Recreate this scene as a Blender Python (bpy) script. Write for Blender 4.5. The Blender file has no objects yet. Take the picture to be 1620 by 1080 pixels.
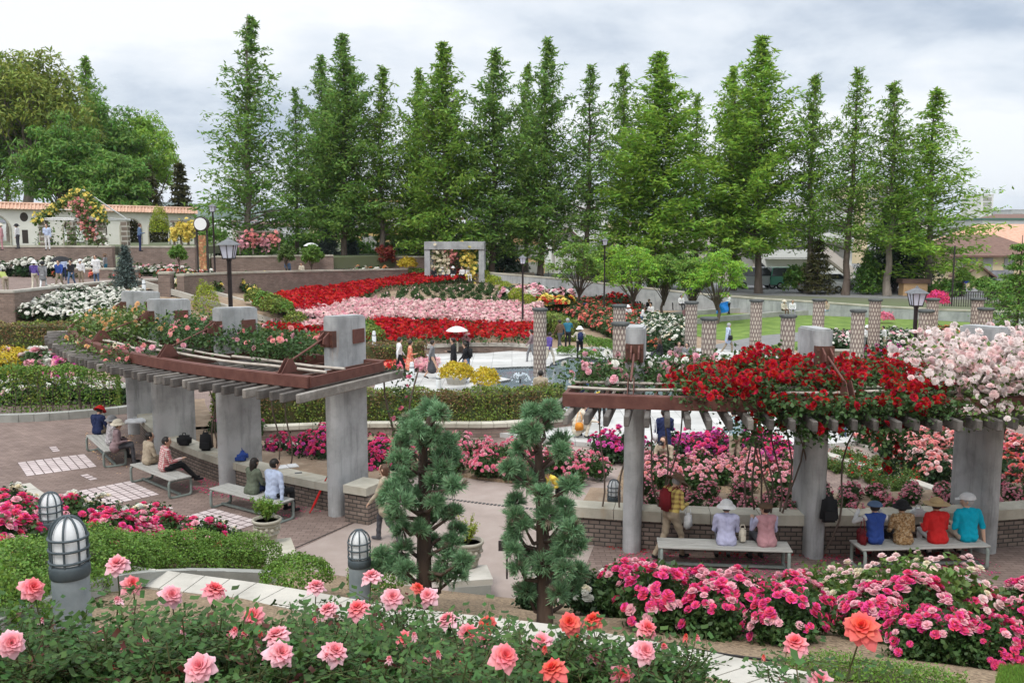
import bpy, bmesh, math, random
import numpy as np
from mathutils import Vector, Matrix
random.seed(7); rng = np.random.default_rng(7)
PI = math.pi
sc = bpy.context.scene
# ------------------------------------------------------------------ camera
FPX = 1450.0; PITCH = math.atan(175/FPX); HC = 6.06
cam = bpy.data.objects.new('camera', bpy.data.cameras.new('camera')); sc.collection.objects.link(cam)
cam.location = (0, 0, HC); cam.rotation_euler = (PI/2-PITCH, 0, 0)
cam.data.sensor_width = 36; cam.data.lens = FPX/1620*36; cam.data.clip_start = .05; cam.data.clip_end = 20000
sc.camera = cam
# ------------------------------------------------------------------ light
SUN_EL, SUN_AZ = math.radians(58), math.radians(205)      # azimuth clockwise from +Y
w = bpy.data.worlds.new('World'); sc.world = w; w.use_nodes = True
nt = w.node_tree; nt.nodes.clear()
def wn(t, **k):
    n = nt.nodes.new(t)
    for a, b in k.items(): setattr(n, a, b)
    return n
out = wn('ShaderNodeOutputWorld'); bg = wn('ShaderNodeBackground'); bg.inputs[1].default_value = .118
sky = wn('ShaderNodeTexSky', sky_type='NISHITA', sun_disc=False, sun_elevation=SUN_EL, sun_rotation=SUN_AZ)
tc = wn('ShaderNodeTexCoord'); sep = wn('ShaderNodeSeparateXYZ'); nt.links.new(tc.outputs['Generated'], sep.inputs[0])
def wm(op, a, b=None, clamp=False):
    n = wn('ShaderNodeMath', operation=op, use_clamp=clamp)
    for i, v in enumerate((a, b)):
        if v is None: continue
        if isinstance(v, (int, float)): n.inputs[i].default_value = v
        else: nt.links.new(v, n.inputs[i])
    return n.outputs[0]
zz = wm('ADD', wm('MAXIMUM', sep.outputs[2], 0.0), .30)
cx = wn('ShaderNodeCombineXYZ'); nt.links.new(wm('DIVIDE', sep.outputs[0], zz), cx.inputs[0]); nt.links.new(wm('DIVIDE', sep.outputs[1], zz), cx.inputs[1])
mp = wn('ShaderNodeMapping'); mp.inputs['Location'].default_value = (3.1, 1.7, 0); mp.inputs['Scale'].default_value = (.9, 1.15, 1)
nt.links.new(cx.outputs[0], mp.inputs[0])
nz = wn('ShaderNodeTexNoise'); nz.inputs['Scale'].default_value = 1.25; nz.inputs['Detail'].default_value = 7; nz.inputs['Roughness'].default_value = .58; nz.inputs['Distortion'].default_value = .15
nt.links.new(mp.outputs[0], nz.inputs['Vector'])
cr = wn('ShaderNodeValToRGB'); e = cr.color_ramp.elements
e[0].position = .35; e[0].color = (2.9, 3.4, 4.15, 1); e[1].position = .58; e[1].color = (6.5, 6.6, 6.75, 1)
m_ = e.new(.46); m_.color = (5.0, 5.35, 5.8, 1)
nt.links.new(nz.outputs[0], cr.inputs[0])
zen = wn('ShaderNodeMapRange', interpolation_type='SMOOTHSTEP'); zen.inputs[1].default_value = .24; zen.inputs[2].default_value = .85; zen.inputs[3].default_value = 1.0; zen.inputs[4].default_value = 2.1
nt.links.new(sep.outputs[2], zen.inputs[0])                # an overcast sky is brightest overhead
zm = wn('ShaderNodeVectorMath', operation='SCALE'); nt.links.new(cr.outputs[0], zm.inputs[0]); nt.links.new(zen.outputs[0], zm.inputs['Scale'])
mx = wn('ShaderNodeMix', data_type='RGBA'); mx.inputs[0].default_value = .94
nt.links.new(sky.outputs[0], mx.inputs[6]); nt.links.new(zm.outputs[0], mx.inputs[7])
nt.links.new(mx.outputs[2], bg.inputs[0]); nt.links.new(bg.outputs[0], out.inputs[0])
sl = bpy.data.lights.new('sun', 'SUN'); sl.energy = 1.5; sl.angle = math.radians(12); sl.color = (1, .965, .91)
so = bpy.data.objects.new('sun', sl); sc.collection.objects.link(so)
sd = Vector((math.sin(SUN_AZ)*math.cos(SUN_EL), math.cos(SUN_AZ)*math.cos(SUN_EL), math.sin(SUN_EL)))
so.rotation_euler = sd.to_track_quat('Z', 'Y').to_euler(); so.location = (0, -20, 60)
vs = sc.view_settings; vs.view_transform = 'Standard'; vs.look = 'None'; vs.exposure = .5; vs.gamma = 1; vs.use_curve_mapping = False
sc.cycles.max_bounces = 5; sc.cycles.diffuse_bounces = 3; sc.cycles.glossy_bounces = 2; sc.cycles.transmission_bounces = 2
sc.cycles.transparent_max_bounces = 6; sc.cycles.caustics_reflective = False; sc.cycles.caustics_refractive = False
sc.cycles.use_denoising = True
# ------------------------------------------------------------------ helpers: coordinates measured off the photograph
CP, SP = math.cos(PITCH), math.sin(PITCH)
def W(u, v, z=0.0):                      # where the sight line through a pixel meets the level z
    b = v-540; t = (z-HC)/(-FPX*SP-b*CP)
    return ((u-810)*t, (FPX*CP-b*SP)*t, z)
def WD(u, v, Y):                         # the point of that sight line at distance Y
    b = v-540; t = Y/(FPX*CP-b*SP)
    return ((u-810)*t, Y, HC+(-FPX*SP-b*CP)*t)
OX, OY = 5.76, 35.84                     # the centre of the ring garden
def PO(ang, R, z=0.0):
    a = math.radians(ang); return (OX-R*math.sin(a), OY-R*math.cos(a), z)
def RA(x, y): return math.hypot(OX-x, OY-y), math.degrees(math.atan2(OX-x, OY-y))
def slope_z(x, y):
    R = math.hypot(OX-x, OY-y)
    return max(0.0, min(4.45, .45+(R-23)*.34))*max(0.0, min(1.0, (23-y)/7)) if R > 22.6 else 0.0
# ------------------------------------------------------------------ helpers: objects
COL = sc.collection
def tag(o, label=None, cat=None, group=None, kind=None):
    if label: o['label'] = label
    if cat: o['category'] = cat
    if group: o['group'] = group
    if kind: o['kind'] = kind
    return o
def thing(name, label, cat, loc=(0, 0, 0), rz=0, group=None):
    o = bpy.data.objects.new(name, None); COL.objects.link(o); o.location = loc; o.rotation_euler = (0, 0, rz); o.empty_display_size = .1
    return tag(o, label, cat, group, 'thing')
class MB:
    """collects shapes into one mesh"""
    def __init__(s): s.v = []; s.f = []; s.m = []; s.uv = []; s.sm = []
    def add(s, vs, fs, mi=0, uvs=None, smooth=False):
        b = len(s.v); s.v.extend([tuple(p) for p in vs])
        for k, f in enumerate(fs):
            s.f.append([i+b for i in f]); s.m.append(mi); s.sm.append(smooth)
            s.uv.append(uvs[k] if uvs else [(0, 0)]*len(f))
    def box(s, c, d, rz=0, mi=0, taper=1.0, M=None):
        x, y, z = [a/2 for a in d]; P = []
        for k, (i, j) in enumerate(((-1, -1), (1, -1), (1, 1), (-1, 1))): P.append((i*x, j*y, -z))
        for k, (i, j) in enumerate(((-1, -1), (1, -1), (1, 1), (-1, 1))): P.append((i*x*taper, j*y*taper, z))
        cr_, sr = math.cos(rz), math.sin(rz)
        if M is not None: Q = [M @ Vector(p)+Vector(c) for p in P]
        else: Q = [(c[0]+p[0]*cr_-p[1]*sr, c[1]+p[0]*sr+p[1]*cr_, c[2]+p[2]) for p in P]
        U = lambda a, b: [(0, 0), (a, 0), (a, b), (0, b)]
        s.add(Q, [(0, 3, 2, 1), (4, 5, 6, 7), (0, 1, 5, 4), (1, 2, 6, 5), (2, 3, 7, 6), (3, 0, 4, 7)], mi,
              [U(d[0], d[1]), U(d[0], d[1]), U(d[0], d[2]), U(d[1], d[2]), U(d[0], d[2]), U(d[1], d[2])])
    def bar(s, p, q, wd, h, mi=0):       # a rectangular bar from p to q
        p, q = Vector(p), Vector(q); d = q-p; L = d.length; d.normalize()
        up = Vector((0, 0, 1)) if abs(d.z) < .95 else Vector((0, 1, 0))
        sx = d.cross(up).normalized(); u2 = sx.cross(d)
        M = Matrix((d, sx, u2)).transposed(); s.box((p+q)/2, (L, wd, h), M=M, mi=mi)
    def tube(s, pts, rad, n=8, mi=0, cap=True, smooth=True):
        pts = [Vector(p) for p in pts]; k = len(pts)
        if not hasattr(rad, '__len__'): rad = [rad]*k
        V = []; prev = None
        for i, p in enumerate(pts):
            d = (pts[min(i+1, k-1)]-pts[max(i-1, 0)]).normalized()
            if prev is None:
                a = Vector((0, 0, 1)) if abs(d.z) < .9 else Vector((1, 0, 0)); sx = d.cross(a).normalized()
            else: sx = (prev-d*prev.dot(d)).normalized()
            prev = sx; sy = d.cross(sx)
            for j in range(n):
                t = 2*PI*j/n; V.append(p+(sx*math.cos(t)+sy*math.sin(t))*rad[i])
        F = [(i*n+j, i*n+(j+1) % n, (i+1)*n+(j+1) % n, (i+1)*n+j) for i in range(k-1) for j in range(n)]
        s.add(V, F, mi, smooth=smooth)
        if cap: b = len(V); s.add([V[j] for j in range(n)], [tuple(range(n))[::-1]], mi); s.add(V[-n:], [tuple(range(n))], mi)
    def lathe(s, c, prof, n=16, mi=0, smooth=True, sx=1, sy=1):
        V = []; F = []; U = []
        for r, z in prof:
            for j in range(n): t = 2*PI*j/n; V.append((c[0]+r*math.cos(t)*sx, c[1]+r*math.sin(t)*sy, c[2]+z))
        for i in range(len(prof)-1):
            ra = (prof[i][0]+prof[i+1][0])/2
            for j in range(n):
                F.append((i*n+j, i*n+(j+1) % n, (i+1)*n+(j+1) % n, (i+1)*n+j))
                u0, u1 = 2*PI*j/n*ra, 2*PI*(j+1)/n*ra; U.append([(u0, prof[i][1]), (u1, prof[i][1]), (u1, prof[i+1][1]), (u0, prof[i+1][1])])
        s.add(V, F, mi, U, smooth)
        s.add(V[:n], [tuple(range(n))[::-1]], mi); s.add(V[-n:], [tuple(range(n))], mi)
    def prism(s, poly, z0, z1, mi=0, top=True, side=True):    # vertical sided solid on a plan; z may be a function
        n = len(poly); g0 = z0 if callable(z0) else (lambda x, y: z0); g1 = z1 if callable(z1) else (lambda x, y: z1)
        V = [(x, y, g0(x, y)) for x, y in poly]+[(x, y, g1(x, y)) for x, y in poly]
        ar = sum(poly[i][0]*poly[(i+1) % n][1]-poly[(i+1) % n][0]*poly[i][1] for i in range(n))
        F = []; U = []; L = 0
        if side:
            for i in range(n):
                j = (i+1) % n; d = math.dist(poly[i], poly[j])
                F.append((i, j, j+n, i+n)); U.append([(L, V[i][2]), (L+d, V[j][2]), (L+d, V[j+n][2]), (L, V[i+n][2])]); L += d
        if top: F.append(tuple(range(n, 2*n))); U.append([poly[i] for i in range(n)])
        if ar < 0: F = [f[::-1] for f in F]; U = [u[::-1] for u in U]
        s.add(V, F, mi, U)
    def build(s, name, mats, parent=None, local=False):
        me = bpy.data.meshes.new(name)
        V = s.v
        if parent is not None and not local:
            l = parent.matrix_basis.inverted() if any(parent.rotation_euler) else None
            o_ = parent.location
            V = [tuple(l @ Vector(p)) for p in V] if l else [(p[0]-o_.x, p[1]-o_.y, p[2]-o_.z) for p in V]
        me.from_pydata(V, [], s.f)
        me.polygons.foreach_set('material_index', s.m); me.polygons.foreach_set('use_smooth', s.sm)
        ul = me.uv_layers.new(name='UVMap'); flat = [c for u in s.uv for p in u for c in p]; ul.data.foreach_set('uv', flat)
        for m in (mats if isinstance(mats, (list, tuple)) else [mats]): me.materials.append(m)
        me.update()
        o = bpy.data.objects.new(name, me); COL.objects.link(o)
        if parent is not None: o.parent = parent
        return o
def link(name, me, parent=None, loc=(0, 0, 0), rz=0, s=1.0, mat=None):
    o = bpy.data.objects.new(name, me); COL.objects.link(o); o.location = loc; o.rotation_euler = (0, 0, rz)
    o.scale = s if hasattr(s, '__len__') else (s, s, s)
    if parent is not None: o.parent = parent
    if mat is not None: o.material_slots[0].link = 'OBJECT'; o.material_slots[0].material = mat
    return o
def copy_tree(o, loc, rz, label=None, s=None):
    r = o.copy(); COL.objects.link(r); r.location = loc; r.rotation_euler = (0, 0, rz)
    if label: r['label'] = label
    if s: r.scale = (s, s, s)
    for ch in list(o.children):
        c = ch.copy(); COL.objects.link(c); c.parent = r
        for g in list(ch.children):
            d = g.copy(); COL.objects.link(d); d.parent = c
    return r
def npmesh(name, V, F, mats, mi=None, smooth=False):
    """mesh from arrays; F is (n,3) or (n,4)"""
    me = bpy.data.meshes.new(name); V = np.asarray(V, np.float32); F = np.asarray(F, np.int32); k = F.shape[1]
    me.vertices.add(len(V)); me.vertices.foreach_set('co', V.ravel())
    me.loops.add(F.size); me.loops.foreach_set('vertex_index', F.ravel())
    me.polygons.add(len(F)); me.polygons.foreach_set('loop_start', np.arange(0, F.size, k, dtype=np.int32))
    me.polygons.foreach_set('loop_total', np.full(len(F), k, np.int32))
    if mi is not None: me.polygons.foreach_set('material_index', np.asarray(mi, np.int32))
    if smooth: me.polygons.foreach_set('use_smooth', np.ones(len(F), bool))
    for m in (mats if isinstance(mats, (list, tuple)) else [mats]): me.materials.append(m)
    me.update(calc_edges=True); me.validate()
    return me
def rot_from(nrm, spin):
    """rotation matrices (n,3,3) taking z to nrm with a spin about it"""
    n = nrm/np.maximum(np.linalg.norm(nrm, axis=1, keepdims=True), 1e-9)
    a = np.where(np.abs(n[:, 2:3]) < .9, np.array([[0, 0, 1.]]), np.array([[1., 0, 0]]))
    x = np.cross(a, n); x /= np.linalg.norm(x, axis=1, keepdims=True); y = np.cross(n, x)
    c, s = np.cos(spin)[:, None], np.sin(spin)[:, None]
    return np.stack([x*c+y*s, -x*s+y*c, n], axis=2)
def scatter(T, P, R, S):
    """T=(verts,faces) template repeated at P with rotations R and sizes S"""
    tv, tf = T; n = len(P); S = np.asarray(S)
    if S.ndim == 1: S = np.repeat(S[:, None], 3, 1)
    V = np.einsum('nij,nkj->nki', R, tv[None]*S[:, None, :])+P[:, None]
    F = tf[None]+(np.arange(n)*len(tv))[:, None, None]
    return V.reshape(-1, 3), F.reshape(-1, tf.shape[1])
def join_np(parts):
    V = []; F = []; M = []; b = 0
    for i, (v, f, m) in enumerate(parts):
        V.append(v); F.append(f+b); M.append(np.full(len(f), m)); b += len(v)
    return np.concatenate(V), np.concatenate(F), np.concatenate(M)
# ------------------------------------------------------------------ materials
MATS = {}
def mat(name, col=(.5, .5, .5), rough=.8, col2=None, scale=4., detail=4, bump=0., bscale=None, metal=0., island=0., hue=0., coord='Object', spec=.3, thin=0., stretch=None, col3=None, sss=0.):
    if name in MATS: return MATS[name]
    m = bpy.data.materials.new(name); m.use_nodes = True; t = m.node_tree; N = t.nodes; L = t.links
    b = N['Principled BSDF']; b.inputs['Roughness'].default_value = rough; b.inputs['Metallic'].default_value = metal
    b.inputs['Specular IOR Level'].default_value = spec
    c = None
    tcn = N.new('ShaderNodeTexCoord'); vec = tcn.outputs[coord]
    if stretch:
        mpn = N.new('ShaderNodeMapping'); mpn.inputs['Scale'].default_value = stretch; L.new(vec, mpn.inputs[0]); vec = mpn.outputs[0]
    if col2 is not None:
        nz = N.new('ShaderNodeTexNoise'); nz.inputs['Scale'].default_value = scale; nz.inputs['Detail'].default_value = detail; nz.inputs['Roughness'].default_value = .6
        L.new(vec, nz.inputs['Vector'])
        r = N.new('ShaderNodeValToRGB'); r.color_ramp.elements[0].position = .32; r.color_ramp.elements[1].position = .68
        r.color_ramp.elements[0].color = (*col, 1); r.color_ramp.elements[1].color = (*col2, 1)
        if col3 is not None: q = r.color_ramp.elements.new(.5); q.color = (*col3, 1)
        L.new(nz.outputs[0], r.inputs[0]); c = r.outputs[0]
    if island:
        g = N.new('ShaderNodeNewGeometry'); hs = N.new('ShaderNodeHueSaturation')
        mr = N.new('ShaderNodeMapRange'); mr.inputs['To Min'].default_value = 1-island; mr.inputs['To Max'].default_value = 1+island
        L.new(g.outputs['Random Per Island'], mr.inputs[0]); L.new(mr.outputs[0], hs.inputs['Value'])
        if hue:
            wv = N.new('ShaderNodeMath'); wv.operation = 'FRACT'; ml = N.new('ShaderNodeMath'); ml.operation = 'MULTIPLY'; ml.inputs[1].default_value = 7.31
            L.new(g.outputs['Random Per Island'], ml.inputs[0]); L.new(ml.outputs[0], wv.inputs[0])
            m2 = N.new('ShaderNodeMapRange'); m2.inputs['To Min'].default_value = .5-hue; m2.inputs['To Max'].default_value = .5+hue
            L.new(wv.outputs[0], m2.inputs[0]); L.new(m2.outputs[0], hs.inputs['Hue'])
        if c is not None: L.new(c, hs.inputs['Color'])
        else: hs.inputs['Color'].default_value = (*col, 1)
        c = hs.outputs[0]
    if c is not None: L.new(c, b.inputs['Base Color'])
    else: b.inputs['Base Color'].default_value = (*col, 1)
    if bump:
        n2 = N.new('ShaderNodeTexNoise'); n2.inputs['Scale'].default_value = bscale or scale*4; n2.inputs['Detail'].default_value = 4; L.new(vec, n2.inputs['Vector'])
        bp = N.new('ShaderNodeBump'); bp.inputs['Strength'].default_value = bump; bp.inputs['Distance'].default_value = .02
        L.new(n2.outputs[0], bp.inputs['Height']); L.new(bp.outputs[0], b.inputs['Normal'])
    if thin:                                  # light passing through leaves and petals
        tr = N.new('ShaderNodeBsdfTranslucent'); ms = N.new('ShaderNodeMixShader'); ms.inputs[0].default_value = thin
        if c is not None: L.new(c, tr.inputs[0])
        else: tr.inputs[0].default_value = (*col, 1)
        L.new(b.outputs[0], ms.inputs[1]); L.new(tr.outputs[0], ms.inputs[2]); L.new(ms.outputs[0], N['Material Output'].inputs[0])
    MATS[name] = m; return m
def brickmat(name, c1, c2, mortar, bw=.2, bh=.065, ms=.012, bump=.5, offset=.5, dirt=.25, rough=.85, coord='UV', squash=1, freq=2, bias=0.):
    m = bpy.data.materials.new(name); m.use_nodes = True; t = m.node_tree; N = t.nodes; L = t.links; b = N['Principled BSDF']
    b.inputs['Roughness'].default_value = rough; b.inputs['Specular IOR Level'].default_value = .2
    tcn = N.new('ShaderNodeTexCoord'); bt = N.new('ShaderNodeTexBrick'); L.new(tcn.outputs[coord], bt.inputs['Vector'])
    bt.offset = offset; bt.inputs['Scale'].default_value = 1; bt.inputs['Brick Width'].default_value = bw; bt.inputs['Row Height'].default_value = bh
    bt.inputs['Mortar Size'].default_value = ms; bt.inputs['Mortar Smooth'].default_value = .1; bt.inputs['Bias'].default_value = bias
    bt.inputs['Color1'].default_value = (*c1, 1); bt.inputs['Color2'].default_value = (*c2, 1); bt.inputs['Mortar'].default_value = (*mortar, 1)
    nz = N.new('ShaderNodeTexNoise'); nz.inputs['Scale'].default_value = .9; nz.inputs['Detail'].default_value = 8; nz.inputs['Roughness'].default_value = .7; L.new(tcn.outputs['Object'], nz.inputs['Vector'])
    mr = N.new('ShaderNodeMapRange'); mr.inputs[1].default_value = .3; mr.inputs[2].default_value = .7; mr.inputs['To Min'].default_value = 1-dirt; mr.inputs['To Max'].default_value = 1+dirt; L.new(nz.outputs[0], mr.inputs[0])
    mu = N.new('ShaderNodeMix'); mu.data_type = 'RGBA'; mu.blend_type = 'MULTIPLY'; mu.inputs[0].default_value = 1
    L.new(bt.outputs['Color'], mu.inputs[6]); L.new(mr.outputs[0], mu.inputs[7]); L.new(mu.outputs[2], b.inputs['Base Color'])
    if bump:
        bp = N.new('ShaderNodeBump'); bp.inputs['Strength'].default_value = bump; bp.inputs['Distance'].default_value = .01; bp.invert = True
        L.new(bt.outputs['Fac'], bp.inputs['Height']); L.new(bp.outputs[0], b.inputs['Normal'])
    MATS[name] = m; return m
def stained(name, base, dark, rust=None, streak=1.0, rough=.85):
    """weathered concrete: blotches plus vertical streaks"""
    m = bpy.data.materials.new(name); m.use_nodes = True; t = m.node_tree; N = t.nodes; L = t.links; b = N['Principled BSDF']; b.inputs['Roughness'].default_value = rough
    b.inputs['Specular IOR Level'].default_value = .2
    tcn = N.new('ShaderNodeTexCoord')
    def noise(scl, sc_, det=6, rg=.6):
        mpn = N.new('ShaderNodeMapping'); mpn.inputs['Scale'].default_value = scl; L.new(tcn.outputs['Object'], mpn.inputs[0])
        n = N.new('ShaderNodeTexNoise'); n.inputs['Scale'].default_value = sc_; n.inputs['Detail'].default_value = det; n.inputs['Roughness'].default_value = rg; L.new(mpn.outputs[0], n.inputs['Vector']); return n.outputs[0]
    def mr(v, a, b_, c, d):
        n = N.new('ShaderNodeMapRange'); n.inputs[1].default_value = a; n.inputs[2].default_value = b_; n.inputs[3].default_value = c; n.inputs[4].default_value = d; L.new(v, n.inputs[0]); return n.outputs[0]
    def mix(f, a, b_):
        n = N.new('ShaderNodeMix'); n.data_type = 'RGBA'
        L.new(f, n.inputs[0])
        for k, x in ((6, a), (7, b_)):
            if isinstance(x, tuple): n.inputs[k].default_value = (*x, 1)
            else: L.new(x, n.inputs[k])
        return n.outputs[2]
    c = mix(mr(noise((1, 1, 1), 1.3), .40, .64, 0, .6), base, dark)
    c = mix(mr(noise((1, 1, .12), 5, 5, .7), .5, .75, 0, .6*streak), c, dark)
    c = mix(mr(noise((1, 1, 1), 30, 3), .3, .8, 0, .25), c, tuple(x*.75 for x in base))
    if rust: c = mix(mr(noise((1, 1, .25), 2.2, 6), .62, .78, 0, .6), c, rust)
    L.new(c, b.inputs['Base Color'])
    bp = N.new('ShaderNodeBump'); bp.inputs['Strength'].default_value = .25; bp.inputs['Distance'].default_value = .01; L.new(noise((1, 1, 1), 40, 4), bp.inputs['Height']); L.new(bp.outputs[0], b.inputs['Normal'])
    MATS[name] = m; return m
# ------------------------------------------------------------------ shared materials
SOIL = mat('soil', (.23, .165, .11), .95, (.36, .28, .2), 2.5, 8, bump=.6, bscale=30, col3=(.28, .2, .135))
MULCH = mat('straw_mulch', (.10, .07, .045), .95, (.42, .31, .2), 24, 10, bump=1., bscale=60, col3=(.25, .18, .115))
LAWN = mat('lawn_grass', (.085, .15, .028), .95, (.19, .27, .06), 1.1, 8, bump=.5, bscale=50, col3=(.13, .2, .04))
DRYG = mat('outer_ground', (.16, .15, .12), .95, (.1, .13, .05), .08, 8)
ASPH = mat('asphalt', (.16, .16, .16), .9, (.23, .225, .22), 2., 8, bump=.2, bscale=80)
CONC = stained('weathered_concrete', (.40, .41, .41), (.17, .175, .18))
CONCW = stained('weathered_concrete_light', (.47, .475, .475), (.13, .135, .13), rust=(.3, .17, .08), streak=1.2)
WALLC = stained('wall_concrete', (.43, .44, .44), (.2, .21, .21), streak=1.6)
CAPM = stained('cap_stone', (.5, .47, .39), (.22, .2, .15), rust=(.42, .28, .14), streak=.3)
KERB = stained('kerb_stone', (.36, .36, .33), (.18, .18, .16), streak=.2)
PALE = mat('pale_slab', (.34, .32, .275), .9, (.50, .47, .41), 2.2, 10, bump=.25, bscale=60, col3=(.44, .415, .365))
BRICK = brickmat('dark_brick', (.155, .12, .10), (.235, .185, .155), (.06, .055, .05), .21, .085, .012, .8)
BRICKW = brickmat('terrace_brick', (.2, .145, .12), (.27, .2, .165), (.17, .14, .12), .3, .1, .012, .3)
PAVE = brickmat('brick_paving', (.185, .135, .115), (.245, .182, .155), (.12, .09, .08), .22, .11, .008, .25, dirt=.22, coord='Object')
APRON = mat('washed_concrete', (.285, .23, .2), .9, (.355, .295, .26), 1.6, 9, bump=.3, bscale=120, col3=(.32, .26, .228))
TILE = brickmat('inset_tiles', (.50, .42, .41), (.62, .54, .53), (.13, .095, .09), .2, .2, .014, .4, offset=0, dirt=.12)
PLAZA = brickmat('plaza_granite', (.40, .395, .375), (.52, .515, .495), (.27, .265, .255), .9, .9, .012, .1, offset=0, dirt=.18, coord='Object')
RUST = mat('rust_red_steel', (.10, .038, .03), .7, (.155, .066, .05), 5, 6, bump=.2)
RUSTD = mat('dark_rust_steel', (.06, .03, .024), .75, (.13, .055, .035), 7, 6)
def gy(x, y): return 0.0
def sheet(name, poly, z, m, kind='structure'):
    b = MB(); b.prism(poly, z-.002, z, side=False); o = b.build(name, m); tag(o, kind=kind); return o
def gridmesh(name, x0, x1, y0, y1, st, zf, m, keep=None):
    xs = np.arange(x0, x1+st, st); ys = np.arange(y0, y1+st, st); nx, ny = len(xs), len(ys)
    V = np.array([(x, y, zf(x, y)) for y in ys for x in xs]); F = []
    for j in range(ny-1):
        for i in range(nx-1):
            if keep is None or keep(xs[i]+st/2, ys[j]+st/2): F.append((j*nx+i, j*nx+i+1, (j+1)*nx+i+1, (j+1)*nx+i))
    me = npmesh(name, V, F, m, smooth=True); o = link(name, me); tag(o, kind='structure'); return o
def arc(R, a0, a1, n=None, z=None):
    n = n or max(2, int(abs(a1-a0)*R*PI/180/.5)); pts = [PO(a0+(a1-a0)*i/n, R)[:2] for i in range(n+1)]; return pts
def band(R0, R1, a0, a1): return arc(R0, a0, a1)+arc(R1, a1, a0)
# base sheets
b = MB(); b.prism([(-4000, -60), (4000, -60), (4000, 9000), (-4000, 9000)], -.4, -.35, side=False); tag(b.build('ground', DRYG), kind='structure')
sheet('garden_soil', [(-70, -30), (70, -30), (70, 61), (40, 66), (10, 72), (-4, 80), (-70, 80)], -.03, SOIL)
sheet('paving', arc(22.62, 125, -60, 90)+[PO(-60, 11)[:2]]+arc(11, -60, 125, 60), 0, PAVE)
sheet('entrance_paving', band(11.2, 22.6, 12.6, 27.6), .004, APRON)
sheet('paving_left', [p[:2] for p in (PO(46, 22.5), PO(60, 22.5), PO(80, 22.5), PO(95, 22.5), PO(95, 34), PO(70, 34), PO(50, 30))], -.004, PAVE)
# inner ring path behind the planter walls
sheet('ring_path', band(15.4, 16.8, -40, 12.5), .004, APRON)
sheet('ring_path_far', band(15.4, 16.8, 27.7, 60), .004, APRON)
for k, (a, r) in enumerate(((54.8, 21.6), (44.8, 21.4), (34.9, 21.2), (-4.5, 20.95))):
    cx_, cy_, _ = PO(a, r); th = math.radians(-a); ux, uy = math.cos(th), math.sin(th); H_ = .82
    q = [(cx_+i*ux*H_-j*uy*H_, cy_+i*uy*H_+j*ux*H_) for i, j in ((-1, -1), (1, -1), (1, 1), (-1, 1))]
    b = MB(); b.add([(x, y, .004) for x, y in q], [(0, 1, 2, 3)], uvs=[[(0, 0), (1.6, 0), (1.6, 1.6), (0, 1.6)]]); tag(b.build('paving_inset', TILE), kind='structure')
    for j in range(3):                               # three single pale tiles between the insets
        t_ = MB(); c2 = PO(a+5.1, r-.15+.0*j); t_.box((c2[0]+(j-1)*.24*ux, c2[1]+(j-1)*.24*uy, .004), (.19, .19, .006), rz=th); tag(t_.build('paving_tile', TILE), kind='structure')
b = MB()                                             # drain grating across the entrance
for i in range(46):
    a = 13.2+i*.31; p = PO(a, 17.15); b.box((p[0], p[1], .008), (.055, .10, .008), rz=math.radians(-a))
tag(b.build('drain', mat('drain_slot', (.03, .03, .03), .6)), kind='structure')
# joint line between brick paving and apron
b = MB(); p, q = PO(27.9, 22.6, .006), PO(27.6, 17.0, .006); b.bar(p, q, .03, .006); tag(b.build('paving_joint', mat('joint', (.06, .05, .045), .9)), kind='structure')
# camera slope
def slope_keep(x, y): return math.hypot(OX-x, OY-y) > 23.0 and y < 30
V = []; F = []
Rs = [22.75, 23.0, 23.5]+[24+.4*i for i in range(60)]; As = np.arange(-75, 150, 1.0)
for r_ in Rs:
    for a in As:
        x, y, _ = PO(a, r_); z = slope_z(x, y) if r_ > 22.9 else 0.0
        z += .05*math.sin(x*2.1+y*1.3)*math.sin(y*1.7-x*.6) if r_ > 23.2 else 0
        V.append((x, y, z-.015))
nA = len(As)
for i in range(len(Rs)-1):
    for j in range(nA-1):
        if V[i*nA+j][1] < 20.5: F.append((i*nA+j, i*nA+j+1, (i+1)*nA+j+1, (i+1)*nA+j))
o = link('terrain_slope', npmesh('terrain_slope', V, F, MULCH, smooth=True)); tag(o, kind='structure')
# pale slab path running along the slope
def slab_path(name, pts, wdt, m, th=.12):
    b = MB(); n = len(pts); nr = []
    for i in range(n):
        p, q = pts[max(i-1, 0)], pts[min(i+1, n-1)]; d = math.dist(p, q); nr.append((-(q[1]-p[1])/d, (q[0]-p[0])/d))
    for i in range(n-1):
        A, B = pts[i], pts[i+1]; d = math.dist(A, B); tx, ty = (B[0]-A[0])/d*.006, (B[1]-A[1])/d*.006; q = []
        for p, nn, s_, g in ((A, nr[i], -1, 1), (B, nr[i+1], -1, -1), (B, nr[i+1], 1, -1), (A, nr[i], 1, 1)): q.append((p[0]+nn[0]*s_*wdt/2+tx*g, p[1]+nn[1]*s_*wdt/2+ty*g))
        za, zb = slope_z(*A)+.06, slope_z(*B)+.06; zs = (za, zb, zb, za); V_ = [(p[0], p[1], z-th) for p, z in zip(q, zs)]+[(p[0], p[1], z) for p, z in zip(q, zs)]
        b.add(V_, [(4, 5, 6, 7), (0, 1, 5, 4), (1, 2, 6, 5), (2, 3, 7, 6), (3, 0, 4, 7)])
    o = b.build(name, m); tag(o, kind='structure'); return o
def densify(pts, st):
    out_ = [pts[0]]
    for a, b_ in zip(pts[:-1], pts[1:]):
        n = max(1, int(round(math.dist(a, b_)/st))); out_ += [(a[0]+(b_[0]-a[0])*i/n, a[1]+(b_[1]-a[1])*i/n) for i in range(1, n+1)]
    return out_
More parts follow.
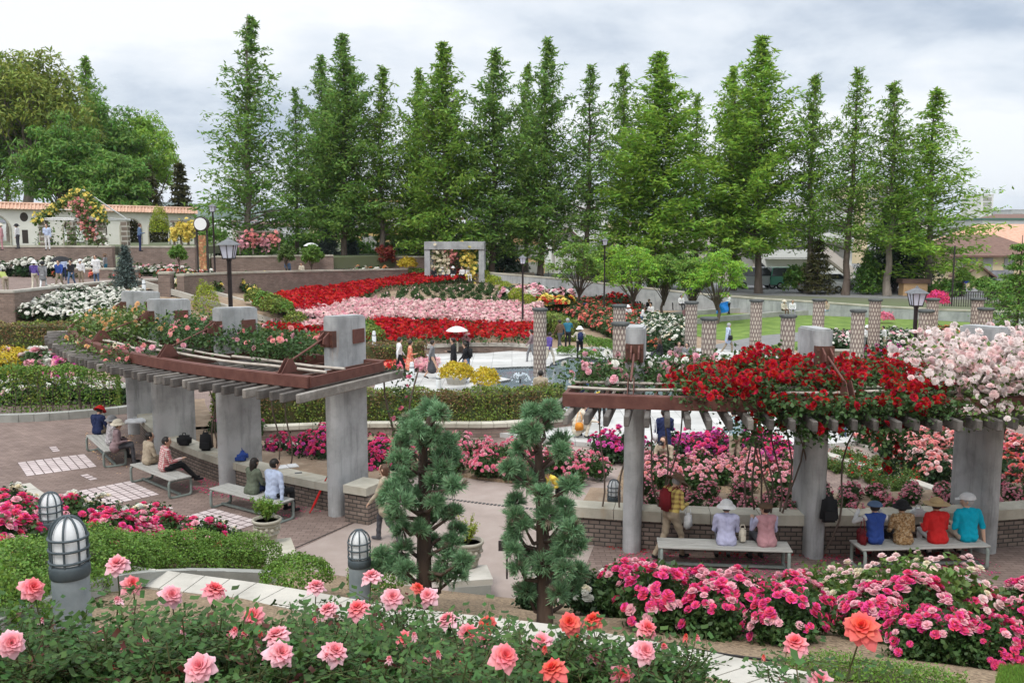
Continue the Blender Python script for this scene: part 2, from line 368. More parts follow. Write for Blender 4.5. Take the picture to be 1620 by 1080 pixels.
def PWs(u, v):                            # where a sight line meets the slope
    lo, hi = 2.0, 22.0
    for Y in np.arange(2.0, 24.0, .02):
        x, y, z = WD(u, v, Y)
        if z <= slope_z(x, y): return (x, y, slope_z(x, y))
    return W(u, v, 0)
pp = [PWs(*q)[:2] for q in ((130, 905), (270, 925), (430, 948), (640, 985), (860, 1012), (1060, 1048), (1250, 1090))]
def smoothline(P, n=8):
    R_ = []
    for i in range(len(P)-1):
        p0, p1, p2, p3 = P[max(i-1, 0)], P[i], P[i+1], P[min(i+2, len(P)-1)]
        for k in range(n):
            t = k/n; R_.append(tuple(.5*((2*p1[j])+(-p0[j]+p2[j])*t+(2*p0[j]-5*p1[j]+4*p2[j]-p3[j])*t*t+(-p0[j]+3*p1[j]-3*p2[j]+p3[j])*t**3) for j in range(len(p1))))
    return R_+[P[-1]]
slab_path('path_slabs', densify(smoothline(pp, 4), .9), .5, PALE)
# kerb of the outer planting
b = MB()
for a0, a1 in ((-45, 15.2), (29.6, 49.5)):
    n = int(abs(a1-a0)/1.6)
    for i in range(n):
        c0 = a0+(a1-a0)*i/n+.03; c1 = a0+(a1-a0)*(i+1)/n-.03; q = band(22.6, 22.85, c0, c1); b.prism(q, 0, .14)
tag(b.build('kerb', PALE), kind='structure')
# raised fountain plaza with its star pool
N_ = 64; inner = []; outer = []
for i in range(N_):
    t = i/N_*2*PI; k = (i % 8)/8; tri = abs(k*2-1); r_ = 5.2+2.0*tri
    inner.append((OX-.6+r_*math.cos(t+.35), OY+.4+r_*math.sin(t+.35)))
    R_ = 11.1; x, y = OX+R_*math.cos(t+.35), OY+R_*math.sin(t+.35); outer.append((x, y))
b = MB(); ZP = .13
for i in range(N_):
    j = (i+1) % N_
    b.add([(*inner[i], ZP), (*outer[i], ZP), (*outer[j], ZP), (*inner[j], ZP)], [(0, 1, 2, 3)])
    b.add([(*outer[i], -.05), (*outer[j], -.05), (*outer[j], ZP), (*outer[i], ZP)], [(0, 1, 2, 3)])
tag(b.build('plaza', PLAZA), kind='structure')
b = MB()
for i in range(N_): j = (i+1) % N_; b.add([(*inner[i], -.05), (*inner[j], -.05), (*inner[j], ZP-.002), (*inner[i], ZP-.002)], [(3, 2, 1, 0)], uvs=[[(i*.5, 0), (i*.5+.5, 0), (i*.5+.5, .2), (i*.5, .2)]])
tag(b.build('pool_wall', brickmat('pool_tiles', (.12, .13, .13), (.3, .31, .3), (.05, .05, .05), .1, .06, .01, .2)), kind='structure')
WATER = mat('pool_water', (.20, .24, .27), .12, (.14, .18, .21), .8, 3, bump=.35, bscale=5, spec=.6)
b = MB(); b.prism([(OX-.6+7.3*math.cos(i/32*2*PI), OY+.4+7.3*math.sin(i/32*2*PI)) for i in range(32)], .01, .03, side=False); tag(b.build('water', WATER), kind='structure')
sheet('plaza_far', [W(586, 602)[:2], W(560, 560)[:2], (-7.2, 45.2), (1.2, 45.35), (4.5, 47), (9, 46.2), (15, 45), (13, 39), (5, 38), (-4.8, 37.6)], .012, PLAZA)
# plaza step on the left
b = MB(); b.prism([W(592, 603)[:2], W(748, 609)[:2], (-1.4, 40.0), (-6.4, 40.2)], -.02, .12); tag(b.build('plaza_step', PALE), kind='structure')
sheet('gravel_strip', [W(560, 618)[:2], W(748, 618)[:2], W(740, 600)[:2], W(560, 604)[:2]], -.01, MULCH)
# ------------------------------------------------------------------ the rising ground behind
def hill_z(x, y):
    if y < 44.5 and x > -14: return 0.0
    zb = .42+(y-45.2)*.0524
    zl = 2.8-(x+20)*.2
    if y > 50.2: return max(zb, min(2.8, zl)) if x > -40 else 2.8
    if x <= -14:
        return (1.4+max(0, y-44)*.15)*max(0, min(1, (-14-x)/4))*max(0, min(1, (y-39)/3))
    return max(0, zb)
def hillk(x, y):
    if y < 45.4 and x > -13.5: return False
    if y < 50.2 and x > -13.5: return x > -13.2+(50.2-y)*1.3 and x < 1.0+(y-45)*.02
    if x > 2.0-(y-45)*.06 and y < 60: return False
    return x < 3.0-(y-45)*.03 and y < 82
gridmesh('hillside', -60, 4, 38.5, 82, .5, hill_z, SOIL, hillk)
b = MB()                                  # upper and middle terrace floors
b.prism([(-70, 50), (-25.2, 50), (-24.2, 57), (-20.3, 56.6), (-20.3, 67), (-70, 67)], 2.6, 2.82, side=False); tag(b.build('terrace_paving', PAVE), kind='structure')
b = MB(); b.prism([(-80, 67.2), (-29.2, 67.2), (-29.0, 67.9), (-23.3, 68.1), (-23.2, 100), (-80, 100)], 4.3, 4.88); b.prism([(-23.15, 68.1), (-22.9, 70.3), (-14.4, 74.3), (-9, 79.3), (-8, 100), (-23.15, 100)], 3.0, 3.95); tag(b.build('upper_terrace', DRYG), kind='structure')
# ground outside the garden wall, street
wl = [(770, 430, 74), (900, 441, 72), (1000, 452, 71), (1100, 463, 70), (1200, 471, 68), (1300, 477, 66), (1400, 484, 64), (1500, 489, 62), (1600, 492, 60), (1760, 500, 58), (2400, 520, 50)]
wp = [WD(u, v, Y) for u, v, Y in wl]
b = MB(); b.prism([(-60, 100)]+[(-9, 76)]+[(p[0], p[1]+.3) for p in wp]+[(300, 40), (4000, 400), (4000, 9000), (-4000, 9000), (-4000, 100)], -.3, .7, side=False); tag(b.build('outer_terrain', DRYG), kind='structure')
sheet('street', [(-20, 80), (20, 77), (30, 73), (60, 66), (120, 60), (120, 84), (62, 91), (20, 95), (-20, 97)], .704, ASPH)
sheet('side_street', [(37.5, 84), (42.5, 82), (60, 150), (52, 152)], .708, ASPH)
# lawn, lawn path
sheet('lawn', [(14.2, 47), (17, 44.5), (60, 40), (60, 62), (34, 63.6), (26, 65), (18, 67.6), (8, 68.8), (5, 62), (10, 54)], -.012, LAWN)
lp = [W(1620, 519), W(1400, 521), W(1290, 523), W(1200, 531), W(1130, 545), W(1060, 566), W(1190, 566), W(1225, 545), W(1300, 534), W(1400, 531), W(1620, 530)]
lp = [W(2100, 520), *lp, W(2100, 535)]
sheet('lawn_path', [p[:2] for p in lp], 0.0, ASPH)
# ring path to the right with its pale kerb
rp = smoothline([W(1345, 683)[:2], W(1352, 700)[:2], W(1400, 722)[:2], W(1450, 738)[:2], W(1530, 762)[:2], W(1640, 790)[:2]], 6)
rp2 = smoothline([W(1310, 690)[:2], W(1320, 720)[:2], W(1345, 745)[:2], W(1400, 768)[:2], W(1470, 790)[:2], W(1620, 830)[:2]], 6)
sheet('side_path', rp+rp2[::-1], .003, APRON)
b = MB()
for p, q in zip(rp[:-1], rp[1:]): b.bar((p[0], p[1], .04), (q[0], q[1], .04), .12, .1)
q0 = smoothline([W(1300, 727)[:2], W(1380, 752)[:2], W(1450, 776)[:2], W(1500, 795)[:2]], 5)
for p, q in zip(q0[:-1], q0[1:]): b.bar((p[0], p[1], .1), (q[0], q[1], .1), .3, .24)
tag(b.build('path_edging', PALE), kind='structure')
# distant hills
def ridge(name, Y, zs, x0, x1, m, seed, base=0):
    n = 120; r_ = np.random.default_rng(seed); ph = r_.uniform(0, 6, 6); V = []; F = []
    for k, (yy, s_) in enumerate(((Y-Y*.25, 0), (Y-Y*.1, .55), (Y, 1), (Y+Y*.15, .5))):
        for i in range(n+1):
            t = i/n; x = x0+(x1-x0)*t; h = zs*(.62+.2*math.sin(t*5+ph[0])+.12*math.sin(t*13+ph[1])+.05*math.sin(t*31+ph[2])+.02*math.sin(t*77+ph[3]))
            V.append((x, yy, base+h*s_))
    for k in range(3):
        for i in range(n): F.append((k*(n+1)+i, k*(n+1)+i+1, (k+1)*(n+1)+i+1, (k+1)*(n+1)+i))
    o = link(name, npmesh(name, V, F, m, smooth=True)); tag(o, kind='structure')
HILL = mat('hill_forest', (.045, .075, .05), .95, (.08, .11, .07), .01, 8)
ridge('hills_near', 1500, 42, -1100, 250, HILL, 3); ridge('hills_far', 3800, 165, -3000, 1700, HILL, 5)
# ------------------------------------------------------------------ garden walls
def wall(name, label, pts, z0, z1, th, m, capm=None, caph=.12, capo=.05, cat='wall', closed=False, zt=None, caplen=.9):
    """a masonry wall along a plan line, with its coping as a part"""
    t = thing(name, label, cat, (pts[0][0], pts[0][1], z0 if not callable(z0) else z0(*pts[0])))
    n = len(pts); nr = []
    for i in range(n):
        a, c = pts[max(i-1, 0)], pts[min(i+1, n-1)]; d = math.dist(a, c) or 1; nr.append((-(c[1]-a[1])/d, (c[0]-a[0])/d))
    g0 = z0 if callable(z0) else (lambda x, y: z0); g1 = z1 if callable(z1) else (lambda x, y: z1)
    def strip(hw, zb, zt_, gap=0, cl=None):
        b = MB(); L = 0
        for i in range(n-1):
            A, B = pts[i], pts[i+1]; d = math.dist(A, B); q = []
            for (p, nn, s_) in ((A, nr[i], -1), (B, nr[i+1], -1), (B, nr[i+1], 1), (A, nr[i], 1)): q.append((p[0]+nn[0]*hw*s_, p[1]+nn[1]*hw*s_))
            if gap:
                k_ = gap/d
                q = [(q[0][0]+(q[1][0]-q[0][0])*k_, q[0][1]+(q[1][1]-q[0][1])*k_), (q[1][0]+(q[0][0]-q[1][0])*k_, q[1][1]+(q[0][1]-q[1][1])*k_),
                     (q[2][0]+(q[3][0]-q[2][0])*k_, q[2][1]+(q[3][1]-q[2][1])*k_), (q[3][0]+(q[2][0]-q[3][0])*k_, q[3][1]+(q[2][1]-q[3][1])*k_)]
            P = [A, B, B, A]
            V_ = [(c[0], c[1], zb(*p)) for c, p in zip(q, P)]+[(c[0], c[1], zt_(*p)) for c, p in zip(q, P)]
            U = [[(L, V_[0][2]), (L+d, V_[1][2]), (L+d, V_[5][2]), (L, V_[4][2])], [(L+d, V_[2][2]), (L, V_[3][2]), (L, V_[7][2]), (L+d, V_[6][2])], [(L, 0), (L+d, 0), (L+d, 2*hw), (L, 2*hw)]]
            F_ = [(0, 1, 5, 4), (2, 3, 7, 6), (4, 5, 6, 7)]
            if gap or i == 0: F_.append((3, 0, 4, 7)); U.append([(0, zb(*A)), (2*hw, zb(*A)), (2*hw, zt_(*A)), (0, zt_(*A))])
            if gap or i == n-2: F_.append((1, 2, 6, 5)); U.append([(0, zb(*B)), (2*hw, zb(*B)), (2*hw, zt_(*B)), (0, zt_(*B))])
            b.add(V_, F_, 0, U); L += d
        return b
    ch = caph if capm else 0
    strip(th/2, g0, lambda x, y: g1(x, y)-ch).build('masonry', m, t)
    if capm: strip(th/2+capo, lambda x, y: g1(x, y)-ch, g1, gap=.006).build('coping', capm, t)
    return t
def arcp(R, a0, a1, st=.9):
    n = max(2, int(round(abs(a1-a0)*R*PI/180/st))); return [PO(a0+(a1-a0)*i/n, R)[:2] for i in range(n+1)]
wall('planter_wall', 'curved dark brick planter wall behind the two right-hand benches, capped with pale stone', arcp(18.93, 14.2, -24), 0, .76, .36, BRICK, CAPM, .2, .06)
wall('planter_wall', 'curved brick planter wall with stone cap holding the bags behind the left benches', arcp(18.93, 29.0, 72), 0, .62, .36, BRICK, CAPM, .17, .06)
wall('wall_pier', 'short raised brick end block of the left planter wall beside the nearest grey pillar', [PO(28.4, 19.2)[:2], PO(26.6, 19.2)[:2], ], 0, .8, .6, BRICK, CAPM, .17, .05)
# soil inside the planters
b = MB(); b.prism(band(17.0, 18.76, 13.8, -24), 0, .55); b.prism(band(17.0, 18.76, 30, 72), 0, .42); tag(b.build('planter_soil', SOIL), kind='structure')
b = MB(); b.prism(band(13.2, 15.4, 12.8, -6), -.02, .07); b.prism(band(13.2, 15.4, 50, 22), -.02, .07); tag(b.build('bed_soil', MULCH), kind='structure')
# low brick retaining wall under the clipped hedge
hp = smoothline([W(905, 678, 0)[:2], W(800, 689, 0)[:2], W(700, 690, 0)[:2], W(560, 690, 0)[:2], W(450, 694, 0)[:2], W(300, 700)[:2]], 5)
wall('retaining_wall', 'low brick retaining wall with pale coping below the long clipped hedge', hp, 0, .42, .3, BRICKW, CAPM, .12, .04)
hk = smoothline([W(-160, 668)[:2], W(0, 667)[:2], W(80, 664)[:2], W(165, 657)[:2], W(215, 651)[:2]], 3)
b = MB()
for p, q in zip(hk[:-1], hk[1:]): b.bar((p[0], p[1], .11), (q[0], q[1], .11), .3, .26)
tag(b.build('kerb_stones', KERB), kind='structure')
# front wall of the hill bed
hw_ = smoothline([(-12.6, 50.2), (-10.6, 48.6), W(600, 560)[:2], W(660, 560)[:2], W(730, 557)[:2], W(800, 557)[:2], W(846, 560)[:2]], 5)
wall('bed_wall', 'long low wall with white coping in front of the sloping red rose bed', hw_, 0, .46, .45, BRICKW, PALE, .14, .04)
# terrace walls on the left
wall('parapet_wall', 'curved terrace parapet with pale coping above the mass of white roses', [(-44, 45.2), (-30, 45.2), W(21, 459, 3.15)[:2], (-24.4, 49), (-24.0, 52), (-23.6, 54.2), (-21.5, 56.4), (-20.2, 56.8)], .9, 3.15, .4, BRICKW, PALE, .12, .05)
wall('terrace_wall', 'tall brown brick retaining wall behind the strolling visitors, topped by a grey coping', [(-66, 66.8), (-50, 66.8), (-40, 66.8), (-28.9, 66.8)], 2.8, 5.0, .5, BRICKW, CAPM, .12, .04)
wall('terrace_wall', 'brick retaining wall set back behind the grey-green spruce, left of the clock', [(-28.7, 67.6), (-23.3, 67.8)], 2.7, 4.95, .4, BRICKW, CAPM, .12, .04)
wall('terrace_wall', 'lower brick wall under the trellis of pink climbing roses', [(-22.9, 70), (-17, 73), (-14.4, 74)], 1.8, 4.15, .4, BRICKW, CAPM, .12, .04)
wall('terrace_wall', 'far brown brick wall behind the blue spruces and red maple', [(-14, 77), (-9, 79), (-4, 80)], 1.8, 3.9, .4, BRICKW, CAPM, .12, .04)
wall('garden_wall', 'long brick wall with coping running behind the yellow roses up to the concrete frame', smoothline([(-18.3, 50.6), (-17.6, 56), (-15, 63), (-12, 69), (-8.6, 74.5)], 4), 1.2, lambda x, y: 3.72-(y-50)*.028, .4, BRICKW, CAPM, .12, .05)
wall('wall_pier', 'square brick gate pier at the top of the garden stairs', [(-19.4, 50.6), (-18.75, 50.6)], 1.6, 3.82, .65, BRICKW, CAPM, .12, .04)
wall('planter_box_wall', 'low brick planter with stone rim beside the terrace stairs', [(-29.8, 62.5), (-25.4, 62.5)], 2.7, 3.55, .4, BRICKW, CAPM, .12, .04)
# the concrete boundary wall
def zt(x, y): return float(np.interp(x, [p[0] for p in wp], [p[2] for p in wp]))
wall('boundary_wall', 'long pale concrete boundary wall curving behind the lawn and the young green trees', [p[:2] for p in wp], -.3, zt, .4, WALLC, CAPM, .1, .03)
# stairs
t = thing('garden_stairs', 'long flight of grey stone steps climbing to the upper left terrace', 'stairs', (-16, 52, 0))
b = MB()
for i in range(16):
    x = -12.4-i*.5; z = .45+i*.15; b.prism([(x, 50.6), (x-.52, 50.6), (x-.52, 53.9), (x, 53.9)], z-.5, z+.1*(i > -1))
b.build('steps', KERB, t)
b = MB(); b.bar((-12.0, 50.45, .75), (-20.2, 50.45, 3.15), .28, .3); b.bar((-12.0, 54.05, .75), (-20.2, 54.05, 3.15), .28, .3); b.build('stringer', PALE, t)
# lawn terrace edging stones
for lab, L_ in (('curved low stone step across the lawn, the upper of the two', ((1040, 504, 0), (1100, 498, 0), (1160, 494, 0), (1240, 492, 0))), ('curved low stone step across the lawn, the lower one with broken blocks', ((1100, 512, 0), (1160, 506, 0), (1230, 500, 0), (1300, 497, 0)))):
    P = smoothline([W(*p)[:2] for p in L_], 3); wall('stone_step', lab, P, -.05, .32, .35, KERB, None, cat='stone step')
# ------------------------------------------------------------------ grey pergola pillars
def stadium(ang, R0, R1, w, n=10):
    """plan of a pillar: flat inner end at R0, rounded outer end at R1"""
    c = PO(ang, 0); a = math.radians(ang); er = (-math.sin(a), -math.cos(a)); et = (math.cos(a), -math.sin(a))
    P = [(OX+er[0]*R0+et[0]*s*w/2, OY+er[1]*R0+et[1]*s*w/2) for s in (-1, 1)]
    Rc = R1-w/2
    for i in range(n+1):
        t = PI/2-PI*i/n; P.append((OX+er[0]*(Rc+math.cos(t)*w/2)+et[0]*math.sin(t)*w/2, OY+er[1]*(Rc+math.cos(t)*w/2)+et[1]*math.sin(t)*w/2))
    return P
def pol(ang, R, z, dt=0.0):               # polar point with a sideways offset in metres
    a = math.radians(ang); return (OX-R*math.sin(a)+dt*math.cos(a), OY-R*math.cos(a)-dt*math.sin(a), z)
PILL = [(62.9, 'farthest left grey concrete pergola pillar, behind the woman in the red hat'), (51.8, 'grey concrete pergola pillar with a red-brown bracket, second from the left end'),
        (40.7, 'broad grey concrete pergola pillar beside the black backpack'), (29.7, 'tall grey concrete pergola pillar at the open end of the left pergola'),
        (10.4, 'narrow round-topped concrete pillar with rust stain at the left end of the right pergola'), (.3, 'grey concrete pillar between the two right-hand benches'),
        (-9.8, 'wide grey concrete pillar behind the man in the turquoise shirt')]
for i, (a, lab) in enumerate(PILL):
    t = thing('pergola_pillar', lab, 'pillar', PO(a, 18.75), 0, 'grey concrete pergola pillars')
    b = MB(); st = stadium(a, 18.36, 19.42, .35); b.prism(st, -.02, lambda x, y: 4.24+(RA(x, y)[0]-18)*.04)
    o = b.build('shaft', CONCW, t)
    bm = bmesh.new(); bm.from_mesh(o.data); bmesh.ops.bevel(bm, geom=[e for e in bm.edges if e.verts[0].co.z > 4 and e.verts[1].co.z > 4], offset=.03, segments=2, affect='EDGES'); bm.to_mesh(o.data); bm.free()
    # rusty steel shoe let into the outer end, with its pivot plate
    b = MB(); c = pol(a, 19.36, 3.82); b.box(c, (.33, .16, .34), rz=math.radians(-a)); b.build('bracket', RUSTD, t)
    if i < 4:
        b = MB()
        P = [(18.15, 3.98), (18.6, 4.0), (18.6, 3.68), (18.15, 3.66)]
        b.box(pol(a, 18.62, 3.82, .19), (.05, .36, .3), rz=math.radians(-a)); b.build('side_plate', RUST, t)
    b = MB()
    for dt in (-.07, .07):
        q = [pol(a, 19.40, 3.66, dt), pol(a, 19.40, 3.99, dt), pol(a, 19.62, 3.86, dt), pol(a, 19.64, 3.74, dt)]; q2 = [pol(a, R, z, dt+.03) for R, z in ((19.40, 3.66), (19.40, 3.99), (19.62, 3.86), (19.64, 3.74))]
        b.add(q+q2, [(0, 1, 2, 3), (7, 6, 5, 4), (0, 4, 5, 1), (1, 5, 6, 2), (2, 6, 7, 3), (3, 7, 4, 0)])
    for dz in (-.1, .1):
        for dt in (-.13, .13): p = pol(a, 19.44, 3.82+dz, dt); b.box(p, (.035, .03, .035), rz=math.radians(-a))
    b.build('pivot_plate', RUST, t)
# ------------------------------------------------------------------ pergolas
TIMB = mat('grey_timber', (.14, .122, .105), .9, (.33, .305, .275), 3, 8, bump=.5, bscale=30, stretch=(1, 1, 1), col3=(.22, .2, .175))
TIMBD = mat('dark_timber', (.055, .047, .042), .9, (.17, .155, .14), 3, 7, bump=.5, bscale=30)
BAMB = mat('bleached_pole', (.36, .31, .26), .8, (.5, .45, .39), 6, 4, bump=.2)
def pergola(name, label, a0, a1, pillars, seed):
    r_ = random.Random(seed); am = (a0+a1)/2
    t = thing(name, label, 'pergola', PO(am, 19.6, 2.8), 0, None)
    for nm, R in (('outer_beam', 20.86), ('inner_beam', 18.42)):
        b = MB(); b.prism(arcp(R+.03, a0, a1)+arcp(R-.03, a1, a0), 3.06, 3.28)
        for z in (3.06, 3.27): b.prism(arcp(R-.032, a0+.02, a1-.02)+arcp(R-.14, a1-.02, a0+.02), z+.002, z+.014)
        b.build(nm, RUST, t)
    for s_, a in ((0, a0), (0, a1)): b = MB(); b.bar(pol(a, 18.46, 3.168), pol(a, 20.82, 3.168), .06, .20); b.build('end_beam', RUST, t)
    for a in pillars:
        for dt in (-.42, .42):
            b = MB(); b.bar(pol(a, 18.5, 3.17, dt), pol(a, 20.78, 3.17, dt), .05, .16); b.build('cross_beam', RUSTD, t)
        b = MB()                              # gusset on the outer beam and the rod up to the pillar
        q = [pol(a, 20.83, 3.24, dt) for dt in (-.14, .14)]+[pol(a, 20.6, 3.55)]
        for dt in (-.05, .05):
            V = [pol(a, 20.84, 3.281, dt), pol(a, 20.35, 3.281, dt), pol(a, 20.52, 3.55, dt), pol(a, 20.62, 3.56, dt)]; V2 = [(x+.012, y, z) for x, y, z in V]
            b.add(V+V2, [(0, 1, 2, 3), (7, 6, 5, 4), (0, 4, 5, 1), (1, 5, 6, 2), (2, 6, 7, 3), (3, 7, 4, 0)])
        b.build('gusset', RUST, t)
        b = MB(); b.tube([pol(a, 20.55, 3.48), pol(a, 19.58, 3.82)], .022, 6); b.build('tie_rod', RUST, t)
    n = int(round(abs(a1-a0+.6)/.84)); k = 0
    for i in range(n+1):
        a = a0-.5*(1 if a1 > a0 else -1)+(a1-a0+(1.0 if a1 > a0 else -1.0))*i/n
        if any(abs((a-p)*19*PI/180) < .29 for p in pillars):
            segs = ((17.95, 17.98), (19.5, 21.45))[1:]
        else: segs = ((17.95, 21.45),)
        for R0, R1 in segs:
            b = MB(); j = r_.uniform(-.04, .04)
            b.bar(pol(a, R0+j, 2.955), pol(a, R1+j*1.5, 2.955), .09, .18)
            o = b.build('rafter', TIMB if i in (0, n) or r_.random() < .2 else TIMBD, t)
            bm = bmesh.new(); bm.from_mesh(o.data); bmesh.ops.bevel(bm, geom=bm.edges[:], offset=.015, segments=1, affect='EDGES'); bm.to_mesh(o.data); bm.free()
    for R, z in ((18.65, 3.31), (19.15, 3.33), (19.75, 3.30), (20.4, 3.31)):
        a = a0
        sg = 1 if a1 > a0 else -1
        while (a1-a)*sg > 1.5:
            ln = r_.uniform(7, 11)*sg; e_ = a+ln
            if (a1-e_)*sg < 1.5: e_ = a1
            if not (R == 18.65 or R == 19.15) or all(not (min(a, e_) < p < max(a, e_)) for p in pillars):
                j = r_.uniform(-.12, .12); b = MB(); P = [pol(a+(e_-a)*q/4, R+j+.06*math.sin(q*2.), z+r_.uniform(-.015, .02)) for q in range(5)]
                b.tube(P, r_.uniform(.026, .034), 6); b.build('pole', BAMB, t)
            a = e_+.1*sg
    return t
pergola('timber_pergola', 'long curved timber pergola on the left with red-brown steel frame and apricot climbers', 27.6, 66.8, (62.9, 51.8, 40.7, 29.7), 1)
pergola('timber_pergola', 'timber pergola on the right buried under crimson and blush climbing roses', 13.5, -17.5, (10.4, .3, -9.8), 2)
# ------------------------------------------------------------------ benches
BTIM = mat('bench_boards', (.27, .265, .245), .9, (.42, .41, .385), 5, 8, bump=.5, bscale=25, stretch=(.25, 3, 3), col3=(.34, .335, .31))
BMET = mat('bench_frame_paint', (.16, .19, .17), .6, (.24, .27, .25), 6, 6)
def make_bench(name, label, L, loc, rz):
    t = thing(name, label, 'bench', loc, rz, 'backless garden benches')
    for j in range(4):
        b = MB(); b.box((0, -.2+j*.133, .435), (L, .122, .035)); o = b.build('seat_board', BTIM, t, local=True)
        bm = bmesh.new(); bm.from_mesh(o.data); bmesh.ops.bevel(bm, geom=bm.edges[:], offset=.008, segments=1, affect='EDGES'); bm.to_mesh(o.data); bm.free()
    for s in (-1, 1):
        b = MB(); x = s*(L/2-.06); P = []
        for (y0, z0, q0) in ((-.25, .36, 90), (.25, .36, 0)): pass
        ring = []
        for cy_, cz_, a0 in ((.19, .33, 0), (-.19, .33, 90), (-.19, .09, 180), (.19, .09, 270)):
            for k in range(5): a = math.radians(a0+k*22.5); ring.append((x, cy_+.075*math.cos(a), cz_+.075*math.sin(a)))
        ring.append(ring[0]); b.tube(ring, .032, 8, cap=False)
        b.build('leg', BMET, t, local=True)
    b = MB(); b.box((0, 0, .06), (L-.16, .05, .04)); b.box((0, .0, .395), (L-.1, .06, .035)); b.build('stretcher', BMET, t, local=True)
    return t
def tang(a): return math.radians(-a)
BEN = [(5.6, 19.95, 2.35, 'weathered bench under the red roses, holding two seated women in pale clothes'), (-4.7, 19.85, 2.4, 'weathered bench seating the four visitors in blue, floral, red and turquoise'),
       (34.4, 20.15, 2.15, 'bench seating the couple in grey-green and pale blue shirts'), (43.8, 20.35, 2.1, 'middle left bench seating the person in the red checked shirt'), (54.8, 20.4, 2.3, 'farthest left bench with three hatted visitors')]
BP = []
for a, R, L, lab in BEN:
    p = PO(a, R); make_bench('garden_bench', lab, L, p, tang(a)); BP.append((p, tang(a)))
# ------------------------------------------------------------------ cage bollard lights
BPOST = mat('bollard_paint', (.17, .20, .215), .6, (.27, .31, .325), 4, 7, bump=.15)
BCAGE = mat('bollard_cage', (.045, .06, .07), .6, (.08, .10, .11), 6, 4)
OPAL = mat('opal_glass', (.92, .93, .93), .7, spec=.1, thin=.4)
def bollard(label, loc, h=.98, r=.13):
    t = thing('bollard_light', label, 'bollard light', loc, 0, 'cage bollard lights')
    hb = h-.40; s = r/.13
    b = MB(); b.lathe(loc, [(r*.98, -.1), (r*.98, hb-.10)], 28); b.build('post', BPOST, t)
    b = MB(); b.lathe(loc, [(r*1.0, hb-.1), (r*1.06, hb-.09), (r*1.06, hb-.02), (r*1.02, hb), (r*.9, hb+.005)], 28); b.build('collar', BCAGE, t)
    b = MB(); g = r*.86; prof = [(g, hb+.005), (g, hb+.2)]+[(g*math.cos(k*PI/16), hb+.2+g*1.25*math.sin(k*PI/16)) for k in range(1, 8)]+[(.004, hb+.2+g*1.25)]
    b.lathe(loc, prof, 28); b.build('globe', OPAL, t)
    b = MB(); g = r*.99
    for k in range(8):
        a = k*PI/4+.2; c_, s_ = math.cos(a), math.sin(a)
        P = [(loc[0]+g*c_, loc[1]+g*s_, loc[2]+hb), (loc[0]+g*c_, loc[1]+g*s_, loc[2]+hb+.2)]+[(loc[0]+g*math.cos(q*PI/12)*c_, loc[1]+g*math.cos(q*PI/12)*s_, loc[2]+hb+.2+g*1.22*math.sin(q*PI/12)) for q in range(1, 7)]
        b.tube(P, .008*s, 6)
    for z in (.03, .12, .205):
        P = [(loc[0]+(g+.004)*math.cos(q*PI/14), loc[1]+(g+.004)*math.sin(q*PI/14), loc[2]+hb+z) for q in range(29)]; b.tube(P, .0095*s, 6, cap=False)
    b.build('cage', BCAGE, t); return t
for lab, q in (('nearest grey bollard light with a white caged globe, standing among the coral roses', (117, 1005, 6.6, .135)), ('smaller caged bollard light behind the nearest one, among pink roses', (84, 868, 11.2, .135)), ('caged bollard light in front of the left juniper', (570, 950, 10.9, .135))):
    x, y, z = WD(q[0], q[1], q[2]); bollard(lab, (x, y, slope_z(x, y)-.02), .98, q[3])
x, y, _ = W(971, 800, .5); bollard('low caged bollard light behind the planter wall beside the narrow pillar', (x, y, .3), .8, .13)
WPOST = mat('white_post_paint', (.5, .52, .53), .6, (.6, .62, .62), 5, 5)
for lab, u, v, z, h in (('slim white bollard lamp beside the rose bed left of the white parasol', 592, 549, .46, .8), ('white bollard on the gravel below the walking visitors', 652, 612, 0, 1.0), ('white bollard with rounded top just above the clipped hedge', 694, 620, 0, .75),
                        ('white bollard lamp at the top of the hill bed corner', 427, 492, 1.0, .8), ('white bollard lamp next to the yellow roses by the stairs', 302, 468, 2.2, .9), ('small bollard at the head of the stairs', 228, 462, 2.8, .65), ('thin grey bollard near the walking woman in a blue skirt', 730, 608, 0, .6), ('white bollard among the white roses by the path', 1062, 530, 0, .8)):
    x, y, zz_ = W(u, v, z); t = thing('white_bollard', lab, 'bollard', (x, y, z)); b = MB(); b.lathe((x, y, z), [(.1, -.1), (.1, h-.22), (.085, h-.215), (.085, h-.06), (.06, h-.015), (.01, h)], 14); b.build('post', WPOST, t)
    b = MB(); b.lathe((x, y, z), [(.104, h-.235), (.104, h-.2)], 14); b.build('collar', BCAGE, t)
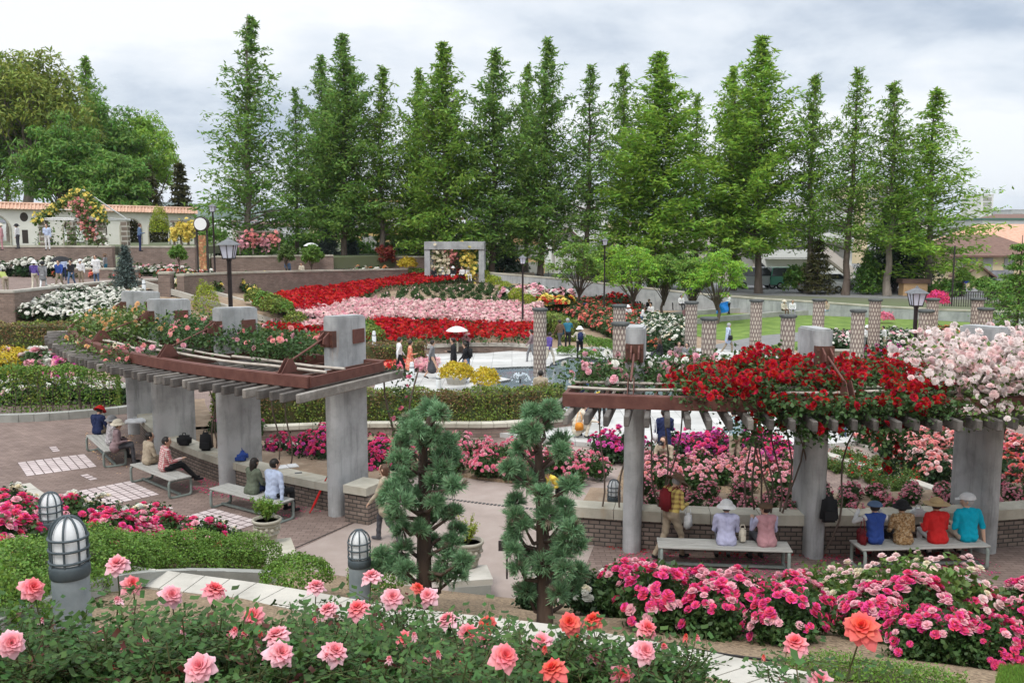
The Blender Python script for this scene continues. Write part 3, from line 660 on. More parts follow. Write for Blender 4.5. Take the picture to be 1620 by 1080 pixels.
# ------------------------------------------------------------------ lamp posts
LPAINT = mat('lamp_paint', (.028, .022, .022), .55, (.05, .04, .04), 5, 4)
LCAP = mat('lamp_cap', (.10, .105, .115), .5, (.16, .165, .17), 5, 4)
LGLASS = mat('lamp_glass', (.62, .63, .72), .3, spec=.5)
def lamp(label, loc, h, s=1.0):
    t = thing('lamp_post', label, 'lamp post', loc, 0, 'black lantern lamp posts'); x, y, z = loc
    b = MB(); b.lathe(loc, [(.14*s, -.2), (.14*s, .25), (.085*s, .33), (.07*s, .5), (.06*s, h-.62*s), (.075*s, h-.6*s), (.075*s, h-.57*s), (.05*s, h-.55*s)], 12); b.build('pole', LPAINT, t)
    b = MB(); b.add([(x+i*.13*s, y+j*.13*s, z+h-.52*s) for i, j in ((-1, -1), (1, -1), (1, 1), (-1, 1))]+[(x+i*.2*s, y+j*.2*s, z+h-.17*s) for i, j in ((-1, -1), (1, -1), (1, 1), (-1, 1))],
                    [(0, 1, 5, 4), (1, 2, 6, 5), (2, 3, 7, 6), (3, 0, 4, 7), (3, 2, 1, 0)]); b.build('glass', LGLASS, t)
    b = MB()
    for i, j in ((-1, -1), (1, -1), (1, 1), (-1, 1)): b.bar((x+i*.133*s, y+j*.133*s, z+h-.54*s), (x+i*.203*s, y+j*.203*s, z+h-.16*s), .022*s, .022*s)
    for i, j in ((0, -1), (1, 0), (0, 1), (-1, 0)): b.bar((x+i*.135*s, y+j*.135*s, z+h-.52*s), (x+i*.205*s, y+j*.205*s, z+h-.17*s), .018*s, .018*s)
    b.box((x, y, z+h-.54*s), (.29*s, .29*s, .03*s)); b.build('lantern_frame', LPAINT, t)
    b = MB(); V = []
    for r_, zz_ in ((.27, -.165), (.26, -.15), (.13, -.06), (.05, -.015), (.01, .06)): V += [(x+i*r_*s, y+j*r_*s, z+h+zz_*s) for i, j in ((-1, -1), (1, -1), (1, 1), (-1, 1))]
    F = [(3, 2, 1, 0)]+[(k*4+j, k*4+(j+1) % 4, k*4+4+(j+1) % 4, k*4+4+j) for k in range(4) for j in range(4)]; b.add(V, F); b.build('cap', LCAP, t)
    return t
x, y, z = WD(361, 378, 25.5); lamp('large near lamp post with grey pyramid cap behind the broad pergola pillar', (x, y, 0), z, 1.0)
x, y, z = WD(1451, 455, 26.0); lamp('black lamp post on the right rising between the red and the blush roses', (x, y, 0), z, .95)
x, y, z = WD(827, 404, 50.0); lamp('distant lamp post standing at the right edge of the red and pink hill bed', (x, y, .5), z-.5, .85)
x, y, z = WD(336, 323, 56.0); lamp('tall far lamp post beside the street clock', (x, y, 2.3), z-2.3, .85)
x, y, z = WD(957, 377, 62.0); lamp('far lamp post half hidden by the young green trees', (x, y, 0), z, .85)
# ------------------------------------------------------------------ mosaic pillars
def mosaic():
    m = bpy.data.materials.new('lozenge_mosaic'); m.use_nodes = True; N = m.node_tree.nodes; L = m.node_tree.links; b = N['Principled BSDF']; b.inputs['Roughness'].default_value = .8
    tcn = N.new('ShaderNodeTexCoord'); sp = N.new('ShaderNodeSeparateXYZ'); L.new(tcn.outputs['UV'], sp.inputs[0])
    def M_(op, a, c=None):
        n = N.new('ShaderNodeMath'); n.operation = op
        for i, v in enumerate((a, c)):
            if v is None: continue
            if isinstance(v, (int, float)): n.inputs[i].default_value = v
            else: L.new(v, n.inputs[i])
        return n.outputs[0]
    u = M_('MULTIPLY', sp.outputs[0], 1/.13); v = M_('MULTIPLY', sp.outputs[1], 1/.19)
    row = M_('FLOOR', v); off = M_('MULTIPLY', M_('MODULO', row, 2), .5)
    fu = M_('ABSOLUTE', M_('SUBTRACT', M_('FRACT', M_('ADD', u, off)), .5)); fv = M_('ABSOLUTE', M_('SUBTRACT', M_('FRACT', v), .5))
    d = M_('ADD', M_('MULTIPLY', fu, 2.6), M_('MULTIPLY', fv, 1.5)); inside = M_('LESS_THAN', d, .76)
    nz = N.new('ShaderNodeTexNoise'); nz.inputs['Scale'].default_value = 3; nz.inputs['Detail'].default_value = 6; L.new(tcn.outputs['Object'], nz.inputs['Vector'])
    r = N.new('ShaderNodeValToRGB'); r.color_ramp.elements[0].color = (.15, .11, .095, 1); r.color_ramp.elements[1].color = (.24, .185, .16, 1); L.new(nz.outputs[0], r.inputs[0])
    x = N.new('ShaderNodeMix'); x.data_type = 'RGBA'; L.new(inside, x.inputs[0]); L.new(r.outputs[0], x.inputs[6]); x.inputs[7].default_value = (.50, .44, .36, 1); L.new(x.outputs[2], b.inputs['Base Color'])
    return m
MOS = mosaic(); MCAP = mat('pillar_cap', (.05, .055, .055), .8, (.10, .105, .10), 5, 5)
MP = [(1.16, 37.9), (3.81, 31.98), (4.67, 39.73), (8.15, 41.52), (7.32, 33.87), (11.41, 42.67), (10.56, 34.9), (14.46, 43.07), (14.09, 37.16), (17.11, 43.07), (16.84, 37.16), (20.0, 43.47), (22.13, 43.47), (19.75, 38.08)]
ML = ['nearest to the fountain, standing alone in the pool corner', 'front one of the overlapping pair by the round-topped pillar', 'rear one of the overlapping pair by the round-topped pillar', 'fourth from the left, in front of the picnicking visitors',
      'just right of the seated women by the plaza', 'rising right of the man with the blue shoulder bag', 'directly left of the grey middle pergola pillar', 'in the back row before the seated pair in white', 'front row, above the middle of the crimson roses',
      'back row, beside the small pink bush on the lawn', 'just right of the near right lamp post', 'back row, behind the lamp post with the pink bush', 'back row, left of the wide grey pergola pillar', 'front row, directly above the wide grey pergola pillar']
for i, (x, y) in enumerate(MP):
    t = thing('mosaic_pillar', 'round mosaic pillar with white lozenges, '+ML[i], 'pillar', (x, y, 0), 0, 'lozenge mosaic pillars')
    b = MB(); b.lathe((x, y, 0), [(.27, -.05), (.27, 2.77)], 24); b.build('shaft', MOS, t)
    b = MB(); b.lathe((x, y, 0), [(.28, 2.76), (.33, 2.79), (.335, 2.86), (.3, 2.88), (.02, 2.885)], 24); b.build('cap', MCAP, t)
# ------------------------------------------------------------------ pots on their pedestals
POTM = stained('cast_stone_pot', (.42, .39, .32), (.18, .16, .12), streak=.5)
def pot(label, loc, r=.25, h=.42):
    t = thing('stone_pot', label, 'plant pot', loc, 0); s = r/.25
    prof = [(.16*s, 0), (.17*s, .02), (.165*s, .04), (.195*s, .15), (.215*s, .155), (.217*s, .175), (.20*s, .18), (.222*s, .31), (.235*s, .315), (.235*s, .335), (.225*s, .34), (.232*s, .36), (.262*s, .38), (.262*s, h), (.23*s, h+.005), (.215*s, h-.06)]
    b = MB(); b.lathe(loc, prof, 28)
    for k in range(14):                       # raised leaf garland
        a = k*PI/7; c_ = (loc[0]+.213*s*math.cos(a), loc[1]+.213*s*math.sin(a), loc[2]+.25+.02*(k % 2))
        b.lathe(c_, [(.004, -.04), (.035, -.02), (.04, .0), (.03, .025), (.004, .045)], 6, sx=1, sy=1)
    b.build('pot', POTM, t)
    b = MB(); b.lathe(loc, [(.001, h-.05), (.222*s, h-.05)], 20); b.build('soil', SOIL, t); return t
p1 = W(423, 856, .52); pot('carved pale stone pot with a fern-like plant in front of the couple on the bench', (p1[0], p1[1], .52))
p2 = W(741, 893, .5); pot('carved pale stone pot with a spindly yellow-green plant, seen between the two junipers', (p2[0], p2[1], .5))
wall('pot_pedestal', 'brick end pier with a stone top carrying the left flower pot', [W(428, 853, .5)[:2], W(440, 893, .5)[:2]], -.1, .5, .62, BRICK, CAPM, .1, .05)
q = W(758, 905, .48); wall('pot_pedestal', 'low stone block carrying the right flower pot behind the left juniper', [(q[0]-.22, q[1]+.3), (q[0]-.1, q[1]-.35)], -.1, .48, .62, KERB, PALE, .1, .03)
# ------------------------------------------------------------------ concrete frame pavilion
t = thing('concrete_frame', 'square grey concrete frame with flower columns, where people sit above the red roses', 'pavilion', WD(722, 444, 74))
b = MB(); X0, X1, Y0, Y1 = -6.95, -2.2, 73.2, 76.6
for x, y in ((X0+.22, Y0), (X1-.22, Y0), (X0+.22, Y1), (X1-.22, Y1)): b = MB(); b.box((x, y, 3.3), (.44, .44, 2.6)); b.build('post', CONC, t)
b = MB(); b.prism([(X0, Y0-.3), (X1, Y0-.3), (X1, Y0+.3), (X0, Y0+.3)], 4.6, 5.2); b.prism([(X0, Y1-.3), (X1, Y1-.3), (X1, Y1+.3), (X0, Y1+.3)], 4.6, 5.19)
for x in (X0+.25, X1-.25, (X0+X1)/2+.6): b.prism([(x-.22, Y0+.302), (x+.22, Y0+.302), (x+.22, Y1-.302), (x-.22, Y1-.302)], 4.62, 5.17)
b.build('beam', CONC, t)
# ------------------------------------------------------------------ street clock
x, y, _ = WD(322, 435, 54); z0 = 2.2; t = thing('street_clock', 'street clock on two dark posts with a patterned panel, beside the tall lamp post', 'clock', (x, y, z0))
b = MB(); b.lathe((x-.3, y, z0), [(.06, 0), (.06, 3.9)], 8); b.lathe((x+.3, y, z0), [(.06, 0), (.06, 3.9)], 8); b.build('post', LPAINT, t)
b = MB(); R0 = .42
V = [(x+.0+R0*math.cos(k*PI/12), y+s, z0+4.25+R0*math.sin(k*PI/12)) for s in (-.2, .2) for k in range(24)]
b.add(V, [(k, (k+1) % 24, 24+(k+1) % 24, 24+k) for k in range(24)]+[tuple(range(24)), tuple(range(47, 23, -1))]); b.build('case', LPAINT, t)
b = MB(); V = [(x+.36*math.cos(k*PI/12), y-.212, z0+4.25+.36*math.sin(k*PI/12)) for k in range(24)]; b.add(V, [tuple(range(23, -1, -1))]); dial = b.build('dial', mat('clock_dial', (.75, .76, .75), .4), t)
b = MB(); b.bar((x, y-.222, z0+4.25), (x+.03, y-.222, z0+4.53), .04, .06); b.bar((x, y-.225, z0+4.25), (x-.05, y-.225, z0+4.08), .04, .07)
for k in range(12): a = k*PI/6; b.bar((x+.29*math.sin(a), y-.22, z0+4.25+.29*math.cos(a)), (x+.34*math.sin(a), y-.22, z0+4.25+.34*math.cos(a)), .015, .025)
b.build('hands', LPAINT, dial)
m = mat('clock_panel', (.1, .2, .08), .6, (.55, .42, .2), 5, 3, col3=(.35, .12, .06)); b = MB(); b.box((x, y, z0+2.6), (.42, .05, 2.0)); b.build('panel', m, t)
# ------------------------------------------------------------------ plant materials
def leafm(n, c, isl=.45, hue=.02, rough=.55, thin=.28, spec=.35): return mat(n, c, rough, island=isl, hue=hue, thin=thin, spec=spec)
L_ROSE = leafm('rose_leaves', (.052, .105, .028)); L_ROSED = leafm('dark_rose_leaves', (.034, .075, .026)); L_ROSEL = leafm('light_rose_leaves', (.10, .165, .035))
L_BOX = leafm('boxwood_leaves', (.13, .24, .035), .4); L_HEDGE = leafm('hedge_leaves', (.17, .23, .038), .5, .04); L_HBROWN = leafm('brown_hedge_leaves', (.19, .13, .05), .5, .05)
L_META = leafm('redwood_leaves', (.20, .34, .05), .42, .025, thin=.45); L_META2 = leafm('redwood_leaves_cool', (.17, .30, .06), .42, .025, thin=.45)
L_META3 = leafm('redwood_leaves_bright', (.24, .40, .05), .42, .025, thin=.45)
L_YOUNG = leafm('young_tree_leaves', (.26, .46, .05), .4, .03, thin=.45); L_YOUNG2 = leafm('young_tree_leaves_dull', (.18, .31, .05), .4, .03, thin=.4)
L_CAMPH = leafm('camphor_leaves', (.23, .29, .05), .45, .03, thin=.35); L_DARK = leafm('evergreen_leaves', (.03, .065, .024), .4, .03); L_MID = leafm('broadleaf_leaves', (.14, .27, .045), .45, .03, thin=.35)
L_OLIVE = leafm('olive_leaves', (.075, .075, .022), .4, .03); L_SPRUCE = leafm('spruce_needles', (.10, .14, .125), .4, .02); L_YEL = leafm('golden_leaves', (.55, .42, .03), .25, .02, thin=.3)
L_LIME = leafm('lime_leaves', (.28, .34, .03), .35, .03, thin=.3); L_RED = leafm('red_maple_leaves', (.22, .04, .02), .4, .03); L_JUN = leafm('juniper_needles', (.165, .30, .15), .5, .025, thin=.12); L_JUNB = leafm('juniper_dead_needles', (.24, .19, .14), .4, .02)
L_TIP = leafm('young_red_leaves', (.13, .035, .025), .4, .03)
BARK = mat('bark', (.09, .065, .05), .95, (.18, .14, .115), 3, 8, bump=.8, bscale=14, stretch=(1, 1, .2)); BARKP = mat('pale_bark', (.16, .13, .11), .95, (.28, .24, .2), 3, 8, bump=.8, bscale=14, stretch=(1, 1, .2)); BARKD = mat('dark_bark', (.035, .025, .02), .95, (.11, .075, .055), 4, 8, bump=.9, bscale=20, stretch=(1, 1, .2))
TWIG = mat('rose_stem', (.09, .075, .03), .8, (.05, .08, .025), 6, 3)
def petal(n, c, isl=.16, hue=.012): return mat(n, c, .6, island=isl, hue=hue, thin=.3, spec=.2)
P_WHITE = petal('white_petals', (.80, .79, .72), .1); P_CREAM = petal('cream_petals', (.78, .70, .52), .12); P_BLUSH = petal('blush_petals', (.80, .58, .56), .16, .02); P_PALE = petal('pale_blush_petals', (.82, .72, .69), .12, .015); P_PINK = petal('pink_petals', (.75, .20, .30), .25, .02)
P_HOT = petal('hot_pink_petals', (.76, .075, .23), .3, .03); P_MAG = petal('magenta_petals', (.62, .09, .36), .25, .025); P_RED = petal('red_petals', (.55, .012, .012), .3, .012); P_CRIM = petal('crimson_petals', (.42, .006, .014), .45, .012)
P_CORAL = petal('coral_petals', (.78, .22, .17), .25, .02); P_ORNG = petal('orange_petals', (.8, .33, .13), .25, .02); P_YEL = petal('yellow_petals', (.80, .66, .16), .2, .02); P_APRI = petal('apricot_petals', (.8, .50, .24), .25, .02); P_SALM = petal('salmon_petals', (.80, .33, .31), .22, .02)
P_LPINK = petal('light_pink_petals', (.80, .42, .47), .2, .02)
def A(*x): return np.array(x, float)
LEAF = (A((0, 0, 0), (.32, .5, .1), (0, 1, -.05), (-.32, .5, .1)), np.array([[0, 1, 2, 3]]))
NEED = (A((-.06, 0, 0), (.06, 0, 0), (.02, 1, 0), (-.02, 1, 0)), np.array([[0, 1, 2, 3]]))
SPRAY = (A((0, 0, 0), (.17, .45, .04), (0, 1, -.1), (-.17, .45, .04)), np.array([[0, 1, 2, 3]]))
def bloomT(rings):
    """a rose head of unit radius: rings of broad overlapping petals"""
    V = []; F = []
    for k, (n, r0, z0, r1, z1, hw) in enumerate(rings):
        for j in range(n):
            a = 2*PI*(j+.13*(j % 2))/n+k*.7; c, s = math.cos(a), math.sin(a); b = len(V); z1_ = z1+.07*(j % 2)
            for r, q, z in ((r0, -hw*.35, z0), (r0, hw*.35, z0), (r1*.93, hw, z1_-.03), (r1*1.06, 0, z1_+.0), (r1*.93, -hw, z1_-.03)): V.append((r*c-q*s, r*s+q*c, z))
            F.append((b, b+1, b+2, b+3)); F.append((b, b+3, b+3, b+4)); F[-1] = (b, b+3, b+4, b)
    return V, F
def _q(T):
    """pentagon petals as quads"""
    V, F = T; V2 = np.array(V); out_ = []
    for b in range(0, len(V), 5): out_ += [(b, b+1, b+2, b+3), (b+3, b+4, b, b)]
    return V2, out_
def bloomQ(rings):
    V = []; F = []
    for k, (n, r0, z0, r1, z1, hw) in enumerate(rings):
        for j in range(n):
            a = 2*PI*(j+.13*(j % 2))/n+k*.7; c, s = math.cos(a), math.sin(a); b = len(V); z1_ = z1+.07*(j % 2)
            for r, q, z in ((r0, -hw*.4, z0), (r0, hw*.4, z0), (r1, hw*.85, z1_), (r1*1.03, -hw*.85, z1_+.04)): V.append((r*c-q*s, r*s+q*c, z))
            F.append((b, b+1, b+2, b+3))
    return np.array(V), np.array(F)
BLOOM = bloomQ(((6, .12, -.1, 1.0, .0, .52), (6, .1, .05, .72, .38, .42), (5, .05, .15, .38, .58, .3), (2, -.12, .6, .16, .64, .18))); BLOOMF = bloomQ(((5, .1, 0, 1.0, .1, .6), (4, .0, .2, .55, .5, .5)))
def rvec(n, up=0.0):
    v = rng.normal(size=(n, 3)); v /= np.linalg.norm(v, axis=1, keepdims=True); v[:, 2] += up; return v/np.linalg.norm(v, axis=1, keepdims=True)
def leaves_at(P, size, up=.3, T=LEAF, jit=.35, N=None):
    n = len(P); nr = rvec(n, up) if N is None else N+rng.normal(size=(n, 3))*.55
    return scatter(T, P, rot_from(nr, rng.uniform(0, 2*PI, n)), size*(1+rng.uniform(-jit, jit, n)))
# ------------------------------------------------------------------ rose bushes: a few shapes, many copies
def bush_shape(r, h, n_shoot, per, leaf, seed, low=.12):
    """foliage of one rose bush and the places where it flowers"""
    global rng; sv = rng; rng = np.random.default_rng(seed)
    az = rng.uniform(0, 2*PI, n_shoot); rr = np.sqrt(rng.uniform(0, 1, n_shoot))*r; top = h*(1-.35*(rr/r)**2)*rng.uniform(.72, 1.08, n_shoot)
    th = np.arccos(rng.uniform(.12, 1, n_shoot)); k_ = rng.uniform(.62, 1.04, n_shoot); tips = np.stack([r*np.sin(th)*np.cos(az)*k_, r*np.sin(th)*np.sin(az)*k_, h*(.28+.7*np.cos(th))*k_], 1); base = tips*[.25, .25, 0]
    k = rng.integers(0, n_shoot, n_shoot*per); t = rng.uniform(.12, 1.0, n_shoot*per)**.7
    P = base[k]+(tips[k]-base[k])*t[:, None]+rng.normal(size=(len(k), 3))*[r*.13, r*.13, h*.06]; P[:, 2] = np.maximum(P[:, 2], low*rng.uniform(0, 1, len(k)))
    v, f = leaves_at(P, leaf, .55); rng = sv
    return v, f, tips
SHAPES = {}
def shapes(key, *a, n=3):
    SHAPES[key] = []
    for i in range(n):
        v, f, tips = bush_shape(*a, 11+i*7+len(key)); SHAPES[key].append((v, f, tips))
shapes('near', .45, .75, 46, 60, .075, n=3); shapes('mid', .45, .75, 34, 26, .095, n=3); shapes('far', .5, .75, 20, 14, .16, n=3); shapes('farther', .5, .7, 14, 8, .22, n=2)
BM = {}
def bush_mesh(kind, i, lm):
    k = (kind, i, lm.name)
    if k not in BM: v, f, _ = SHAPES[kind][i]; BM[k] = npmesh('rose_foliage', v, f, lm)
    return BM[k]
def blossom_mesh(kind, i, dens, size, pm, pm2, seed):
    k = (kind, i, dens, size, pm.name, pm2.name if pm2 else '')
    if k not in BM:
        tips = SHAPES[kind][i][2]; r_ = np.random.default_rng(seed+i); nb = max(2, int(dens)); r, h = np.abs(tips[:, 0]).max(), tips[:, 2].max()
        cl = r_.uniform(0, 1, (max(2, nb//3), 2)); q_ = cl[r_.integers(0, len(cl), nb)]; az = q_[:, 0]*2*PI+r_.normal(size=nb)*.22; th = np.arccos(1-.82*q_[:, 1])+r_.normal(size=nb)*.12; D = np.stack([np.sin(th)*np.cos(az), np.sin(th)*np.sin(az), np.cos(th)], 1); P = D*[r*1.0, r*1.0, h*.7]*r_.uniform(.93, 1.1, (nb, 1))+[0, 0, h*.3]; N = D.copy(); N[:, 2] += .55
        T = BLOOM if kind in ('near', 'mid') else BLOOMF
        v, f = scatter(T, P, rot_from(N, r_.uniform(0, 6, nb)), size*r_.uniform(.75, 1.2, nb)); m_i = np.repeat((r_.uniform(0, 1, nb) < .3).astype(int), len(T[1])) if pm2 else None
        BM[k] = npmesh('rose_blossoms', v, f, [pm, pm2] if pm2 else pm, m_i)
    return BM[k]
PR = random.Random(5)
def bush(x, y, z, kind, lm, dens, size, pm, pm2, label, group, s=1.0, cat='rose bush'):
    i = PR.randrange(len(SHAPES[kind])); o = link('rose_bush', bush_mesh(kind, i, lm), None, (x, y, z), PR.uniform(0, 6.28), s*PR.uniform(.86, 1.14)); tag(o, label, cat, group, 'thing')
    if dens: link('blossoms', blossom_mesh(kind, i, dens, size, pm, pm2, len(BM)), o)
    return o
NB = [0]; BC = {}; MASS = ('small red roses by the path edging', 'coral roses at the right edge')
def bed_mass(pts, kind, lm, dens, size, pm, pm2, label, s, z):
    C = []
    for x, y in pts:
        i = PR.randrange(len(SHAPES[kind])); me = bush_mesh(kind, i, lm), blossom_mesh(kind, i, dens, size, pm, pm2, 7)
        a = PR.uniform(0, 6.28); ca, sa = math.cos(a), math.sin(a); k = s*PR.uniform(.86, 1.14); x += PR.uniform(-.12, .12); y += PR.uniform(-.12, .12); R_m = np.array([[ca, -sa, 0], [sa, ca, 0], [0, 0, 1]])*k
        for m_i, m_ in enumerate(me):
            v = np.empty(len(m_.vertices)*3, np.float32); m_.vertices.foreach_get('co', v); f = np.empty(len(m_.polygons)*4, np.int32); m_.loops.foreach_get('vertex_index', f)
            q = np.empty(len(m_.polygons), np.int32); m_.polygons.foreach_get('material_index', q)
            C.append((v.reshape(-1, 3)@R_m.T+np.array([x, y, z(x, y) if callable(z) else (z or 0)]), f.reshape(-1, 4), q+m_i))
    b = 0; V = []; F = []; M = []
    for v, f, q in C: V.append(v); F.append(f+b); M.append(q); b += len(v)
    o = link('rose_bed', npmesh('rose_bed', np.concatenate(V), np.concatenate(F), [lm, pm]+([pm2] if pm2 else []), np.concatenate(M))); tag(o, label, 'flower bed', None, 'stuff')
def bed_xy(pts, kind, lm, dens, size, pm, pm2, label, group, s=1.0, z=None, drop=0):
    BC[group] = (len(pts), kind)
    if (kind in ('far', 'farther') and 'bare' not in group) or group in MASS:
        return bed_mass(pts, kind, lm, dens, size, pm, pm2, label.replace('bush of ', 'bed of ').replace('rose bush', 'rose bed'), s, z)
    for x, y in pts:
        if PR.random() < drop: continue
        NB[0] += 1; bush(x+PR.uniform(-.12, .12), y+PR.uniform(-.12, .12), (z(x, y) if callable(z) else (z or 0)), kind, lm, dens, size, pm, pm2, label, group, s)
def rows(R0, R1, a0, a1, st, jit=0):
    P = []; n = max(1, int(round((R1-R0)/st)))
    for k in range(n+1):
        R = R0+(R1-R0)*k/max(n, 1); m_ = max(1, int(abs(a1-a0)*R*PI/180/st))
        for i in range(m_+1): P.append(PO(a0+(a1-a0)*(i+(k % 2)*.5)/(m_+.5), R)[:2])
    return P
def quadfill(q, st):
    """grid of planting places inside a four-cornered patch"""
    (ax, ay), (bx, by), (cx1, cy1), (dx1, dy1) = q; P = []
    nu = max(1, int(round(max(math.dist(q[0], q[1]), math.dist(q[3], q[2]))/st))); nv = max(1, int(round(max(math.dist(q[0], q[3]), math.dist(q[1], q[2]))/st)))
    for j in range(nv+1):
        for i in range(nu+1):
            u, v = min(1, (i+(j % 2)*.5)/(nu+.5)), j/nv
            P.append((ax*(1-u)*(1-v)+bx*u*(1-v)+cx1*u*v+dx1*(1-u)*v, ay*(1-u)*(1-v)+by*u*(1-v)+cy1*u*v+dy1*(1-u)*v))
    return P
# pink roses in the planter behind the right benches
bed_xy(rows(17.3, 18.5, 10.0, -24, .72), 'near', L_ROSE, 75, .05, P_LPINK, P_PINK, 'bush of soft pink roses in the planter behind the right-hand benches', 'pink roses along the right planter wall', .5, .5)
bed_xy(rows(13.6, 15.2, 10.5, -5.5, .72), 'mid', L_ROSE, 62, .055, P_LPINK, P_SALM, 'bush of rosy pink roses in the long bed beyond the narrow pillar', 'rosy pink rose bed in the middle', .82, .05)
bed_xy(rows(13.7, 15.2, 31, 15.0, .74), 'mid', L_ROSE, 55, .055, P_PINK, P_LPINK, 'bush of deep pink roses seen between and beside the two junipers', 'deep pink rose bed beside the entrance path', .86, .05)
bed_xy(rows(11.7, 12.8, 7.5, -7, .72), 'mid', L_ROSED, 50, .06, P_MAG, P_HOT, 'bush of magenta roses below the right pergola, behind the photographers', 'magenta rose bed under the right pergola', 1.05, 0)
bed_xy(rows(11.7, 12.6, 16.5, 11.5, .8), 'mid', L_ROSED, 48, .06, P_MAG, P_HOT, 'bush of magenta roses left of the narrow round-topped pillar', 'magenta roses beside the narrow pillar', 1.05, 0)
bed_xy(rows(15.6, 17.0, 44, 31.5, .76), 'mid', L_ROSED, 48, .055, P_HOT, P_MAG, 'bush of hot pink roses seen under the left pergola', 'hot pink roses under the left pergola', 1.0, .1)
bed_xy(rows(16.6, 17.4, 56, 49, 1.1), 'mid', L_ROSE, 6, .06, P_PINK, P_MAG, 'sparse pink rose bush at the far left pillars', 'sparse roses near the left pillars', .8, .3)
# right side beds beyond the path
q = [W(1365, 705), W(1500, 770), W(1640, 745), W(1480, 668)]
bed_xy(quadfill([p[:2] for p in q], 1.1), 'mid', L_ROSED, 66, .055, P_SALM, P_BLUSH, 'bush of salmon and white roses right of the curving path', 'salmon rose bed right of the path', 1.05, 0)
q = [W(1590, 790), W(1700, 830), W(1700, 740), W(1600, 730)]
bed_xy(quadfill([p[:2] for p in q], .9), 'mid', L_ROSED, 40, .06, P_CORAL, P_PINK, 'coral rose bush at the right edge beyond the pergola', 'coral roses at the right edge', 1.0, 0)
q = [W(1312, 742), W(1440, 785), W(1450, 765), W(1330, 722)]
bed_xy(quadfill([p[:2] for p in q], .6), 'mid', L_ROSEL, 12, .04, P_RED, P_CORAL, 'small red rose bush with fine stems inside the path edging', 'small red roses by the path edging', .55, 0)
# near planting on the slope: left
def pxrow(pts, Ys): return [WD(u, v, Y)[:2] for (u, v), Y in zip(pts, Ys)]
def onslope(x, y): return slope_z(x, y)-.04
lf = [PWs(u+7*(k % 2), v)[:2] for k, (v, us) in enumerate(((884, range(-40, 330, 52)), (868, range(-50, 300, 56)), (852, range(-60, 240, 58)), (900, range(-50, 60, 50)))) for u in us if not (v > 860 and 40 < u < 128)]
bed_xy(lf, 'near', L_ROSE, 85, .058, P_HOT, P_LPINK, 'bush of crowded hot pink roses around the two near-left bollard lights', 'hot pink roses near left', .92, onslope)
lw = [PWs(u, v)[:2] for u, v in ((20, 832), (75, 836), (120, 838), (165, 846), (215, 852), (262, 862), (305, 872), (345, 878), (-30, 826), (240, 848), (335, 866))]
bed_xy(lw, 'near', L_ROSED, 26, .065, P_WHITE, P_CREAM, 'white rose bush along the plaza edge near the paving insets', 'white roses along the plaza edge', .85, onslope)
# near planting: right
rf = [(1.9, 10.9), (2.6, 10.6), (3.35, 10.5), (4.1, 10.3), (2.3, 10.0), (3.1, 9.75), (3.9, 9.6), (4.55, 9.7), (1.6, 10.2), (1.55, 11.6), (2.4, 11.4), (3.2, 11.2)]
bed_xy(rf, 'near', L_ROSE, 80, .054, P_HOT, P_LPINK, 'bush of vivid pink roses in front of the right-hand benches', 'vivid pink roses right of the junipers', .98, onslope)
rf = [(6.1, 10.5), (6.8, 10.6), (7.4, 10.2), (6.0, 9.8), (6.7, 9.6), (7.3, 9.4), (5.9, 11.1), (8.0, 10.0), (8.0, 10.8), (5.4, 10.5), (7.9, 9.3)]
bed_xy(rf, 'near', L_ROSE, 80, .054, P_HOT, P_LPINK, 'bush of magenta pink roses in the lower right corner', 'magenta pink roses lower right', .98, onslope)
rf = [(4.3, 11.3), (5.0, 11.5), (4.7, 10.6), (4.1, 12.0), (5.6, 12.1), (5.1, 10.2), (4.9, 12.4)]
bed_xy(rf, 'near', L_ROSEL, 46, .034, P_BLUSH, P_CREAM, 'tall wispy bush of tiny pale pink roses between the two vivid pink masses', 'wispy pale pink roses', 1.25, onslope)
rf = [(6.3, 12.3), (7.1, 12.2), (7.9, 12.0), (8.6, 11.8), (9.3, 11.4), (8.7, 11.0), (.9, 11.9), (1.3, 12.4), (.4, 12.2)]
bed_xy(rf, 'near', L_ROSED, 18, .06, P_WHITE, P_CREAM, 'bush with a few creamy white roses at the plaza kerb', 'creamy white roses at the kerb', .8, onslope)
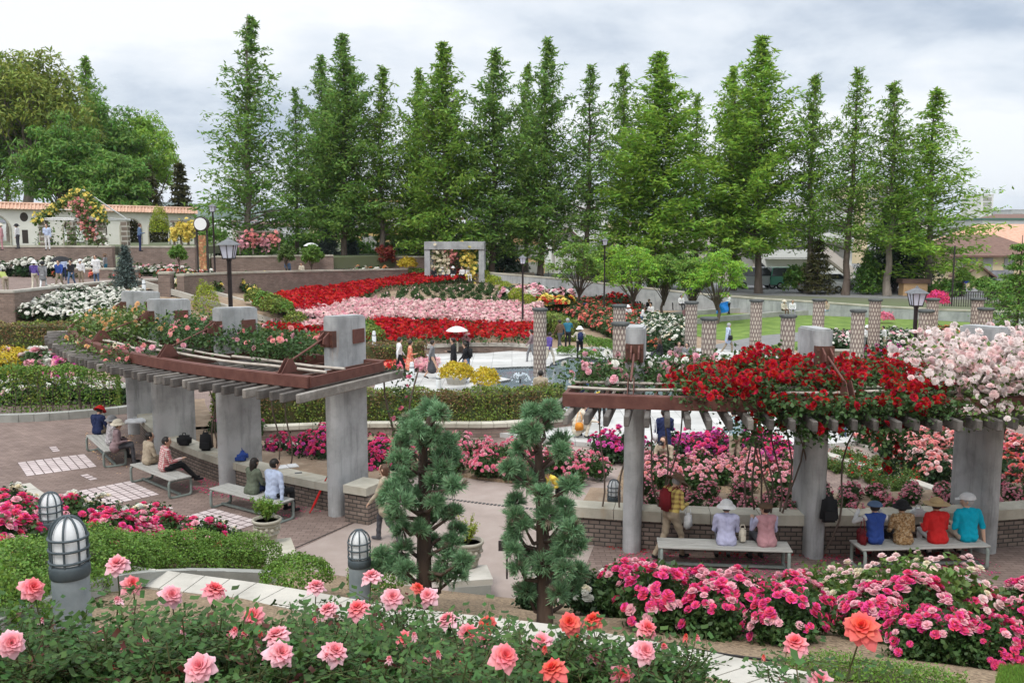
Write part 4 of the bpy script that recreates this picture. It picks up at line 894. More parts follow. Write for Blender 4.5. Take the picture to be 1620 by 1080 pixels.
# ------------------------------------------------------------------ the hill bed: colour bands across the slope
def hillxy(u, v):
    for Y in np.arange(44.0, 82, .1):
        x, y, z = WD(u, v, Y)
        if z <= hill_z(x, y): return x, y
    return WD(u, v, 80)[:2]
def carpet(name, label, polys, spacing, r, h, dens, size, lm, pm, pm2, seed, per=16, leaf=.17):
    """a mass bed that reads as one: foliage and flowers over the ground"""
    global rng; sv = rng; rng = np.random.default_rng(seed); C = []
    for poly in polys:
        C += quadfill(poly, spacing)
    C = np.array(C); C += rng.uniform(-.2, .2, C.shape)*spacing; n = len(C); Z = np.array([hill_z(*c) if c[1] > 44 else 0 for c in C])
    k = np.repeat(np.arange(n), per); a = rng.uniform(0, 2*PI, len(k)); rr = r*np.sqrt(rng.uniform(0, 1, len(k))); hh = h*rng.uniform(.25, 1, len(k))*(1-.4*(rr/r)**2)
    P = np.stack([C[k, 0]+rr*np.cos(a), C[k, 1]+rr*np.sin(a), Z[k]+hh], 1); lv, lf_ = leaves_at(P, leaf, .6)
    kb = np.repeat(np.arange(n), dens); a = rng.uniform(0, 2*PI, len(kb)); rr = r*np.sqrt(rng.uniform(0, 1, len(kb)))
    P = np.stack([C[kb, 0]+rr*np.cos(a), C[kb, 1]+rr*np.sin(a), Z[kb]+h*(1.02-.3*(rr/r)**2)*rng.uniform(.85, 1.1, len(kb))], 1)
    bv, bf = scatter(BLOOMF, P, rot_from(rvec(len(P), .9), rng.uniform(0, 6, len(P))), size*rng.uniform(.7, 1.3, len(P)))
    V, F, M = join_np([(lv, lf_, 0), (bv, bf, 1)])
    if pm2 is not None:
        q_ = np.repeat(rng.uniform(0, 1, len(P)) < .35, len(BLOOMF[1])); M[len(lf_):][q_] = 2
    rng = sv; o = link(name, npmesh(name, V, F, [lm, pm]+([pm2] if pm2 else []), M)); tag(o, label, 'flower bed', None, 'stuff'); return o
def HP(*p): return [hillxy(u, v) for u, v in p]
carpet('red_rose_bed', 'broad band of bright red roses along the top of the hill bed', [HP((406, 488), (470, 505), (600, 462), (545, 446)), HP((600, 462), (545, 446), (640, 440), (690, 454)), HP((640, 440), (735, 437), (748, 446), (690, 454))], .66, .42, .62, 12, .10, L_ROSE, P_RED, P_CRIM, 21)
carpet('pink_rose_bed', 'wide band of pale pink roses across the middle of the hill bed', [HP((440, 502), (500, 530), (620, 512), (560, 484)), HP((560, 484), (620, 512), (850, 522), (850, 490))], .64, .42, .55, 13, .095, L_ROSED, P_BLUSH, P_LPINK, 22)
carpet('red_rose_bed', 'double band of deep red roses at the foot of the hill bed', [HP((500, 540), (560, 556), (650, 530), (600, 516)), HP((600, 518), (598, 548), (720, 547), (720, 522)), HP((720, 522), (720, 546), (838, 545), (846, 524))], .66, .42, .55, 9, .10, L_ROSE, P_RED, P_CRIM, 23)
carpet('red_rose_bed', 'small patch of dark red roses beside the lower garden stairs', [HP((428, 525), (440, 534), (505, 534), (510, 520))], .6, .4, .5, 14, .10, L_ROSED, P_CRIM, P_RED, 24)
bed_xy([p for p in quadfill(HP((470, 512), (850, 500), (770, 455), (640, 462)), 1.75)], 'far', L_ROSE, 5, .07, P_BLUSH, P_CREAM, 'small green rose bush with few pale flowers on the bare middle of the hill bed', 'green bushes on the bare part of the hill bed', .72, hill_z, .05)
bed_xy([hillxy(*p) for p in ((350, 452), (372, 450), (395, 449), (420, 447), (330, 455), (312, 458), (295, 462), (440, 446), (500, 446), (520, 444), (540, 442), (560, 440), (590, 438), (560, 446), (342, 465), (380, 462), (400, 468), (300, 452))], 'far', L_ROSE, 24, 0.086, P_YEL, P_CREAM, 'yellow rose bush growing in front of the long brick garden wall', 'yellow roses along the garden wall', 1.2, hill_z)
# white roses under the parapet
q = [WD(45, 505, 45.3)[:2], WD(195, 515, 44)[:2], WD(225, 478, 49.6)[:2], WD(75, 470, 49.6)[:2]]
bed_xy(quadfill(q, .95), 'far', L_ROSED, 60, .085, P_WHITE, None, 'bush thick with white roses below the curved terrace parapet', 'white roses below the parapet', 1.2, hill_z)
bed_xy([(x_, 65.8-(i % 2)*.7) for i, x_ in enumerate(np.arange(-40, -29, 1.15))], 'farther', L_ROSED, 60, .085, P_WHITE, None, 'tall white rose bush against the brown terrace wall', 'white roses against the terrace wall', 1.9, 2.75)
bed_xy([(x_, 62.6) for x_ in np.arange(-31, -24.5, 1.3)], 'farther', L_ROSE, 20, 0.108, P_CORAL, P_ORNG, 'low orange rose bush at the feet of the strolling visitors', 'orange roses on the terrace', 1.0, 2.8)
bed_xy([WD(u, 440, 61)[:2] for u in (262, 270, 278, 286, 292, 300, 308, 318, 326)], 'farther', L_ROSE, 24, 0.115, P_CORAL, P_WHITE, 'pink and white rose bush around the street clock', 'mixed roses around the clock', 1.25, 2.75)
bed_xy([WD(u, 422, 66)[:2] for u in (205, 213, 222, 232, 241, 262, 272, 283)], 'farther', L_ROSE, 24, 0.115, P_WHITE, P_LPINK, 'white and lilac rose bush under the set-back brick wall', 'pale roses under the upper wall', 1.3, 2.85)
bed_xy([WD(u, 415, 76)[:2] for u in (478, 488, 498, 508, 518, 528, 538, 548, 560, 572, 590, 605)], 'farther', L_ROSE, 24, 0.122, P_WHITE, P_ORNG, 'white and peach rose bush behind the garden wall', 'pale roses behind the garden wall', 1.3, 2.4)
# beds right of the hill, between the plaza and the lawn
def gp(u, v): return W(u, v)[:2]
bed_xy(quadfill([gp(868, 492), gp(1000, 545), gp(1010, 512), gp(905, 478)], 1.15), 'far', L_ROSE, 30, 0.079, P_CORAL, P_SALM, 'bush of coral pink roses sloping down behind the plaza visitors', 'coral roses behind the plaza', 1.35)
bed_xy(quadfill([gp(905, 478), gp(1010, 512), gp(985, 484), gp(930, 466)], 1.3), 'far', L_ROSED, 24, 0.094, P_RED, P_CRIM, 'bush of red roses behind the coral ones, among the visitors', 'red roses among the visitors', 1.6)
bed_xy([WD(u, v, 64)[:2] for u, v in ((800, 450), (812, 449), (824, 448), (836, 449), (848, 451), (872, 452), (884, 454), (896, 456))], 'farther', L_ROSED, 32, 0.122, P_LPINK, P_WHITE, 'pink and white rose bush under the boundary wall', 'pink roses under the boundary wall', 1.6, 1.2)
bed_xy([WD(u, v, 60)[:2] for u, v in ((845, 456), (857, 458), (869, 460), (881, 462), (893, 464))], 'farther', L_ROSE, 32, 0.122, P_YEL, P_RED, 'bush of yellow roses with red ones below, near the boundary wall', 'yellow roses near the boundary wall', 1.5, 1.0)
bed_xy(quadfill([gp(1000, 530), gp(1075, 550), gp(1085, 520), gp(1010, 510)], 1.2), 'far', L_ROSED, 34, 0.079, P_WHITE, P_CREAM, 'bush of white roses at the near edge of the lawn', 'white roses at the lawn edge', 1.2)
bed_xy([gp(u, v) for u, v in ((1012, 552), (1025, 556), (1038, 560), (1050, 562))], 'far', L_ROSED, 14, 0.079, P_CORAL, P_ORNG, 'dark rose bush with coral blooms beside the seated girls', 'coral roses beside the plaza seats', 1.2)
bed_xy(quadfill([gp(1312, 556), gp(1452, 552), gp(1448, 540), gp(1320, 542)], 1.1), 'far', L_ROSED, 28, 0.079, P_WHITE, P_LPINK, 'bush of white and pink roses in the low walled bed beyond the pillars', 'white and pink roses beyond the pillars', 1.1)
bed_xy(quadfill([gp(1372, 590), gp(1460, 588), gp(1450, 566), gp(1380, 568)], 1.1), 'far', L_ROSED, 26, 0.072, P_MAG, P_LPINK, 'bush of mauve pink roses behind the near right lamp post', 'mauve roses by the lamp post', 1.1)
bed_xy(quadfill([gp(1455, 556), gp(1660, 560), gp(1660, 540), gp(1465, 536)], 1.1), 'far', L_ROSE, 40, 0.079, P_ORNG, P_CORAL, 'bush of bright orange roses on the far right', 'orange roses on the far right', 1.1)
wall('bed_edging', 'low stone edging of the white and pink rose bed beyond the mosaic pillars', [gp(1310, 562), gp(1380, 563), gp(1470, 560)], -.02, .3, .3, BRICKW, PALE, .08, .02)
# red and pink annuals near the plaza step
carpet('begonia_bed', 'low bed of orange-red begonias beside the pale plaza step', [[gp(598, 590), gp(640, 592), gp(646, 580), gp(602, 578)]], .4, .3, .38, 12, .10, L_ROSE, P_CORAL, P_RED, 31, 8)
carpet('begonia_bed', 'low bed of pink and white begonias behind the walking visitors', [[gp(644, 592), gp(684, 594), gp(684, 577), gp(622, 577)]], .4, .3, .38, 14, .10, L_ROSE, P_LPINK, P_BLUSH, 32, 8)
# ------------------------------------------------------------------ climbers on the pergolas
def climber(name, label, spots, lm, pm, pm2, seed, leaf=.085, bl=.06, cat='climbing rose'):
    """spots: (angle, R, z, spread, leaves, flowers)"""
    global rng; sv = rng; rng = np.random.default_rng(seed); LP = []; FP = []
    for a, R, z, sp, nl, nf in spots:
        c = np.array(PO(a, R, z)); LP.append(c+rng.normal(size=(nl, 3))*[sp, sp, sp*.42])
        if nf: q_ = rng.normal(size=(nf, 3))*[sp*.95, sp*.95, sp*.36]; q_[:, 2] = np.abs(q_[:, 2])*1.15+sp*.05; FP.append(c+q_)
    LP = np.concatenate(LP); t = thing(name, label, cat, PO(spots[0][0], spots[0][1], 0)); off = np.array(t.location)
    v, f = leaves_at(LP-off, leaf, .7); link('foliage', npmesh('foliage', v, f, lm), t)
    if FP:
        FP = np.concatenate(FP)-off; v, f = scatter(BLOOM, FP, rot_from(rvec(len(FP), .7)+np.array([0, -.6, 0]), rng.uniform(0, 6, len(FP))), bl*rng.uniform(.7, 1.25, len(FP)))
        mi = np.repeat((rng.uniform(0, 1, len(FP)) < .3).astype(int), len(BLOOM[1])) if pm2 else None
        link('blossoms', npmesh('blossoms', v, f, [pm, pm2] if pm2 else pm, mi), t)
    rng = sv; return t
def stems(t, ang, R, n, seed, ztop=3.2, r=.017):
    r_ = random.Random(seed)
    for i in range(n):
        b = MB(); a0 = ang+r_.uniform(-1.1, 1.1); R0 = R+r_.uniform(-.25, .25); dr = r_.uniform(-.22, .22); ph = r_.uniform(0, 6); P = [PO(a0+dr*k+.22*math.sin(k*.9+ph), R0+.09*math.sin(k*1.1+ph*2), ztop*k/9) for k in range(10)]
        b.tube(P, [r*1.25-(r*.5)*k/9 for k in range(10)], 6); b.build('stem', BARK, t)
R_ = random.Random(3)
sp = [(8.0-i*.62+R_.uniform(-.4, .4), R_.uniform(18.0, 20.9), 3.26+R_.uniform(0, .2)+(.3 if i in (7, 8) else 0), .27, 150, 21 if i > 3 else 8) for i in range(24) for _ in range(3)]
sp += [(5-i*1.0+R_.uniform(-.5, .5), 20.95, 3.12-R_.uniform(0, .4), .24, 210, 7) for i in range(12)]+[(4-i*.7, 21.05, 3.22, .2, 190, 5) for i in range(15)]
sp = [q for q in sp if q[0] > -6.8+(q[1]-18)*1.0]
t = climber('climbing_rose', 'crimson climbing rose smothering the middle of the right pergola', sp, L_ROSE, P_CRIM, None, 41, .085, .068); stems(t, 3.2, 18.9, 5, 1); stems(t, 1.2, 18.8, 3, 2); stems(t, -.9, 19.0, 3, 5)
sp = [(-3.4-i*.8+R_.uniform(-.4, .4), R_.uniform(17.8, 20.9), 3.3+R_.uniform(0, .62), .34, 100, 58) for i in range(17) for _ in range(6)]+[(-4.5-i*1.1, 20.95, 3.05, .25, 120, 16) for i in range(10)]; sp = [q for q in sp if q[0] < -7.1+(q[1]-18)*1.0]
t = climber('climbing_rose', 'pale blush climbing rose heaped over the right end of the pergola', sp, L_ROSEL, P_PALE, P_BLUSH, 42, .085, .062); stems(t, -11, 18.6, 4, 3)
sp = [(12.9-i*.8+R_.uniform(-.4, .4), R_.uniform(18.0, 19.9), 3.3+R_.uniform(0, .25), .3, 140, 4) for i in range(9) for _ in range(3)]
t = climber('climbing_rose', 'leafy climber with few pink flowers around the narrow round-topped pillar', sp, L_ROSE, P_LPINK, P_WHITE, 43, .085, .07); stems(t, 9.4, 18.9, 4, 4); stems(t, 11.6, 18.9, 3, 6)
sp = [(62-i*.8+R_.uniform(-.5, .5), R_.uniform(18.2, 20.3), 3.38+R_.uniform(0, .3), .36, 200, 5) for i in range(15) for _ in range(3)]+[(57-i*3.3, 20.9, 3.15, .22, 120, 4) for i in range(4)]
t = climber('climbing_rose', 'climber with small apricot roses covering the far left of the left pergola', sp, L_ROSEL, P_APRI, P_CREAM, 44, .09, .055); stems(t, 55, 18.6, 4, 7); stems(t, 46, 18.6, 3, 9)
sp = [(49-i*.9+R_.uniform(-.5, .5), R_.uniform(18.0, 19.6), 3.36+R_.uniform(0, .32), .32, 210, 2) for i in range(19) for _ in range(2)]+[(46, 20.7, 3.2, .3, 260, 12), (44.5, 20.9, 3.1, .25, 160, 7), (43, 20.4, 3.35, .3, 120, 5)]
t = climber('climbing_rose', 'green climber with scattered pink roses on the near half of the left pergola', sp, L_ROSE, P_SALM, P_LPINK, 45, .085, .065); stems(t, 45, 18.5, 3, 8); stems(t, 37, 18.3, 2, 10)
sp = [(27.2+R_.uniform(-.4, .4), 17.9+R_.uniform(-.2, .2), z, .14, 60, 1) for z in np.arange(.4, 3.2, .22)]
t = climber('climbing_rose', 'slender climber on a wooden stake just right of the tall end pillar', sp, L_ROSE, P_PINK, None, 46, .075, .06); stems(t, 27.2, 17.9, 2, 11, 3.1, .025)
sp = [(-2.6, 20.2, z, .14, 45, 3) for z in np.arange(1.9, 2.9, .2)]
climber('climbing_rose', 'hanging spray of crimson roses dangling from the right pergola', sp, L_ROSED, P_CRIM, None, 47, .08, .06)
# ------------------------------------------------------------------ hedges and clipped shrubs
def hedge(name, label, pts, wd, h, lm, leaf, dens, z0=0, cat='hedge', lm2=None, round_=.12, seed=1, bumps=.04, group=None, flow=None, thinlow=0):
    global rng; sv = rng; rng = np.random.default_rng(seed); b = MB(); P = []; N = []
    g = z0 if callable(z0) else (lambda x, y: z0); n = len(pts); L = 0
    for A_, B_ in zip(pts[:-1], pts[1:]):
        d = math.dist(A_, B_); tx, ty = (B_[0]-A_[0])/d, (B_[1]-A_[1])/d; nx, ny = -ty, tx; m_ = int(d*(wd+2*h)*dens); s = rng.uniform(-.1, d+.1, m_); w_ = rng.uniform(0, wd+2*h, m_)
        off = np.where(w_ < h, -wd/2, np.where(w_ > h+wd, wd/2, w_-h-wd/2)); zz_ = np.where(w_ < h, w_, np.where(w_ > h+wd, 2*h+wd-w_, h))
        wob = bumps*(np.sin((s+L)*3.1)+np.sin((s+L)*7.3+off*4)+np.sin(zz_*9+(s+L)*2)); corner = np.maximum(0, np.abs(off)-wd/2+round_)*np.maximum(0, zz_-h+round_)/round_
        nn = np.stack([np.where(np.abs(off) >= wd/2, np.sign(off)*nx, 0), np.where(np.abs(off) >= wd/2, np.sign(off)*ny, 0), np.where(zz_ >= h, 1., .15)], 1)
        x = A_[0]+tx*s+nx*off; y = A_[1]+ty*s+ny*off; gz = np.array([g(a, c) for a, c in zip(x, y)])
        Q = np.stack([x, y, gz+zz_], 1)+nn*(wob-corner*.8+rng.normal(size=m_)*.025)[:, None]
        if thinlow: kp = (zz_ > h*.72) | (rng.uniform(0, 1, m_) > thinlow); Q = Q[kp]; nn = nn[kp]
        P.append(Q); N.append(nn); L += d
    for e, s_ in ((pts[0], -1), (pts[-1], 1)):
        A_, B_ = (pts[0], pts[1]) if s_ < 0 else (pts[-2], pts[-1]); d = math.dist(A_, B_); tx, ty = (B_[0]-A_[0])/d*s_, (B_[1]-A_[1])/d*s_; m_ = int(wd*h*dens*1.2)
        o_ = rng.uniform(-wd/2, wd/2, m_); z_ = rng.uniform(0, h, m_); P.append(np.stack([e[0]+tx*.03-ty*o_, e[1]+ty*.03+tx*o_, g(*e)+z_], 1)); N.append(np.tile([tx, ty, .2], (m_, 1)))
    P = np.concatenate(P); N = np.concatenate(N); t = thing(name, label, cat, (pts[0][0], pts[0][1], g(*pts[0])), 0, group); off_ = np.array(t.location)
    v, f = leaves_at(P-off_, leaf, 0, N=N); mi = (np.repeat(rng.uniform(0, 1, len(P)), 1) < .35).astype(int) if lm2 else None
    if lm2: mi = ((np.sin(P[:, 0]*2.3)+np.sin(P[:, 1]*3.1+P[:, 2]*4)+rng.normal(size=len(P))*.8) > .7).astype(int)
    link('foliage', npmesh('foliage', v, f, [lm, lm2] if lm2 else lm, mi), t)
    if not thinlow:
        for A_, B_ in zip(pts[:-1], pts[1:]):
            a, c = Vector((*A_, g(*A_)+h/2-.04)), Vector((*B_, g(*B_)+h/2-.04)); b.bar(a, c, max(.12, wd-.14-1.2*max(0, round_-.12)*2), h-.14-max(0, round_-.12)*.8)
        b.build('twigs_or_dark_core', TWIG, t)  # solid dark core: its colour stands in for shade inside the foliage
    else:
        for k in range(int(L*5)):
            q_ = rng.uniform(0, n-1.001); i = int(q_); fx = q_-i; x = pts[i][0]*(1-fx)+pts[i+1][0]*fx+rng.uniform(-.2, .2); y = pts[i][1]*(1-fx)+pts[i+1][1]*fx+rng.uniform(-wd/3, wd/3)
            b.tube([(x, y, g(x, y)), (x+rng.uniform(-.1, .1), y, g(x, y)+h*.5), (x+rng.uniform(-.2, .2), y, g(x, y)+h*.93)], [.02, .014, .008], 4)
        b.build('twigs_or_dark_core', BARK, t)
    rng = sv; return t
hp2 = smoothline([W(884, 668, .1)[:2], W(800, 678, .1)[:2], W(700, 680, .1)[:2], W(572, 680, .1)[:2]], 3)
hedge('clipped_hedge', 'long clipped hedge with reddish leaves in front of the fountain plaza', [(x, y+.75) for x, y in hp2], .8, 1.08, L_HEDGE, .07, 620, .1, lm2=L_HBROWN, seed=3)
hp2 = smoothline([W(508, 680)[:2], W(440, 684)[:2], W(330, 688)[:2]], 3)
hedge('clipped_hedge', 'hedge glimpsed under the left pergola between the two nearest pillars', [(x, y+.7) for x, y in hp2], .8, 1.2, L_HEDGE, .07, 500, 0, lm2=L_HBROWN, seed=4)
hedge('clipped_hedge', 'airy green hedge with white roses showing through, left of the pergola pillars', [W(-120, 660)[:2], W(60, 655)[:2], (-13.4, 30.7)], 1.0, 1.55, L_BOX, .075, 520, 0, lm2=L_HEDGE, seed=5, thinlow=.62)
bed_xy([(x_, 31.8) for x_ in np.arange(-19, -13, .8)], 'mid', L_ROSE, 28, .07, P_WHITE, P_BLUSH, 'white rose bush half hidden behind the airy hedge on the left', 'white roses behind the left hedge', 1.3)
bed_xy([W(u, 603, .2)[:2] for u in (58, 68, 78)]+[W(5, 600, .2)[:2]], 'mid', L_ROSE, 30, .08, P_WHITE, P_LPINK, 'white rose bush next to the golden shrub behind the left hedge', 'white roses by the golden shrub', 1.8)
bed_xy([W(u, 606, .2)[:2] for u in (92, 104, 114)], 'mid', L_ROSE, 26, .08, P_LPINK, P_MAG, 'lilac pink rose bush behind the left hedge, right of the white ones', 'lilac roses behind the left hedge', 1.6)
hedge('clipped_hedge', 'tall brown-leaved hedge beneath the white rose mass on the far left', [(-34, 41), (-24, 40.2), (-18.6, 40.6), (-15.5, 42)], 1.2, 2.0, L_HBROWN, .1, 240, 0, lm2=L_HEDGE, seed=6)
hedge('clipped_hedge', 'brown-green hedge beside the foot of the garden stairs', [W(392, 566)[:2], W(480, 578)[:2], W(566, 580)[:2]], 1.0, 1.35, L_HEDGE, .09, 300, 0, lm2=L_HBROWN, seed=7)
hedge('clipped_hedge', 'short hedge block ending at the pale plaza behind the two walkers', [W(520, 586)[:2], W(600, 583)[:2], W(666, 578)[:2]], .9, 1.1, L_HBROWN, .09, 300, 0, lm2=L_HEDGE, seed=8)
hedge('clipped_hedge', 'flat green hedge beside the concrete frame', [WD(648, 438, 76)[:2], WD(672, 438, 76)[:2]], 1.0, .9, L_BOX, .14, 120, 2.0, seed=9)
hedge('clipped_hedge', 'dark hedge sloping along the coral roses right of the lone mosaic pillar', [gp(866, 522), gp(902, 540)], 1.0, 1.1, L_HEDGE, .12, 160, 0, seed=10)
# boxwood on the near left: a rounded, lumpy row
bx = [PWs(u, v)[:2] for u, v in ((-90, 1000), (-10, 960), (60, 935), (130, 915), (210, 902), (310, 896), (412, 898))]
hedge('boxwood_hedge', 'bright green rounded boxwood hedge behind the nearest bollard light', smoothline(bx, 3), .95, .54, L_BOX, .032, 3300, lambda x, y: slope_z(x, y)-.05, seed=11, round_=.35, bumps=.045)
b = MB(); kb = [PWs(u, v)[:2] for u, v in ((-60, 1030), (30, 985), (110, 950), (190, 926), (300, 916), (432, 918))]
for p, q_ in zip(smoothline(kb, 3)[:-1], smoothline(kb, 3)[1:]): b.bar((*p, slope_z(*p)+.05), (*q_, slope_z(*q_)+.05), .2, .16)
tag(b.build('kerb_row', KERB), kind='structure')
def ball(label, loc, r, lm, leaf, dens, h=None, group='round clipped shrubs', name='clipped_shrub', cat='shrub', seed=1):
    global rng; sv = rng; rng = np.random.default_rng(seed); h = h or r*1.7; n = int(4*PI*r*r*dens); d = rvec(n, 0); d[:, 2] = np.abs(d[:, 2])*1.0-.15
    lump = 1+.07*np.sin(d[:, 0]*7+d[:, 2]*5)+.06*np.sin(d[:, 1]*9+2)
    P = d*lump[:, None]*rng.uniform(.82, 1.04, (n, 1))*[r, r, h*.62]+[0, 0, h*.4]; v, f = leaves_at(P, leaf, 0, N=d)
    o = link(name, npmesh(name, v, f, lm), None, loc); tag(o, label, cat, group, 'thing'); rng = sv; return o
hb = [hillxy(*p) for p in ((404, 484), (419, 492), (433, 503), (448, 513), (466, 524), (575, 540), (590, 546))]
for i, p in enumerate(hb): ball('green clipped shrub in the row between the garden stairs and the hill bed', (p[0], p[1], hill_z(*p)), .62+.06*(i % 3), L_BOX if i % 2 else L_HEDGE, .13, 160, seed=i, group='green shrubs beside the stairs')
for i, (u, v, s) in enumerate(((768, 447, .5), (784, 457, .5), (800, 468, .5), (816, 480, .52), (834, 491, .52), (776, 452, .4))):
    p = hillxy(u, v); ball('yellow-green clipped shrub in the row down the right edge of the hill bed', (p[0], p[1], hill_z(*p)), s, L_LIME, .1, 300, 2.2*s, group='yellow-green shrubs on the hill edge', seed=20+i)
for i, (u, v) in enumerate(((930, 552), (942, 556), (955, 558), (967, 560), (978, 562), (890, 566), (903, 565), (925, 570), (940, 572))):
    p = gp(u, v); ball('small bright green boxwood ball at the plaza edge behind the visitor in the white hat', (*p, .1), .3 if v > 563 else .4, L_BOX, .07, 480, group='boxwood balls at the plaza edge', seed=40+i)
ball('golden yellow shrub spilling over a white planter left of the woman in a blue skirt', W(722, 604, .5), .62, L_YEL, .09, 420, .8, group=None, seed=50, name='golden_shrub')
ball('golden yellow shrub in a white bowl at the corner of the pool', W(768, 617, .3), .5, L_YEL, .09, 420, .9, group=None, seed=51, name='golden_shrub')
for lab, u, v, r in (('pale stone planter under the golden shrub beside the walkers', 722, 612, .42), ('white bowl planter at the corner of the fountain pool', 770, 625, .36)):
    x, y, _ = W(u, v, 0); t = thing('stone_planter', lab, 'planter', (x, y, 0)); b = MB(); b.lathe((x, y, 0), [(r*.75, 0), (r*.8, .1), (r*.95, .3), (r*1.1, .42), (r*1.1, .48), (r*.9, .49)], 18); b.build('bowl', PALE, t)
ball('golden shrub among white roses behind the far left hedge', W(22, 604, .1), .95, L_YEL, .1, 300, 1.5, group=None, seed=52, name='golden_shrub')
ball('yellow shrub in front of the far wall beside the red maple', WD(645, 428, 76), .8, L_YEL, .16, 120, 1.2, group=None, seed=53, name='golden_shrub')
ball('leafy green shrub behind the stem of the left juniper', (PWs(600, 940)), .42, L_BOX, .035, 1600, .6, group=None, seed=54); ball('low green shrub left of the caged bollard light', (PWs(470, 935)), .45, L_BOX, .035, 1600, .5, group=None, seed=55)
ball('tall yellow-green conifer clipped loosely at the foot of the stairs', (*W(328, 540, 0)[:2], .2), .75, L_LIME, .1, 260, 3.4, group=None, seed=56, name='golden_conifer', cat='conifer')
ball('pink rose clump on the lawn before the boundary wall', gp(1400, 511)+(0,), .55, P_PINK, .12, 150, .8, group=None, seed=57, name='rose_clump', cat='rose bush')
ball('pink flowering shrub spilling over the boundary wall', WD(1482, 488, 62.5), .75, P_HOT, .14, 150, 1.3, group=None, seed=58, name='rose_clump', cat='rose bush')

gl = [PWs(u, v)[:2] for u, v in ((1265, 1064), (1340, 1068), (1420, 1076), (1500, 1090))]
bed_xy([PWs(u, v)[:2] for u, v in ((1395, 1015), (1445, 1035), (1515, 1042), (1580, 1045), (1480, 1008), (1550, 1012), (1620, 1018))], 'near', L_ROSE, 70, .054, P_HOT, P_LPINK, 'bush of magenta pink roses in the lower right corner', 'magenta pink roses lower right', .8, onslope)
hedge('ground_cover_hedge', 'low mossy green edging shrub beside the pale path at the lower right', smoothline(gl, 2), .34, .13, L_BOX, .022, 5200, lambda x, y: slope_z(x, y)-.01, seed=12, round_=.1, bumps=.02)
q_ = [PWs(u, v) for u, v in ((1575, 1085), (1590, 1010), (1660, 985), (1740, 1090))]
N0 = 26000; uu = rng.uniform(0, 1, (N0, 2)); PP = np.array([(np.array(q_[0][:2])*(1-a)*(1-b_)+np.array(q_[1][:2])*(1-a)*b_+np.array(q_[2][:2])*a*b_+np.array(q_[3][:2])*a*(1-b_)) for a, b_ in uu]); PZ = np.array([slope_z(*p) for p in PP])
v, f = scatter((A((-.07, 0, 0), (.07, 0, 0), (.02, .1, 1), (-.02, .1, 1)), np.array([[0, 1, 2, 3]])), np.column_stack([PP, PZ-.01]), rot_from(rvec(N0, 2.2), rng.uniform(0, 6.28, N0)), rng.uniform(.03, .06, N0)); tag(link('grass', npmesh('grass', v, f, L_BOX)), kind='stuff')
b = MB(); hs = smoothline([PWs(u, v) for u, v in ((1015, 1012), (1100, 1030), (1200, 1045), (1300, 1050), (1390, 1052))], 6); b.tube([(x, y, z+.02) for x, y, z in hs], .012, 6); tag(b.build('drip_hose', mat('black_hose', (.015, .015, .015), .6)), 'thin black irrigation hose lying along the soil under the vivid pink roses', 'hose', None, 'thing')
# fallen petals on the paving
def petals(name, label, area, n, pm, seed):
    r_ = np.random.default_rng(seed); P = np.array([PO(a, R) for a, R in zip(r_.uniform(min(area[:2]), max(area[:2]), n), r_.uniform(area[2], area[3], n))]); P[:, 2] = .008+r_.uniform(0, .008, n)
    P = P[(np.sin(P[:, 0]*3.3)+np.sin(P[:, 1]*9+P[:, 0]*5)+r_.normal(size=n)*.7) > -.1]; n = len(P); v, f = scatter((A((-.5, -.5, 0), (.5, -.4, .1), (.4, .5, 0), (-.5, .4, .15)), np.array([[0, 1, 2, 3]])), P, rot_from(np.tile([0, 0, 1.], (n, 1))+r_.normal(size=(n, 3))*.15, r_.uniform(0, 6, n)), r_.uniform(.015, .035, n))
    o = link(name, npmesh(name, v, f, pm)); tag(o, label, 'fallen petals', None, 'stuff')
petals('fallen_petals', 'red rose petals scattered under the two right-hand benches', (11, -9, 19.3, 20.4), 2600, P_HOT, 1)
petals('fallen_petals', 'red petals swept against the foot of the right planter wall', (13, -9, 19.14, 19.35), 900, P_CRIM, 2)
petals('fallen_petals', 'red petals on the paving between the left benches and the planter wall', (48, 31, 19.2, 19.9), 1500, P_HOT, 3)
petals('fallen_petals', 'dry brown petals around the farthest left bench', (66, 49, 19.3, 20.6), 700, P_APRI, 4)
